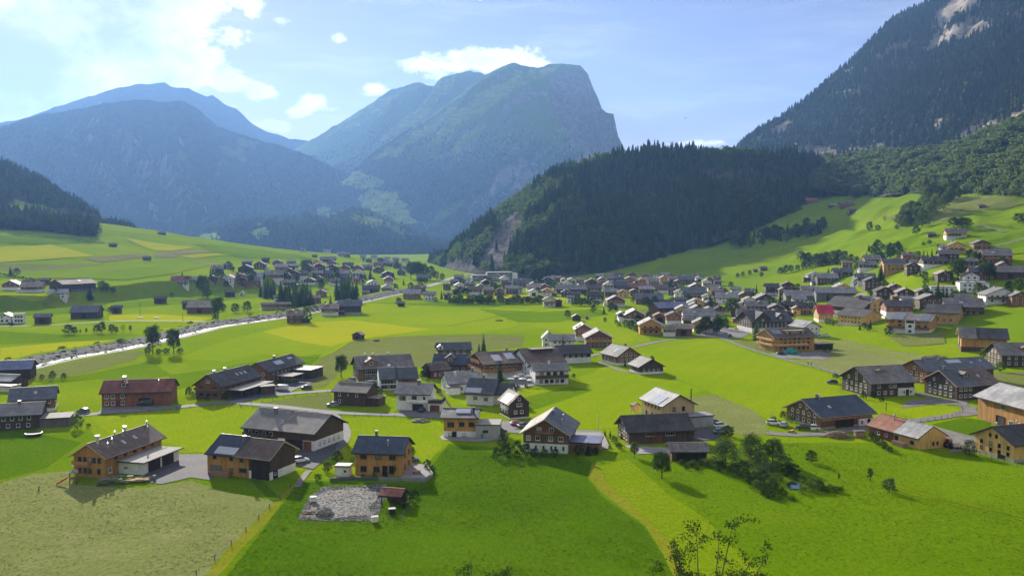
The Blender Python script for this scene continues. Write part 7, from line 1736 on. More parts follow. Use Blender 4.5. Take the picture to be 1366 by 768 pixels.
for a in [
 (645, 470, 26, 'spruce'), (639, 472, 16, 'spruce'), (667, 509, 31, 'spruce'), (751, 480, 35, 'spruce'), (947, 418, 32, 'spruce', 1.25), (1009, 454, 30, 'larch'), (982, 389, 10, 'spruce'), (1009, 391, 13, 'spruce'),
 (1041, 402, 17, 'spruce'), (976, 424, 29, 'big', 1.0), (1024, 411, 14, 'pale'), (941, 446, 26, 'bigdark', .8), (957, 447, 26, 'bigdark', .8), (933, 447, 16, 'dark'), (967, 440, 16, 'dark'), (862, 408, 13, 'dark', 1.2), (873, 408, 14, 'dark', 1.2),
 (836, 437, 11, 'palebush'), (842, 440, 14, 'dark', 1.1), (849, 442, 9, 'bush'), (822, 432, 6, 'palebush'), (826, 436, 6, 'palebush'), (1161, 437, 13, 'spruce'), (1153, 438, 8, 'bush'), (1159, 441, 7, 'bush'), (1186, 447, 12, 'bush'), (1104, 433, 8, 'palebush'), (1110, 434, 8, 'palebush'),
 (1103, 470, 12, 'dark', 1.2), (1175, 374, 25, 'wide_spruce'), (1278, 374, 30, 'big', 1.05), (1266, 373, 12, 'bush'), (1251, 399, 27, 'spruce'), (1258, 402, 23, 'spruce'), (1263, 402, 20, 'spruce'), (1237, 399, 17, 'broad', 1.2), (1229, 400, 12, 'dark'), (1273, 403, 17, 'broad', 1.2), (1282, 401, 14, 'broad'),
 (1361, 363, 8, 'spruce'), (1320, 374, 25, 'bigdark', .9), (1310, 370, 20, 'broad'), (1305, 398, 23, 'broad', .9), (1358, 392, 23, 'broad', 1.1), (1346, 388, 14, 'dark'), (1232, 346, 14, 'spruce'), (1243, 345, 14, 'spruce'), (1237, 346, 12, 'spruce'), (1225, 346, 12, 'broad'),
 (1188, 345, 22, 'dark', .8), (1197, 344, 23, 'dark', .8), (1171, 333, 14, 'dark'), (1167, 335, 12, 'dark'), (1178, 334, 9, 'dark'), (1162, 338, 10, 'dark'), (1272, 303, 14, 'dark', 1.2), (1284, 304, 15, 'dark', 1.2), (1291, 303, 13, 'dark', 1.2), (1279, 303, 12, 'dark', 1.2), (1358, 297, 13, 'dark', 1.3), (1367, 297, 14, 'dark', 1.3),
 (1232, 328, 5, 'bush'), (1240, 326, 6, 'bush'), (1294, 346, 14, 'dark'), (1299, 352, 18, 'broad'), (1306, 353, 16, 'dark'), (1288, 351, 8, 'bush'), (1252, 330, 5, 'bush'),
 (1240, 299, 30, 'slope', .8), (1230, 303, 26, 'broad'), (1247, 286, 28, 'slope', .7), (1236, 288, 24, 'broad'), (1253, 271, 24, 'dark'), (1246, 268, 22, 'dark'), (1217, 285, 18, 'dark'), (1209, 285, 14, 'dark'), (1205, 284, 10, 'dark'), (1272, 262, 18, 'dark'), (1265, 270, 16, 'dark'), (1259, 280, 22, 'broad'), (1279, 254, 14, 'dark'), (1226, 295, 18, 'dark'), (1222, 283, 14, 'broad'),
 (1160, 308, 13, 'dark'), (1171, 308, 8, 'bush'), (1180, 296, 9, 'open'), (1196, 306, 6, 'bush'),
 (1096, 354, 17, 'dark'), (1103, 354, 19, 'dark'), (1111, 353, 20, 'broad'), (1119, 351, 19, 'broad'), (1126, 350, 16, 'dark'), (1088, 355, 14, 'dark'), (1080, 357, 11, 'dark'), (1072, 359, 10, 'bush', .8), (1048, 365, 12, 'dark'), (1041, 366, 10, 'dark'), (1055, 363, 10, 'dark'), (1064, 361, 8, 'bush', .8), (1142, 352, 11, 'broad'), (991, 369, 7, 'dark'), (1000, 367, 7, 'dark'), (1016, 369, 6, 'bush'), (984, 370, 6, 'bush'),
 (1105, 368, 13, 'spruce'), (1112, 367, 11, 'spruce'), (1143, 364, 14, 'pale'), (1148, 362, 10, 'broad'), (1079, 376, 6, 'bush'), (1180, 418, 6, 'bush'), (1147, 440, 10, 'spruce', 1.2),
 # left side
 (271, 396, 30, 'bigdark', .75), (277, 399, 22, 'broad', .9), (291, 425, 30, 'bigdark', .8), (314, 417, 13, 'dark', 1.2), (330, 416, 15, 'dark', 1.1), (441, 417, 26, 'spruce'), (410, 431, 23, 'broad', .8), (393, 429, 25, 'slim_spruce', 1.3), (415, 357, 13, 'wide_spruce'), (494, 372, 15, 'wide_spruce', .9),
 (548, 372, 24, 'big', .9), (556, 373, 25, 'bigdark', .9), (565, 373, 23, 'big', .9), (574, 374, 20, 'dark'), (582, 373, 12, 'dark'), (590, 374, 10, 'dark'), (589, 399, 13, 'spruce'), (532, 408, 12, 'dark'), (548, 387, 11, 'dark'), (528, 388, 10, 'dark'), (485, 349, 5, 'dark'),
 (14, 368, 14, 'wide_spruce'), (22, 367, 10, 'dark', 1.2), (120, 399, 20, 'wide_spruce'), (136, 389, 15, 'dark', 1.1), (142, 389, 12, 'dark'), (151, 391, 9, 'dark', 1.1), (92, 446, 14, 'dark', 1.3), (99, 446, 11, 'dark'), (129, 444, 12, 'dark'), (136, 444, 16, 'dark', 1.0), (149, 444, 12, 'dark', 1.1), (155, 444, 9, 'dark'), (164, 443, 11, 'open'), (174, 443, 10, 'slim'), (115, 445, 8, 'slim'), (107, 445, 6, 'slim'),
 (147, 418, 9, 'dark'), (16, 434, 11, 'spruce'), (75, 390, 9, 'slim'), (204, 472, 40, 'bigdark', .7), (232, 472, 35, 'bigdark', .7), (198, 472, 10, 'bush'), (222, 471, 7, 'bush', 1.4), (240, 471, 7, 'bush', 1.3), (212, 472, 7, 'bush', 1.3), (70, 506, 12, 'dark'), (85, 506, 9, 'dark'), (56, 506, 7, 'bush'), (104, 572, 21, 'greybush', .65), (118, 570, 6, 'bush'), (83, 556, 8, 'bush'), (287, 427, 8, 'bush'), (299, 412, 6, 'bush'), (243, 369, 8, 'spruce', 1.2), (281, 368, 13, 'spruce'), (292, 372, 14, 'dark'), (305, 358, 10, 'dark'), (229, 396, 6, 'bush'),
 (455, 503, 31, 'bigdark', .75), (570, 504, 18, 'dark', .9), (564, 505, 12, 'dark'), (275, 527, 12, 'dark'), (252, 528, 13, 'dark'), (258, 530, 7, 'palebush'), (266, 533, 6, 'palebush'), (276, 534, 6, 'palebush'), (300, 533, 10, 'bush', .8), (500, 521, 11, 'dark'), (507, 527, 9, 'bush'), (585, 525, 8, 'bush'), (596, 520, 8, 'bush'), (581, 478, 8, 'spruce'), (628, 476, 7, 'spruce'), (691, 519, 6, 'bush'), (702, 517, 5, 'bush'), (765, 504, 6, 'bush'), (834, 489, 12, 'spruce'), (870, 483, 9, 'dark'), (793, 455, 6, 'bush'), (798, 458, 5, 'bush'), (805, 462, 5, 'bush'), (757, 423, 10, 'dark', 1.2),
 # foreground
 (883, 638, 37, 'bigdark', .95), (846, 610, 22, 'big', .85), (967, 626, 42, 'willow', .95), (1002, 614, 37, 'willow', .95), (1031, 618, 36, 'big', 1.1), (972, 582, 15, 'bush'), (946, 622, 12, 'palebush', 1.2), (925, 622, 9, 'palebush', 1.3), (910, 620, 8, 'palebush', 1.3), (989, 636, 21, 'greybush', 1.1), (1015, 648, 26, 'greybush', .9), (1043, 628, 24, 'greybush', 1.1), (1030, 656, 18, 'greybush'), (1044, 660, 10, 'palebush', 1.3), (1020, 661, 9, 'bush', 1.4), (1001, 646, 11, 'bush', 1.1), (1075, 653, 13, 'palebush', 1.2), (1088, 655, 11, 'palebush', 1.2), (1101, 657, 9, 'bush', 1.4), (1115, 656, 8, 'bush', 1.5), (1072, 642, 9, 'palebush'), (1060, 640, 9, 'greybush', 1.2), (1040, 666, 6, 'palebush', 1.6), (1056, 667, 6, 'palebush', 1.5), (1092, 646, 7, 'bush', 1.3),
 (1082, 617, 18, 'dark', 1.15), (1119, 641, 11, 'slim', .8), (1160.5, 642, 20, 'slim', .95), (1186.6, 656, 19, 'greybush', .8), (1293, 607, 21, 'greybush', .8), (676, 611, 21, 'bush', .75), (690, 609, 23, 'bush', .7), (663, 612, 16, 'bush', .9), (701, 609, 19, 'bush', .7), (712, 609, 12, 'bush'), (726, 609, 11, 'palebush'), (740, 609, 11, 'bush'), (671, 600, 24, 'dark', .8), (784.5, 607, 20, 'wide_spruce'), (772, 607, 14, 'bush'), (794, 606, 10, 'bush'), (807, 581, 9, 'slim_spruce', 1.6), (814, 582, 9, 'slim_spruce', 1.6), (829, 585, 9, 'slim_spruce', 1.6), (820, 590, 9, 'palebush', 1.2), (826, 598, 8, 'bush', 1.2),
 (450, 617, 17, 'dark', 1.1), (437, 629, 13, 'bush'), (424, 641, 10, 'bush'), (470, 617, 9, 'palebush'), (549, 609, 14, 'dark', 1.0), (570, 624, 12, 'bush', .9), (576, 630, 10, 'bush'), (527, 634, 17, 'slim', 1.0), (500, 637, 7, 'palebush'), (484, 638, 6, 'bush'), (546, 668, 14, 'bush', 1.1), (554, 662, 10, 'bush', 1.2), (540, 678, 8, 'bush', 1.2), (514, 637, 7, 'bush'),
 (1046, 556, 8, 'bush', 1.5), (1032, 562, 7, 'palebush', 1.3), (1040, 566, 6, 'palebush', 1.3), (1054, 562, 8, 'palebush', 1.2), (1152, 532, 11, 'dark'), (1164, 530, 9, 'bush'), (1176, 536, 7, 'bush'), (1115, 504, 6, 'bush', 1.4), (1335, 496, 14, 'palebush', .8), (1312, 480, 16, 'pale', 1.1), (1172, 595, 13, 'bush'), (1180, 600, 12, 'dark'), (1187, 603, 8, 'bush'), (1165, 590, 14, 'dark'), (1310, 545, 9, 'bush'), (1322, 556, 10, 'bush'),
]: tree(*a, group=GT)
for px_, py_, h_, k_ in [(960, 628, 14, 'palebush'), (978, 630, 13, 'palebush'), (996, 628, 17, 'palebush'), (1006, 642, 14, 'greybush'), (1024, 634, 18, 'greybush'), (1050, 634, 18, 'bush'), (1036, 644, 14, 'palebush'), (1010, 654, 14, 'palebush'), (1028, 664, 12, 'bush'), (1060, 632, 14, 'greybush'), (1083, 648, 12, 'palebush'), (1095, 652, 11, 'bush'), (1108, 654, 9, 'palebush'), (1122, 656, 7, 'bush'), (1070, 658, 9, 'palebush'), (1014, 622, 20, 'greybush'), (936, 620, 9, 'palebush'), (930, 628, 6, 'bush'), (916, 626, 6, 'bush')]: tree(px_, py_, h_, k_, 1.15, group=GT)
for i in range(30):
    t = rr.random(); q = RP[int(8+t*(len(RP)-30))]; dq = (RP[int(8+t*(len(RP)-30))+1]-q).normalized(); q = q+Vector((-dq.y, dq.x))*rr.uniform(8, 17); qx, qy = 683+FOC*q.x/q.y, 315+FOC*53/q.y
    if -5 < qx < 560: tree(qx, qy, 1, rr.choice(('bush', 'palebush', 'greybush')), rr.uniform(.9, 1.5), group='bushes on the river bank', hm=rr.uniform(1.2, 3.4))
for i in range(16): tree(i*5.0+rr.uniform(-1, 1), 366.5+i*.85, rr.uniform(1.8, 3.2), 'bush', 1.6, group='bushes of the hedge above the terrace')
GH = 'bushes of the dark hedge row'
rr = random.Random(3)
for i in range(34):
    px = 602+i*3.9+rr.uniform(-1.2, 1.2)
    if px > 726: break
    tree(px, 405+rr.uniform(-1, 1), rr.uniform(7, 12), rr.choice(('dark', 'dark', 'bush')), rr.uniform(.9, 1.3), group=GH)
for px in (766, 770, 775, 780, 785, 790, 797): tree(px, 408+rr.uniform(-1, 1), rr.uniform(7, 12), 'dark', 1.2, group=GH)
GG = 'spruces of the dark grove by the river'
for i in range(34):
    t = i/33.; px = 350+62*t+rr.uniform(-3, 3)
    tree(px, (396 if px < 372 else 408)+rr.uniform(-5, 4), rr.uniform(24, 34) if px > 372 else rr.uniform(18, 24), 'spruce', rr.uniform(1, 1.3), group=GG)
for i in range(16):
    px = 449+26*i/15.+rr.uniform(-2, 2); tree(px, 399+rr.uniform(-4, 5), rr.uniform(22, 32), 'spruce', rr.uniform(1, 1.3), group=GG)
GB = 'trees of the shaded wood edge'
for i in range(46):
    t = i/45.; px = 975+125*t+rr.uniform(-4, 4); py = 330-20*t+rr.uniform(-9, 5)
    tree(px, py, rr.uniform(11, 19), rr.choice(('dark', 'slope', 'broad', 'spruce')), rr.uniform(.9, 1.3), group=GB)
for i in range(14):
    tree(1140+rr.uniform(0, 40), 262+rr.uniform(-6, 4), rr.uniform(12, 18), 'slope', 1.2, group=GB)
for i in range(44):
    t = rr.random(); px = 1262-60*t+rr.gauss(0, 9); py = 258+42*t+rr.gauss(0, 7)
    tree(px, py, rr.uniform(12, 22), rr.choice(('slope', 'slope', 'broad', 'slope', 'dark')), rr.uniform(.9, 1.2), group=GB)
for i in range(22): tree(1062+rr.uniform(0, 75), 352+rr.uniform(-6, 5), rr.uniform(8, 15), rr.choice(('slope', 'broad', 'dark')), 1.2, group=GB)
for i in range(16): tree(1150+rr.uniform(0, 55), 340+rr.uniform(-7, 7), rr.uniform(8, 14), rr.choice(('dark', 'broad', 'spruce')), 1.1, group=GB)
GV = 'garden trees among the village roofs'
for px, py in [(838, 395), (845, 404), (880, 402), (910, 386), (920, 404), (955, 400), (985, 412), (990, 425), (1005, 402), (1030, 414), (1055, 405), (935, 424), (900, 420), (872, 398), (818, 395), (805, 405), (780, 396), (740, 385), (650, 382), (640, 396), (662, 392), (645, 394), (668, 398), (616, 393), (706, 381), (717, 386), (850, 384), (895, 386), (1135, 405), (1168, 398), (1220, 404), (395, 376), (420, 370), (450, 374), (470, 372), (480, 378), (430, 384), (395, 386), (455, 388), (465, 380), (510, 366), (498, 382), (525, 372), (378, 374), (350, 372), (330, 368), (315, 372), (250, 380), (540, 380), (562, 382), (583, 404), (612, 402)]:
    tree(px+rr.uniform(-2, 2), py, rr.uniform(6, 13), rr.choice(('dark', 'broad', 'spruce', 'bush', 'broad')), rr.uniform(.9, 1.2), group=GV)
for px, py, h_ in [(712, 377, 20), (709, 378, 15), (718, 378, 22), (724, 371, 14), (659, 390, 14), (665, 391, 12), (648, 378, 10), (616, 385, 14), (676, 372, 9)]: tree(px, py, h_, 'dark', 1.1, group=GV)
for i in range(70):
    px = rr.uniform(790, 1180); py = rr.uniform(382, 432)-max(0, px-1000)*.03
    tree(px, py, rr.uniform(6, 13), rr.choice(('dark', 'broad', 'spruce', 'bush', 'broad')), rr.uniform(.9, 1.3), group=GV)
for i in range(30): tree(rr.uniform(1150, 1340), rr.uniform(346, 412), rr.uniform(6, 14), rr.choice(('dark', 'broad', 'bush', 'spruce')), 1.1, group=GV)
for i in range(30): tree(rr.uniform(300, 560), rr.uniform(356, 392), rr.uniform(6, 12), rr.choice(('dark', 'bush', 'spruce')), 1.1, group=GV)
for i in range(20): tree(rr.uniform(600, 800), rr.uniform(374, 396), rr.uniform(6, 11), rr.choice(('dark', 'bush', 'broad')), 1.1, group=GV)
# two trees whose tops reach into the picture from the slope below the viewpoint
def near_tree(x, y, top, label, seed, limbs, leaf_n, rx):
    r_ = random.Random(seed); g = hz(x, y); h = top-g
    tv, tf, vs, fs = [], [], [], []
    tube(tv, tf, [Vector((0, 0, -.5)), Vector((.1, 0, h*.35)), Vector((-.1, .1, h*.62))], [.22, .17, .12], 8)
    b0 = Vector((-.1, .1, h*.60))
    for k in range(limbs):
        a = 2*math.pi*k/limbs+r_.uniform(-.4, .4); e = Vector((math.cos(a)*rx*r_.uniform(.55, 1), math.sin(a)*rx*r_.uniform(.4, .9), h*r_.uniform(.80, 1.0)))
        mid = b0.lerp(e, .5)+Vector((r_.uniform(-.3, .3), r_.uniform(-.3, .3), r_.uniform(-.5, .1)))
        tube(tv, tf, [b0, mid, e], [.085, .05, .015], 6)
        for q in range(7):
            s = mid.lerp(e, r_.uniform(.1, 1)) if q > 1 else b0.lerp(mid, r_.uniform(.5, 1))
            f = s+Vector((r_.gauss(0, .75), r_.gauss(0, .75), r_.gauss(.35, .4)))
            tube(tv, tf, [s, s.lerp(f, .5)+Vector((0, 0, .08)), f], [.022, .014, .005], 4)
            for _ in range(leaf_n):
                p = s.lerp(f, r_.uniform(.25, 1.05))+Vector((r_.gauss(0, .17), r_.gauss(0, .17), r_.gauss(0, .15)))
                leaf_quad(vs, fs, p, .085, r_, flat=.4)
    o = bpy.data.objects.new('broadleaf_tree', None); C.objects.link(o); o.location = (x, y, g); tag(o, label, 'tree'); THINGS.append(o)
    for n_, a, b, mt in (('trunk', tv, tf, 'bark'), ('crown', vs, fs, 'darkleaf')):
        k = bpy.data.objects.new(n_, me_from(n_, a, b, M[mt])); C.objects.link(k); k.parent = o
def near_at(px, py, Y): u, yy_, zz_ = ray(px, py); return u*Y/yy_, Y, CAM_H+zz_*Y/yy_
x, y, z = near_at(948, 697, 60); near_tree(x, y, z, 'thin-leaved tree top reaching up from the bottom edge, right of centre', 4, 14, 60, 4.2)
x, y, z = near_at(642, 738, 60); near_tree(x, y, z, 'dark leafy tree top just showing at the bottom edge, centre', 9, 11, 70, 2.8)
# ------------------------------------------------------------------ cars
def car_paint(name, c, rough=0.3):
    m, n = new_mat(name); b = finish(n, c, rough, spec=0.6); b.inputs['Coat Weight'].default_value = 0.6; return m
PAINT = {'white': car_paint('white_paint', (.72, .72, .72)), 'black': car_paint('black_paint', (.02, .02, .022)), 'grey': car_paint('grey_paint', (.16, .17, .18)), 'blue': car_paint('blue_paint', (.05, .08, .15)), 'red': car_paint('red_paint', (.45, .04, .03)), 'silver': car_paint('silver_paint', (.45, .46, .48))}
m, n = new_mat('tyre_rubber'); finish(n, (.018, .018, .018), .9); M['tyre'] = m
m, n = new_mat('lamp_glass'); finish(n, (.7, .7, .68), .2, spec=.6); M['lampglass'] = m
m, n = new_mat('tail_glass'); finish(n, (.35, .02, .02), .25, spec=.6); M['tailglass'] = m
def loft(sections, width):
    """side outline stations (x, z_low, z_high, half width low, half width high)"""
    vs, fs = [], []
    for x, a, b, w0, w1 in sections: vs += [(x, -w0, a), (x, w0, a), (x, w1, b), (x, -w1, b)]
    for i in range(len(sections)-1):
        k = 4*i
        for j in range(4): fs.append((k+j, k+(j+1) % 4, k+4+(j+1) % 4, k+4+j))
    fs += [(3, 2, 1, 0), tuple(len(vs)-4+j for j in range(4))]
    return vs, fs
def me_loft(name, sec, mat, bev=.05):
    vs, fs = loft(sec, 1); me = me_from(name, vs, fs, mat)
    bm = bmesh.new(); bm.from_mesh(me); bmesh.ops.recalc_face_normals(bm, faces=bm.faces[:])
    bmesh.ops.bevel(bm, geom=bm.edges[:], offset=bev, segments=2, affect='EDGES', profile=.6); bm.to_mesh(me); bm.free()
    me.polygons.foreach_set('use_smooth', [True]*len(me.polygons)); return me
def wheel_mesh(nm, r, w, mat):
    bm = bmesh.new(); bmesh.ops.create_cone(bm, cap_ends=True, segments=14, radius1=r, radius2=r, depth=w, matrix=Matrix.Rotation(math.pi/2, 4, 'X'))
    me = bpy.data.meshes.new(nm); bm.to_mesh(me); bm.free(); me.materials.append(mat); return me
CARM = {
 'body': me_loft('body', [(-2.1, .42, .78, .72, .68), (-1.95, .3, .92, .82, .78), (-.9, .26, .98, .86, .80), (.9, .26, .96, .86, .80), (1.7, .28, .82, .84, .76), (2.1, .36, .62, .74, .66)], PAINT['white']),
 'cabin': me_loft('cabin', [(-1.85, .94, .96, .74, .70), (-1.5, .94, 1.38, .76, .62), (-.4, .95, 1.5, .77, .60), (.35, .95, 1.44, .77, .60), (1.05, .92, .96, .74, .70)], M['glass'], .03),
 'roof_panel': me_loft('roof_panel', [(-1.45, 1.40, 1.44, .58, .54), (-.4, 1.47, 1.53, .60, .56), (.3, 1.43, 1.48, .58, .54)], PAINT['white'], .015),
 'wheel': wheel_mesh('wheel', .32, .22, M['tyre']), 'rim': wheel_mesh('rim', .2, .24, M['metal']),
 'headlight': bmesh_data('headlight', [(1.98, 2.12, -.14, .14, .58, .70)], M['lampglass']), 'taillight': bmesh_data('taillight', [(-2.12, -1.98, -.1, .1, .66, .82)], M['tailglass']),
}
VANM = {'body': me_loft('body', [(-2.4, .4, 1.9, .88, .80), (-2.3, .3, 2.0, .92, .82), (1.0, .3, 2.0, .92, .82), (1.6, .3, 1.25, .92, .84), (2.4, .34, .95, .86, .78)], PAINT['white']), 'cabin': me_loft('cabin', [(.6, 1.3, 1.75, .935, .86), (1.05, 1.28, 1.72, .93, .85), (1.55, 1.24, 1.28, .86, .84)], M['glass'], .02)}
GC = 'parked cars'
def car(px, py, col, ang, label, van=False, name='parked_car', group=GC):
    p = at(px, py); o = empty(name, (p.x, p.y, p.z+.07), R(ang), label, 'van' if van else 'car', group)
    for k in ('body', 'cabin')+(() if van else ('roof_panel',)):
        me = (VANM if van else CARM)[k]; c = child(k, me, o, Matrix.Identity(4))
        if k != 'cabin':
            c.material_slots[0].link = 'OBJECT'; c.material_slots[0].material = PAINT[col]
    for x in (-1.3, 1.3):
        for y in (-.78, .78):
            w = child('wheel', CARM['wheel'], o, Tm(x, y, .32)); child('rim', CARM['rim'], w, Matrix.Identity(4))
    for y in (-.55, .55): child('headlight', CARM['headlight'], o, Tm(.0 if not van else .3, y, 0)); child('taillight', CARM['taillight'], o, Tm(0 if not van else -.3, y, 0))
    return o
car(400.5, 616.5, 'white', 25, 'white car parked beside the half-dark farmhouse')
car(391, 613, 'black', 30, 'black car half hidden behind the dark barn end')
car(548, 616, 'blue', 10, 'dark blue car on the stone terrace of the orange house')
car(667, 578, 'black', 40, 'black car beside the grey box annex')
car(953.5, 566, 'blue', 15, 'blue car parked behind the pale timber house garage')
car(961, 570, 'white', 20, 'white car beside the blue one by the pale timber house'); car(961, 578, 'grey', 25, 'grey car at the edge of the yard near the tall garden trees'); car(943, 561, 'black', 20, 'dark car closest to the pale timber house')
car(1031.8, 566.5, 'white', -20, 'white car furthest from the red window gable, by the flower bushes'); car(1046, 569, 'silver', 60, 'silver car between the flower bushes and the red window gable'); car(1071, 573, 'black', 160, 'black car in front of the red window gable'); car(1083, 573.5, 'white', 170, 'white car in front of the red window gable')
car(1110, 511.5, 'black', 175, 'dark car on the grass left of the big black farmhouse')
car(375, 520.5, 'white', 170, 'white van beside the small green garden shed', True, 'white_van'); car(409, 519, 'black', 170, 'dark car on the grass strip right of the white van'); car(420, 502, 'black', 20, 'dark car at the far end of the carports')
car(444, 542, 'grey', 175, 'grey car beside the small dark farmhouse at the road fork'); car(496, 509.5, 'white', 165, 'white car parked in front of the large old inn'); car(468, 509, 'silver', 150, 'silver car at the left gable of the large old inn')
car(111, 550.5, 'blue', 165, 'dark blue car at the left end of the road'); car(194, 541.5, 'black', 185, 'black van in front of the long maroon-roofed farmhouse', True, 'black_van')
car(1102, 449, 'white', 0, 'white car beside the white gabled house behind the hotel'); car(1093, 450, 'silver', 5, 'silver car close to the white gabled house behind the hotel'); car(1042, 473, 'black', 0, 'black car beside the green tarp tent'); car(563, 549, 'black', 80, 'black car before the brown garage doors'); car(690, 567, 'red', 30, 'red car by the dark shingled house'); car(700, 570, 'grey', 30, 'grey car beside the red one on the asphalt')
car(960, 446, 'white', 30, 'white car on the village square'); car(974, 449, 'black', 80, 'black car on the village square'); car(15, 433, 'black', 0, 'dark car by the white house at the far left')

# ------------------------------------------------------------------ farmyard and garden things
def bm_obj(name, parts, mat, root=None):
    pass
def cyl(vs, fs, p, q, r0, r1=None, seg=8):
    tube(vs, fs, [Vector(p), Vector(q)], [r0, r1 or r0], seg); b = len(vs)-2*seg
    fs.append(tuple(b+seg-1-i for i in range(seg))); fs.append(tuple(b+seg+i for i in range(seg)))
m, n = new_mat('split_wood'); p_ = geo_pos(n); f = n.noise(p_, 3, 4).outputs['Fac']; r_ = n.node('ShaderNodeObjectInfo').outputs['Random']
finish(n, n.mix(f, (.20, .12, .07), (.46, .33, .22)), .85, f, .5, .03); M['logs'] = m
M['plastic_red'] = plain_mat('red_plastic', (.5, .05, .03), .4); M['plastic_blue'] = plain_mat('blue_mat', (.03, .07, .16), .5); M['green_tarp'] = plain_mat('green_tarp', (.02, .26, .19), .5, var=.2); M['canvas'] = plain_mat('cream_canvas', (.72, .69, .62), .8); M['flower'] = plain_mat('yellow_flowers', (.5, .38, .03), .8); M['net'] = plain_mat('black_net', (.02, .02, .02), .8)
# heap of split logs
p = at(1117, 583); rr = random.Random(2)
o = empty('wood_pile', p, 0, 'heap of split logs beside the farm road', 'wood pile'); me_l = []
for k in range(3):
    vs, fs = [], []; cyl(vs, fs, (-.55, 0, 0), (.55, 0, 0), .16, .14, 6); me_l.append(me_from('log', vs, fs, M['logs']))
for i in range(240):
    t = rr.uniform(0, 6.28); q = abs(rr.gauss(0, .5)); q = min(q, 1)
    child('log', me_l[i % 3], o, Tm(math.cos(t)*q*4.3, math.sin(t)*q*2.0, rr.uniform(0.1, 1.5)*(1-q*q)+.1, rr.uniform(0, 3.1), rr.uniform(-.4, .4)))
p = at(1146, 583); o = empty('wood_stack', p, .2, 'small roofed log stack at the right end of the log heap', 'wood stack')
for i in range(7):
    for j in range(5): child('log', me_l[0], o, Tm(-1.2+i*.4, 0, .2+j*.3, math.pi/2))
child('cover', bmesh_data('cover', [(-1.7, 1.7, -.8, .8, 1.75, 1.85)], ROOF['plank']), o, Matrix.Identity(4))
# pallets and boards by the first house
p = at(154, 645); o = empty('pallet_stack', p, .3, 'pile of pallets and boards beside the house with long garage', 'pallet stack')
pal = bmesh_data('pallet', [(-.6, .6, y-.06, y+.06, .11, .14) for y in (-.34, -.17, 0, .17, .34)]+[(x-.05, x+.05, -.4, .4, 0, .11) for x in (-.55, 0, .55)], WALL['greywood'])
for i in range(34): child('pallet', pal, o, Tm(rr.uniform(-3.2, 3.2), rr.uniform(-1.2, 1.2), .15*rr.randrange(0, 11), rr.uniform(-.3, .3)))
brd = bmesh_data('board', [(-1.6, 1.6, -.11, .11, 0, .05)], WALL['pale'])
for i in range(26): child('board', brd, o, Tm(3.8+rr.uniform(-1.4, 2.0), rr.uniform(-1.0, 1.0), rr.uniform(0.05, .9), rr.uniform(-.7, .7), rr.uniform(-.2, .2)))
# slide with a climbing tower
p = at(98, 645); o = empty('play_tower', p, .4, 'small garden play tower with red slide before the front gable', 'play tower')
child('tower', bmesh_data('tower', [(x-.07, x+.07, y-.07, y+.07, 0, 2.6) for x in (-.7, .7) for y in (-.7, .7)]+[(-.8, .8, -.8, .8, 1.2, 1.3)], WALL['brown']), o, Matrix.Identity(4))
child('roof', me_from('roof', [(-1, -1, 2.6), (1, -1, 2.6), (1, 1, 2.6), (-1, 1, 2.6), (0, -1, 3.2), (0, 1, 3.2)], [(0, 1, 4), (2, 3, 5), (1, 2, 5, 4), (3, 0, 4, 5), (3, 2, 1, 0)], ROOF['light']), o, Matrix.Identity(4))
child('slide', me_from('slide', [(-1.2, -.35, 1.3), (-1.2, .35, 1.3), (-3.4, .35, .15), (-3.4, -.35, .15), (-1.2, -.35, 1.5), (-1.2, .35, 1.5), (-3.4, .35, .35), (-3.4, -.35, .35)], [(0, 1, 2, 3), (0, 3, 7, 4), (1, 5, 6, 2)], M['plastic_red']), o, Matrix.Identity(4))
p = at(188, 547); 
# trampolines
def trampoline(px, py, label, r=2.0, net=False):
    p = at(px, py); o = empty('trampoline', p, 0, label, 'trampoline')
    vs, fs = [], []; cyl(vs, fs, (0, 0, .82), (0, 0, .86), r*.86, r*.86, 20); child('mat', me_from('mat', vs, fs, M['net']), o, Matrix.Identity(4))
    vs, fs = [], []
    for i in range(20):
        for q in (0, 1):
            a = 2*math.pi*i/20; rr_ = r*(1 if q else .86); vs.append((math.cos(a)*rr_, math.sin(a)*rr_, .9))
    for i in range(20): j = (i+1) % 20; fs.append((2*i, 2*i+1, 2*j+1, 2*j))
    child('rim', me_from('rim', vs, fs, M['plastic_blue']), o, Matrix.Identity(4))
    for i in range(6):
        a = math.pi*i/3; vs, fs = [], []; cyl(vs, fs, (math.cos(a)*r*.95, math.sin(a)*r*.95, 0), (math.cos(a)*r*.95, math.sin(a)*r*.95, .88), .04); child('leg', me_from('leg', vs, fs, M['metal']), o, Matrix.Identity(4))
trampoline(45, 581, 'round blue-rimmed trampoline on the lawn at the left edge', 2.2)
trampoline(862, 553, 'blue-rimmed trampoline left of the pale timber house', 1.6)
# play hut on stilts by the pale house
h = House('play_house', (846, 554), (853, 553), 1.5, 'small timber play house on stilts left of the pale timber house', 'play house', far=True); h.block(2.9, 3.6, 'y', 'pale', None, 'tan', .25, .2, lower=1.3)
child('stilts', bmesh_data('stilts', [(x-.06, x+.06, y-.06, y+.06, -.4, 1.299) for x in (.1, h.L-.1) for y in (.1, 1.4)], WALL['pale']), h.root, Matrix.Identity(4))
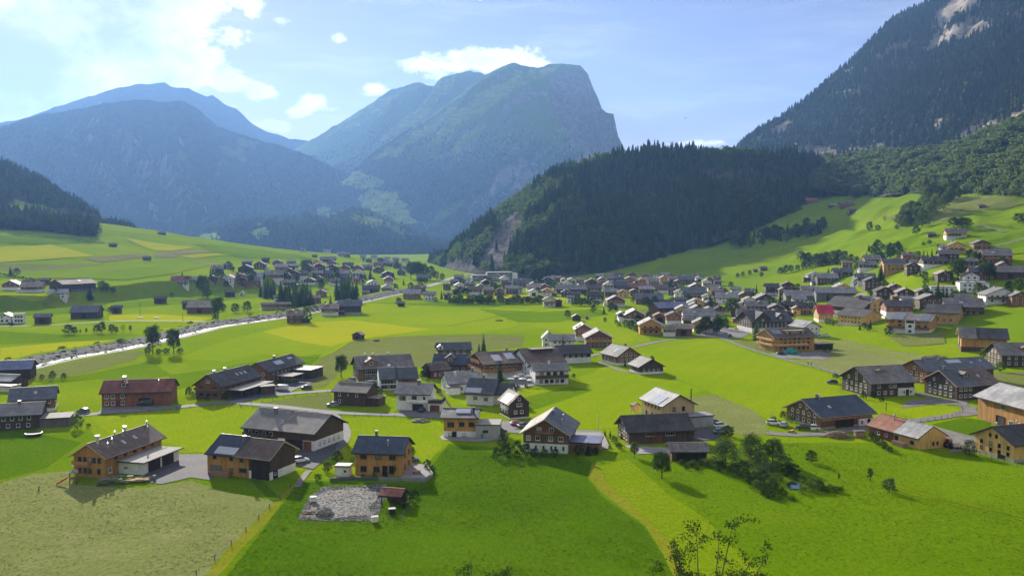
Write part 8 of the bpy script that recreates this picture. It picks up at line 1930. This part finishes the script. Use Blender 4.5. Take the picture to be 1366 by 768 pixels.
# garden pavilion and red-roofed shelter
h = House('garden_hut', (447, 635), (466, 635.5), 2.6, 'small cream garden hut with flat roof beside the orange house', 'garden hut'); h.flat(0, h.L, 0, 2.6, 2.2, 'cream', 'light', .2, 'wall'); h.door('front', .3, .9, 1.8, 'frame').win('front', [.7], 1.2, .8, .8)
h = House('shelter', (508, 674), (534, 676), 3.6, 'open garden shelter with maroon roof at the end of gravel lot', 'shelter')
h.block(2.2, 3.0, 'x', 'dark', None, 'rust', .5, .4, lower=2.19)
child('posts', bmesh_data('posts', [(x-.08, x+.08, y-.08, y+.08, -.4, 2.189) for x in (.1, h.L/2, h.L-.1) for y in (.1, 3.5)]+[(0.2, h.L-.2, 3.3, 3.4, -.3, 2.18)], WALL['dark']), h.root, Matrix.Identity(4))
# low concrete walls of the terrace
def wall_line(name, pts, hgt, th, mat, label, cat='wall'):
    P = [at(*q) for q in pts]; vs, fs = [], []
    o = empty(name, P[0], 0, label, cat)
    b = []
    for a, c in zip(P, P[1:]):
        d = (c-a).to_2d(); L = d.length; an = math.atan2(d.y, d.x)
        child('segment', bmesh_data('segment', [(0, L-.02, -th/2, th/2, -.3, hgt)], mat), o, Matrix.Translation(a-P[0]) @ Matrix.Rotation(an, 4, 'Z'))
    return o
wall_line('terrace_wall', [(534, 641), (566, 643), (577, 636), (568, 621)], .9, .25, M['concrete'], 'pale concrete wall round the terrace of the orange house')
wall_line('garden_wall', [(440, 642), (470, 640), (505, 641), (533, 642)], .8, .4, M['stone'], 'low grey stone garden wall below the orange house')
wall_line('yard_wall', [(812, 598), (806, 585), (800, 578)], .8, .25, M['concrete'], 'pale low wall at the yard right of the big gabled house')
# mound and tarp on the gravel lot
def heap(px, py, r, hgt, mat, label, name, seed, cat):
    p = at(px, py); bm = bmesh.new(); bmesh.ops.create_icosphere(bm, subdivisions=4, radius=1)
    for v in bm.verts:
        k = 1+.35*mnoise.noise(v.co*2.2+Vector((seed, 0, 0)))+.15*mnoise.noise(v.co*6+Vector((seed, 3, 0)))
        v.co = Vector((v.co.x*r*k, v.co.y*r*.8*k, max(-.1, v.co.z)*hgt*k))
    me = bpy.data.meshes.new(name); bm.to_mesh(me); bm.free(); me.materials.append(mat)
    o = bpy.data.objects.new(name, me); C.objects.link(o); o.location = p; tag(o, label, cat); THINGS.append(o); return o
heap(431, 686, 1.9, 1.3, M['palegravel'], 'pale earth mound on the gravel lot', 'earth_mound', 3, 'mound')
heap(411, 685, 1.5, .5, M['soil'], 'low reddish soil heap at the left edge of the gravel lot', 'soil_heap', 5, 'heap')
heap(561, 562, 2.6, .8, M['green_tarp'] if False else M['stone'], 'low grey rock garden mound on the meadow before the white house', 'rock_mound', 8, 'mound')
heap(1054, 472, 3.0, 2.6, M['green_tarp'], 'bright green tarpaulin tent in front of the honey hotel', 'tarp_tent', 1, 'tent')
heap(1248, 478, 5.5, 1.2, M['soil'], 'long brown soil heap left of the big barn', 'soil_heap', 6, 'heap')
heap(502, 455, 1.8, .8, M['soil'], 'dark muck heap right of the lone meadow hut', 'muck_heap', 2, 'heap')
heap(666, 428, 2.6, .9, M['soil'], 'dark muck heap alone in the bright centre meadow', 'muck_heap', 12, 'heap')
heap(1012, 447, 2.0, 1.0, M['flower'], 'bed of yellow flowers beside the village square', 'flower_bed', 4, 'flower bed') if False else heap(984, 439, 2.4, 1.0, M['flower'], 'bed of yellow flowers beside the village square', 'flower_bed', 4, 'flower bed')
# beehive-like boxes in the meadow
for px, py, lb in ((500, 697, 'white box on legs at the corner of the gravel lot'), (523, 686, 'dark box on the lawn beside the maroon shelter'), (418, 670, 'small pale box at the upper left edge of gravel lot')):
    p = at(px, py); o = empty('box', p, .3, lb, 'box'); child('case', bmesh_data('case', [(-.6, .6, -.5, .5, .3, 1.2)], M['canvas'] if 'dark' not in lb else M['darkwood_or_bay_shade']), o, Matrix.Identity(4)); child('lid', bmesh_data('lid', [(-.68, .68, -.58, .58, 1.203, 1.28)], ROOF['light']), o, Matrix.Identity(4)); child('stand', bmesh_data('stand', [(-.5, -.4, -.4, .4, 0, .299), (.4, .5, -.4, .4, 0, .299)], WALL['dark']), o, Matrix.Identity(4))
# tractor and trailer near the barn
p = at(1268, 597); o = empty('tractor', p, .4, 'small red tractor at the gable of the red-and-grey roofed barn', 'tractor')
child('body', bmesh_data('body', [(-.3, 1.9, -.35, .35, .6, 1.25), (-1.2, -.3, -.5, .5, .7, 1.0)], PAINT['red']), o, Matrix.Identity(4)); child('cab', bmesh_data('cab', [(-1.1, .0, -.55, .55, 1.26, 2.2)], M['glass']), o, Matrix.Identity(4)); child('cab_roof', bmesh_data('cab_roof', [(-1.2, .1, -.62, .62, 2.203, 2.32)], PAINT['red']), o, Matrix.Identity(4))
for x, r in ((-.8, .75), (1.45, .45)):
    for y in (-.75, .75): child('wheel', wheel_mesh('wheel', r, .34, M['tyre']), o, Tm(x, y, r))
p = at(1277, 598); o = empty('trailer', p, .3, 'grey flat trailer standing beside the small red tractor', 'trailer'); child('bed', bmesh_data('bed', [(-1.8, 1.8, -.9, .9, .7, .85), (-1.8, 1.8, -.9, -.85, .853, 1.3), (-1.8, 1.8, .85, .9, .853, 1.3)], M['metal']), o, Matrix.Identity(4))
for x in (-.6, .4):
    for y in (-.75, .75): child('wheel', CARM['wheel'], o, Tm(x, y, .32))
# terrace parasols of the hotel
i = 0
for px, py, w_ in ((681, 513, 'leftmost'), (688, 510, 'second'), (695, 507, 'third'), (697, 513, 'fourth'), (704, 509, 'fifth'), (708, 515, 'rightmost')):
    p = at(px, py); o = empty('parasol', p, 0, f'cream parasol on the hotel terrace, {w_} of the six', 'parasol', 'parasols on the hotel terrace')
    vs, fs = [], []; cyl(vs, fs, (0, 0, 0), (0, 0, 2.5), .04); child('pole', me_from('pole', vs, fs, M['metal']), o, Matrix.Identity(4))
    vs = [(0, 0, 2.75)]+[(1.6*math.cos(a*math.pi/4), 1.6*math.sin(a*math.pi/4), 2.25) for a in range(8)]; fs = [(0, 1+a, 1+(a+1) % 8) for a in range(8)]
    child('canopy', me_from('canopy', vs, fs, M['canvas']), o, Matrix.Identity(4))
# pond
m, n = new_mat('pond_water'); p_ = geo_pos(n); finish(n, (.02, .035, .03), .04, n.noise(p_, 2.0, 3).outputs['Fac'], .08, .02, spec=.6); M['pond'] = m
o = patch('pond', [(1048, 647), (1056, 642), (1068, 645), (1066, 653), (1054, 652)], 'soil', .05, .2, 1.0); o.data.materials[0] = M['pond']
# fences: posts and wires
def fence(pts, step, label, hgt=1.05, rails=False, group='post fences of the meadows'):
    P = spline([at(*q) for q in pts], 6); o = empty('fence', P[0], 0, label, 'fence', group)
    me = cached(('post', rails), lambda: bmesh_data('post', [(-.07, .07, -.07, .07, -.3, hgt)], WALL['greywood']))
    acc = 0; pos = [P[0]]
    for a, b in zip(P, P[1:]):
        L = (b-a).length; d = step-acc
        while d < L: pos.append(a+(b-a)*d/L); d += step
        acc = L-(d-step)
    vs, fs = [], []
    for i, q in enumerate(pos):
        child('post', me, o, Matrix.Translation(q-P[0]))
        if i:
            for z in (.45, .9): tube(vs, fs, [pos[i-1]-P[0]+Vector((0, 0, z)), q-P[0]+Vector((0, 0, z))], [.05 if rails else .006]*2, 4)
    child('rail' if rails else 'wire', me_from('rail' if rails else 'wire', vs, fs, WALL['greywood'] if rails else M['net']), o, Matrix.Identity(4)); return o
fence([(180, 552), (262, 545), (330, 545), (432, 554)], 4, 'post and wire fence along the near side of the road, left part')
fence([(455, 557), (520, 557), (590, 561), (640, 566)], 4, 'post and wire fence below the road before the white house')
fence([(320, 540), (380, 531), (442, 524)], 4, 'post and wire fence between the two roads by the white van')
fence([(1228, 563), (1262, 558), (1284, 550), (1278, 541), (1258, 538)], 3, 'post fence round the small bright lawn inside the farm road loop')
fence([(586, 522), (592, 532), (600, 543)], 1.6, 'weathered rail fence running down beside the white house', 1.2, True)
fence([(262, 768), (330, 708), (372, 666), (392, 648)], 7, 'sparse post fence along the edge of the mown field')
fence([(500, 691), (528, 700), (543, 680), (552, 660)], 3, 'post fence behind the maroon-roofed shelter')
fence([(1070, 490), (1095, 494), (1120, 501)], 5, 'post fence along the gravel path to the black farmhouse')
fence([(0, 476), (90, 466), (180, 451), (260, 436)], 9, 'sparse post fence on the grassy bank above the river')
fence([(1180, 556), (1222, 561)], 3, 'short post fence left of the farm road loop')
fence([(1300, 604), (1340, 618), (1366, 626)], 2, 'post fence at the foot of the honey farmhouse')
# poles and lamps
def pole(px, py, hpx, label, name='utility_pole', arm=True, cat='pole', mat='darkwood_or_bay_shade', r=.13):
    p = at(px, py); hh = hpx*p.y/FOC; o = empty(name, p, 0, label, cat)
    vs, fs = [], []; cyl(vs, fs, (0, 0, -.3), (0, 0, hh), r, r*.7); child('shaft', me_from('shaft', vs, fs, M[mat]), o, Matrix.Identity(4))
    if name == 'street_lamp': child('lamp_head', bmesh_data('lamp_head', [(-.25, .5, -.14, .14, hh-.05, hh+.1)], M['metal']), o, Matrix.Identity(4))
    elif arm: child('cross_arm', bmesh_data('cross_arm', [(-.7, .7, -.05, .05, hh-.6, hh-.48)], M[mat]), o, Matrix.Identity(4))
    return o
pole(187, 420, 16, 'wooden power pole in the meadow right of the slate-roofed barn'); pole(244, 428, 11, 'short wooden pole beside the left farm road'); pole(798.5, 574, 20, 'slim grey street lamp right of the big gabled house', 'street_lamp', cat='street lamp', mat='metal', r=.08)
pole(1182, 548, 12, 'thin wooden pole on the lawn behind the red-and-grey roofed barn', arm=False); pole(1085, 424, 22, 'pale flagpole beside the crimson-roofed house', 'flagpole', False, 'flagpole', 'metal'); pole(263, 394, 20, 'pale mast left of the tall terrace tree', 'mast', False, 'mast', 'metal'); pole(1029, 560, 9, 'slim street lamp beside the parked cars and flower bushes', 'street_lamp', cat='street lamp', mat='metal', r=.07)
pole(52, 655, 7, 'short dark post in the mown field left of the play tower', 'post', False, 'post')
# white covers lying in the left meadow, conveyor at the cliff, bird
for px, py, lb in ((187, 424.5, 'left one of two white silage covers lying in the left meadow'), (209, 424.5, 'right one of two white silage covers lying in the left meadow')):
    p = at(px, py); o = bpy.data.objects.new('silage_cover', bmesh_data('silage_cover', [(-1.9, 1.9, -1.0, 1.0, -.1, .55), (-1.5, 1.5, -.7, .7, .551, .75)], M['canvas'])); C.objects.link(o); o.location = p; tag(o, lb, 'cover', 'silage covers'); THINGS.append(o)
a = at(641, 366); o = empty('conveyor', a, 0, 'long pale sloping conveyor below the wooded cliff', 'conveyor')
vs, fs = [], []; b = Vector(near_at(650, 345, a.y+40))-a; tube(vs, fs, [Vector((0, 0, .5)), b], [.75, .75], 6); child('chute', me_from('chute', vs, fs, M['metal']), o, Matrix.Identity(4))
vs, fs = [], []
for t in (.3, .6, .9): q = b*t; cyl(vs, fs, (q.x, q.y, -2), (q.x, q.y, q.z), .3)
child('support', me_from('support', vs, fs, M['metal']), o, Matrix.Identity(4))
x, y, z = near_at(915, 158, 320)
vs = [(-.9, .1, .25), (-.35, 0, .12), (0, .15, 0), (0, -.2, 0), (.35, 0, .12), (.9, .1, .28), (0, -.55, .02), (0, .35, .03), (0, 0, .1), (0, 0, -.1)]
o = mesh_obj('bird', vs, [(0, 1, 2), (0, 3, 1), (1, 3, 8), (1, 8, 2), (4, 8, 3), (4, 2, 8), (5, 2, 4), (5, 4, 3), (3, 6, 8), (3, 9, 6), (2, 8, 7), (2, 7, 9), (3, 2, 9)], M['net']); o.location = (x, y, z); o.scale = (1.4,)*3; tag(o, 'dark bird gliding in the sky left of the right mountain', 'bird'); THINGS.append(o)
# two walkers on the gravel path
def person(px, py, ang, top, legs, label, ph=0.0):
    p = at(px, py); o = empty('person', (p.x, p.y, p.z+.05), R(ang), label, 'person', 'walkers on the gravel path')
    me = bpy.data.meshes.new('body')
    J = [(0, 0, .98), (0, 0, 1.2), (0, .01, 1.42), (0, .01, 1.52), (0, .03, 1.63), (0, .03, 1.74), (.10, 0, .94), (.11, .20, .52), (.11, .16, .06), (.11, .30, .04), (-.10, 0, .94), (-.11, -.10, .50), (-.11, -.34, .12), (-.11, -.22, .05), (.20, .01, 1.40), (.26, -.10, 1.14), (.25, .02, .90), (.25, .05, .82), (-.20, .01, 1.40), (-.26, .08, 1.14), (-.25, .24, .94), (-.25, .29, .87)]
    E = [(0, 1), (1, 2), (2, 3), (3, 4), (4, 5), (0, 6), (6, 7), (7, 8), (8, 9), (0, 10), (10, 11), (11, 12), (12, 13), (2, 14), (14, 15), (15, 16), (16, 17), (2, 18), (18, 19), (19, 20), (20, 21)]
    rad = [.15, .14, .15, .06, .095, .07, .085, .06, .04, .035, .085, .06, .04, .035, .06, .045, .035, .03, .06, .045, .035, .03]
    me.from_pydata(J, E, []); me.materials.append(top); me.materials.append(legs)
    b = bpy.data.objects.new('body', me); C.objects.link(b); b.parent = o
    md = b.modifiers.new('skin', 'SKIN'); sv = me.skin_vertices[0].data
    for i, r in enumerate(rad): sv[i].radius = (r, r*.85)
    sv[0].use_root = True
    b.modifiers.new('smooth', 'SUBSURF').levels = 1
    bm = bmesh.new(); bmesh.ops.create_icosphere(bm, subdivisions=2, radius=.115, matrix=Matrix.Translation((0, .015, 1.69))); hm = bpy.data.meshes.new('hair'); bm.to_mesh(hm); bm.free(); hm.materials.append(M['net']); k = bpy.data.objects.new('hair', hm); C.objects.link(k); k.parent = o
    tr = bmesh_data('trousers', [(.03, .19, -.08, .1, .55, .99), (-.19, -.03, -.1, .08, .55, .99)], legs); child('trousers', tr, o, Matrix.Identity(4))
    return o
cm = {c: plain_mat(c+'_cloth', v, .9) for c, v in (('dark_blue', (.03, .04, .08)), ('red_brown', (.2, .06, .04)), ('grey_cloth', (.1, .1, .11)))}
person(1078, 487.5, 60, cm['dark_blue'], cm['grey_cloth'], 'left one of two people walking on the gravel path, dark clothes'); person(1082, 488.3, 60, cm['red_brown'], cm['grey_cloth'], 'right one of two people walking on the gravel path, brownish top')

# small yard things: bins, benches, flower boxes, log stacks by the near houses
bin_me = bmesh_data('bin', [(-.3, .3, -.35, .35, 0, 1.0)], M['glass']); 
def bin_(px, py, col, label):
    p = at(px, py); o = empty('waste_bin', p, .2, label, 'bin'); child('body', bmesh_data('body', [(-.29, .29, -.34, .34, .06, 1.0)], col), o, Matrix.Identity(4)); child('lid', bmesh_data('lid', [(-.32, .32, -.38, .36, 1.003, 1.08)], M['net']), o, Matrix.Identity(4))
    for y in (-.25, .25): child('wheel', cached('binwheel', lambda: wheel_mesh('wheel', .1, .06, M['tyre'])), o, Tm(.3, y, .1))
bin_(206, 640, PAINT['grey'], 'grey waste bin at the edge of the dark yard beside the long garage'); bin_(643, 585, M['green_tarp'], 'green waste bin before the grey box annex'); bin_(902, 586, PAINT['blue'], 'blue waste bin in the yard of the pale timber house')
def stack(px, py, ang, n_, label):
    p = at(px, py); o = empty('firewood_stack', p, ang, label, 'firewood')
    for a in range(n_):
        for b in range(4): child('log', me_l[(a+b) % 3], o, Tm(a*.34, 0, .17+b*.3, math.pi/2))
stack(284, 634, -.4, 14, 'firewood stacked against the orange half of the farmhouse'); stack(905, 598, .05, 12, 'firewood stacked in front of the low black-roofed farmhouse'); stack(1206, 597, 1.9, 12, 'firewood stacked along the red-and-grey roofed barn')
def bench(px, py, ang, label):
    p = at(px, py); o = empty('garden_table', p, ang, label, 'garden table')
    child('table_top', bmesh_data('table_top', [(-.9, .9, -.4, .4, .70, .76)], WALL['larch']), o, Matrix.Identity(4))
    for y in (-.75, .75): child('bench_seat', bmesh_data('bench_seat', [(-.9, .9, y-.15, y+.15, .41, .46)], WALL['larch']), o, Matrix.Identity(4))
    for x in (-.7, .7): child('leg', bmesh_data('leg', [(x-.05, x+.05, -.3, .3, 0, .699), (x-.05, x+.05, -.88, -.64, 0, .409), (x-.05, x+.05, .64, .88, 0, .409)], WALL['dark']), o, Matrix.Identity(4))
bench(556, 632, .3, 'wooden garden table on the stone terrace of the orange house'); bench(1056, 577, .6, 'wooden garden table near the flower bushes by the red window gable')
# ------------------------------------------------------------------ labels for the smaller things, told apart by what they stand beside
def to_px(p):
    v = Vector((p[0], p[1], p[2]-CAM_H))
    c, s = math.cos(TILT), math.sin(TILT)
    d = v.y*c-v.z*s; up = v.y*s+v.z*c
    return W0/2+FOC*v.x/d, H0/2-FOC*up/d
LMP = []
for ph, o in LM:
    w = o.matrix_world if False else Matrix.Translation(o.location) @ Matrix.Rotation(o.rotation_euler.z, 4, 'Z')
    LMP.append((ph, *to_px(w @ Vector((5, 3, 0)))))
ORD = ['', 'second ', 'third ', 'fourth ', 'fifth ', 'sixth ', 'seventh ', 'eighth ', 'ninth ', 'tenth ', 'eleventh ', 'twelfth ', 'thirteenth ', 'fourteenth ', 'fifteenth ', 'sixteenth ', 'seventeenth ', 'eighteenth ', 'nineteenth ', 'twentieth ']
TENS = ['twenty', 'thirty', 'forty', 'fifty']
def ordn(i):
    if i < len(ORD): return ORD[i]
    return TENS[(i+1)//10-2]+'-'+(ORD[(i+1) % 10-1] if (i+1) % 10 > 1 else 'first ' if (i+1) % 10 else 'th ')
def label_pending():
    gr = {}
    for o, desc, (px, py) in PENDING:
        best = min(LMP, key=lambda l: math.hypot(l[1]-px, (l[2]-py)*2.2))
        dx, dy = px-best[1], (py-best[2])*2.2
        rel = ('right of' if dx > 0 else 'left of') if abs(dx) >= abs(dy) else ('in front of' if dy > 0 else 'behind')
        for cut in (' on white base', ' gabled', 'small ', 'long ', ' brown', ' wide', '-coloured'):
            if len(f'{desc}, nearest {rel} the {best[0]}'.split()) > 16: desc = desc.replace(cut, '', 1)
        gr.setdefault((desc, rel, best[0]), []).append((math.hypot(dx, dy), o))
    for (desc, rel, ph), L in gr.items():
        L.sort(key=lambda t: t[0])
        for i, (_, o) in enumerate(L):
            k = '' if len(L) == 1 else ('nearest ' if i == 0 else ordn(i))
            s = f"{desc}, {k}{rel} the {ph}"
            o['label'] = s
label_pending()
print('things', len(THINGS), 'pending', len(PENDING))
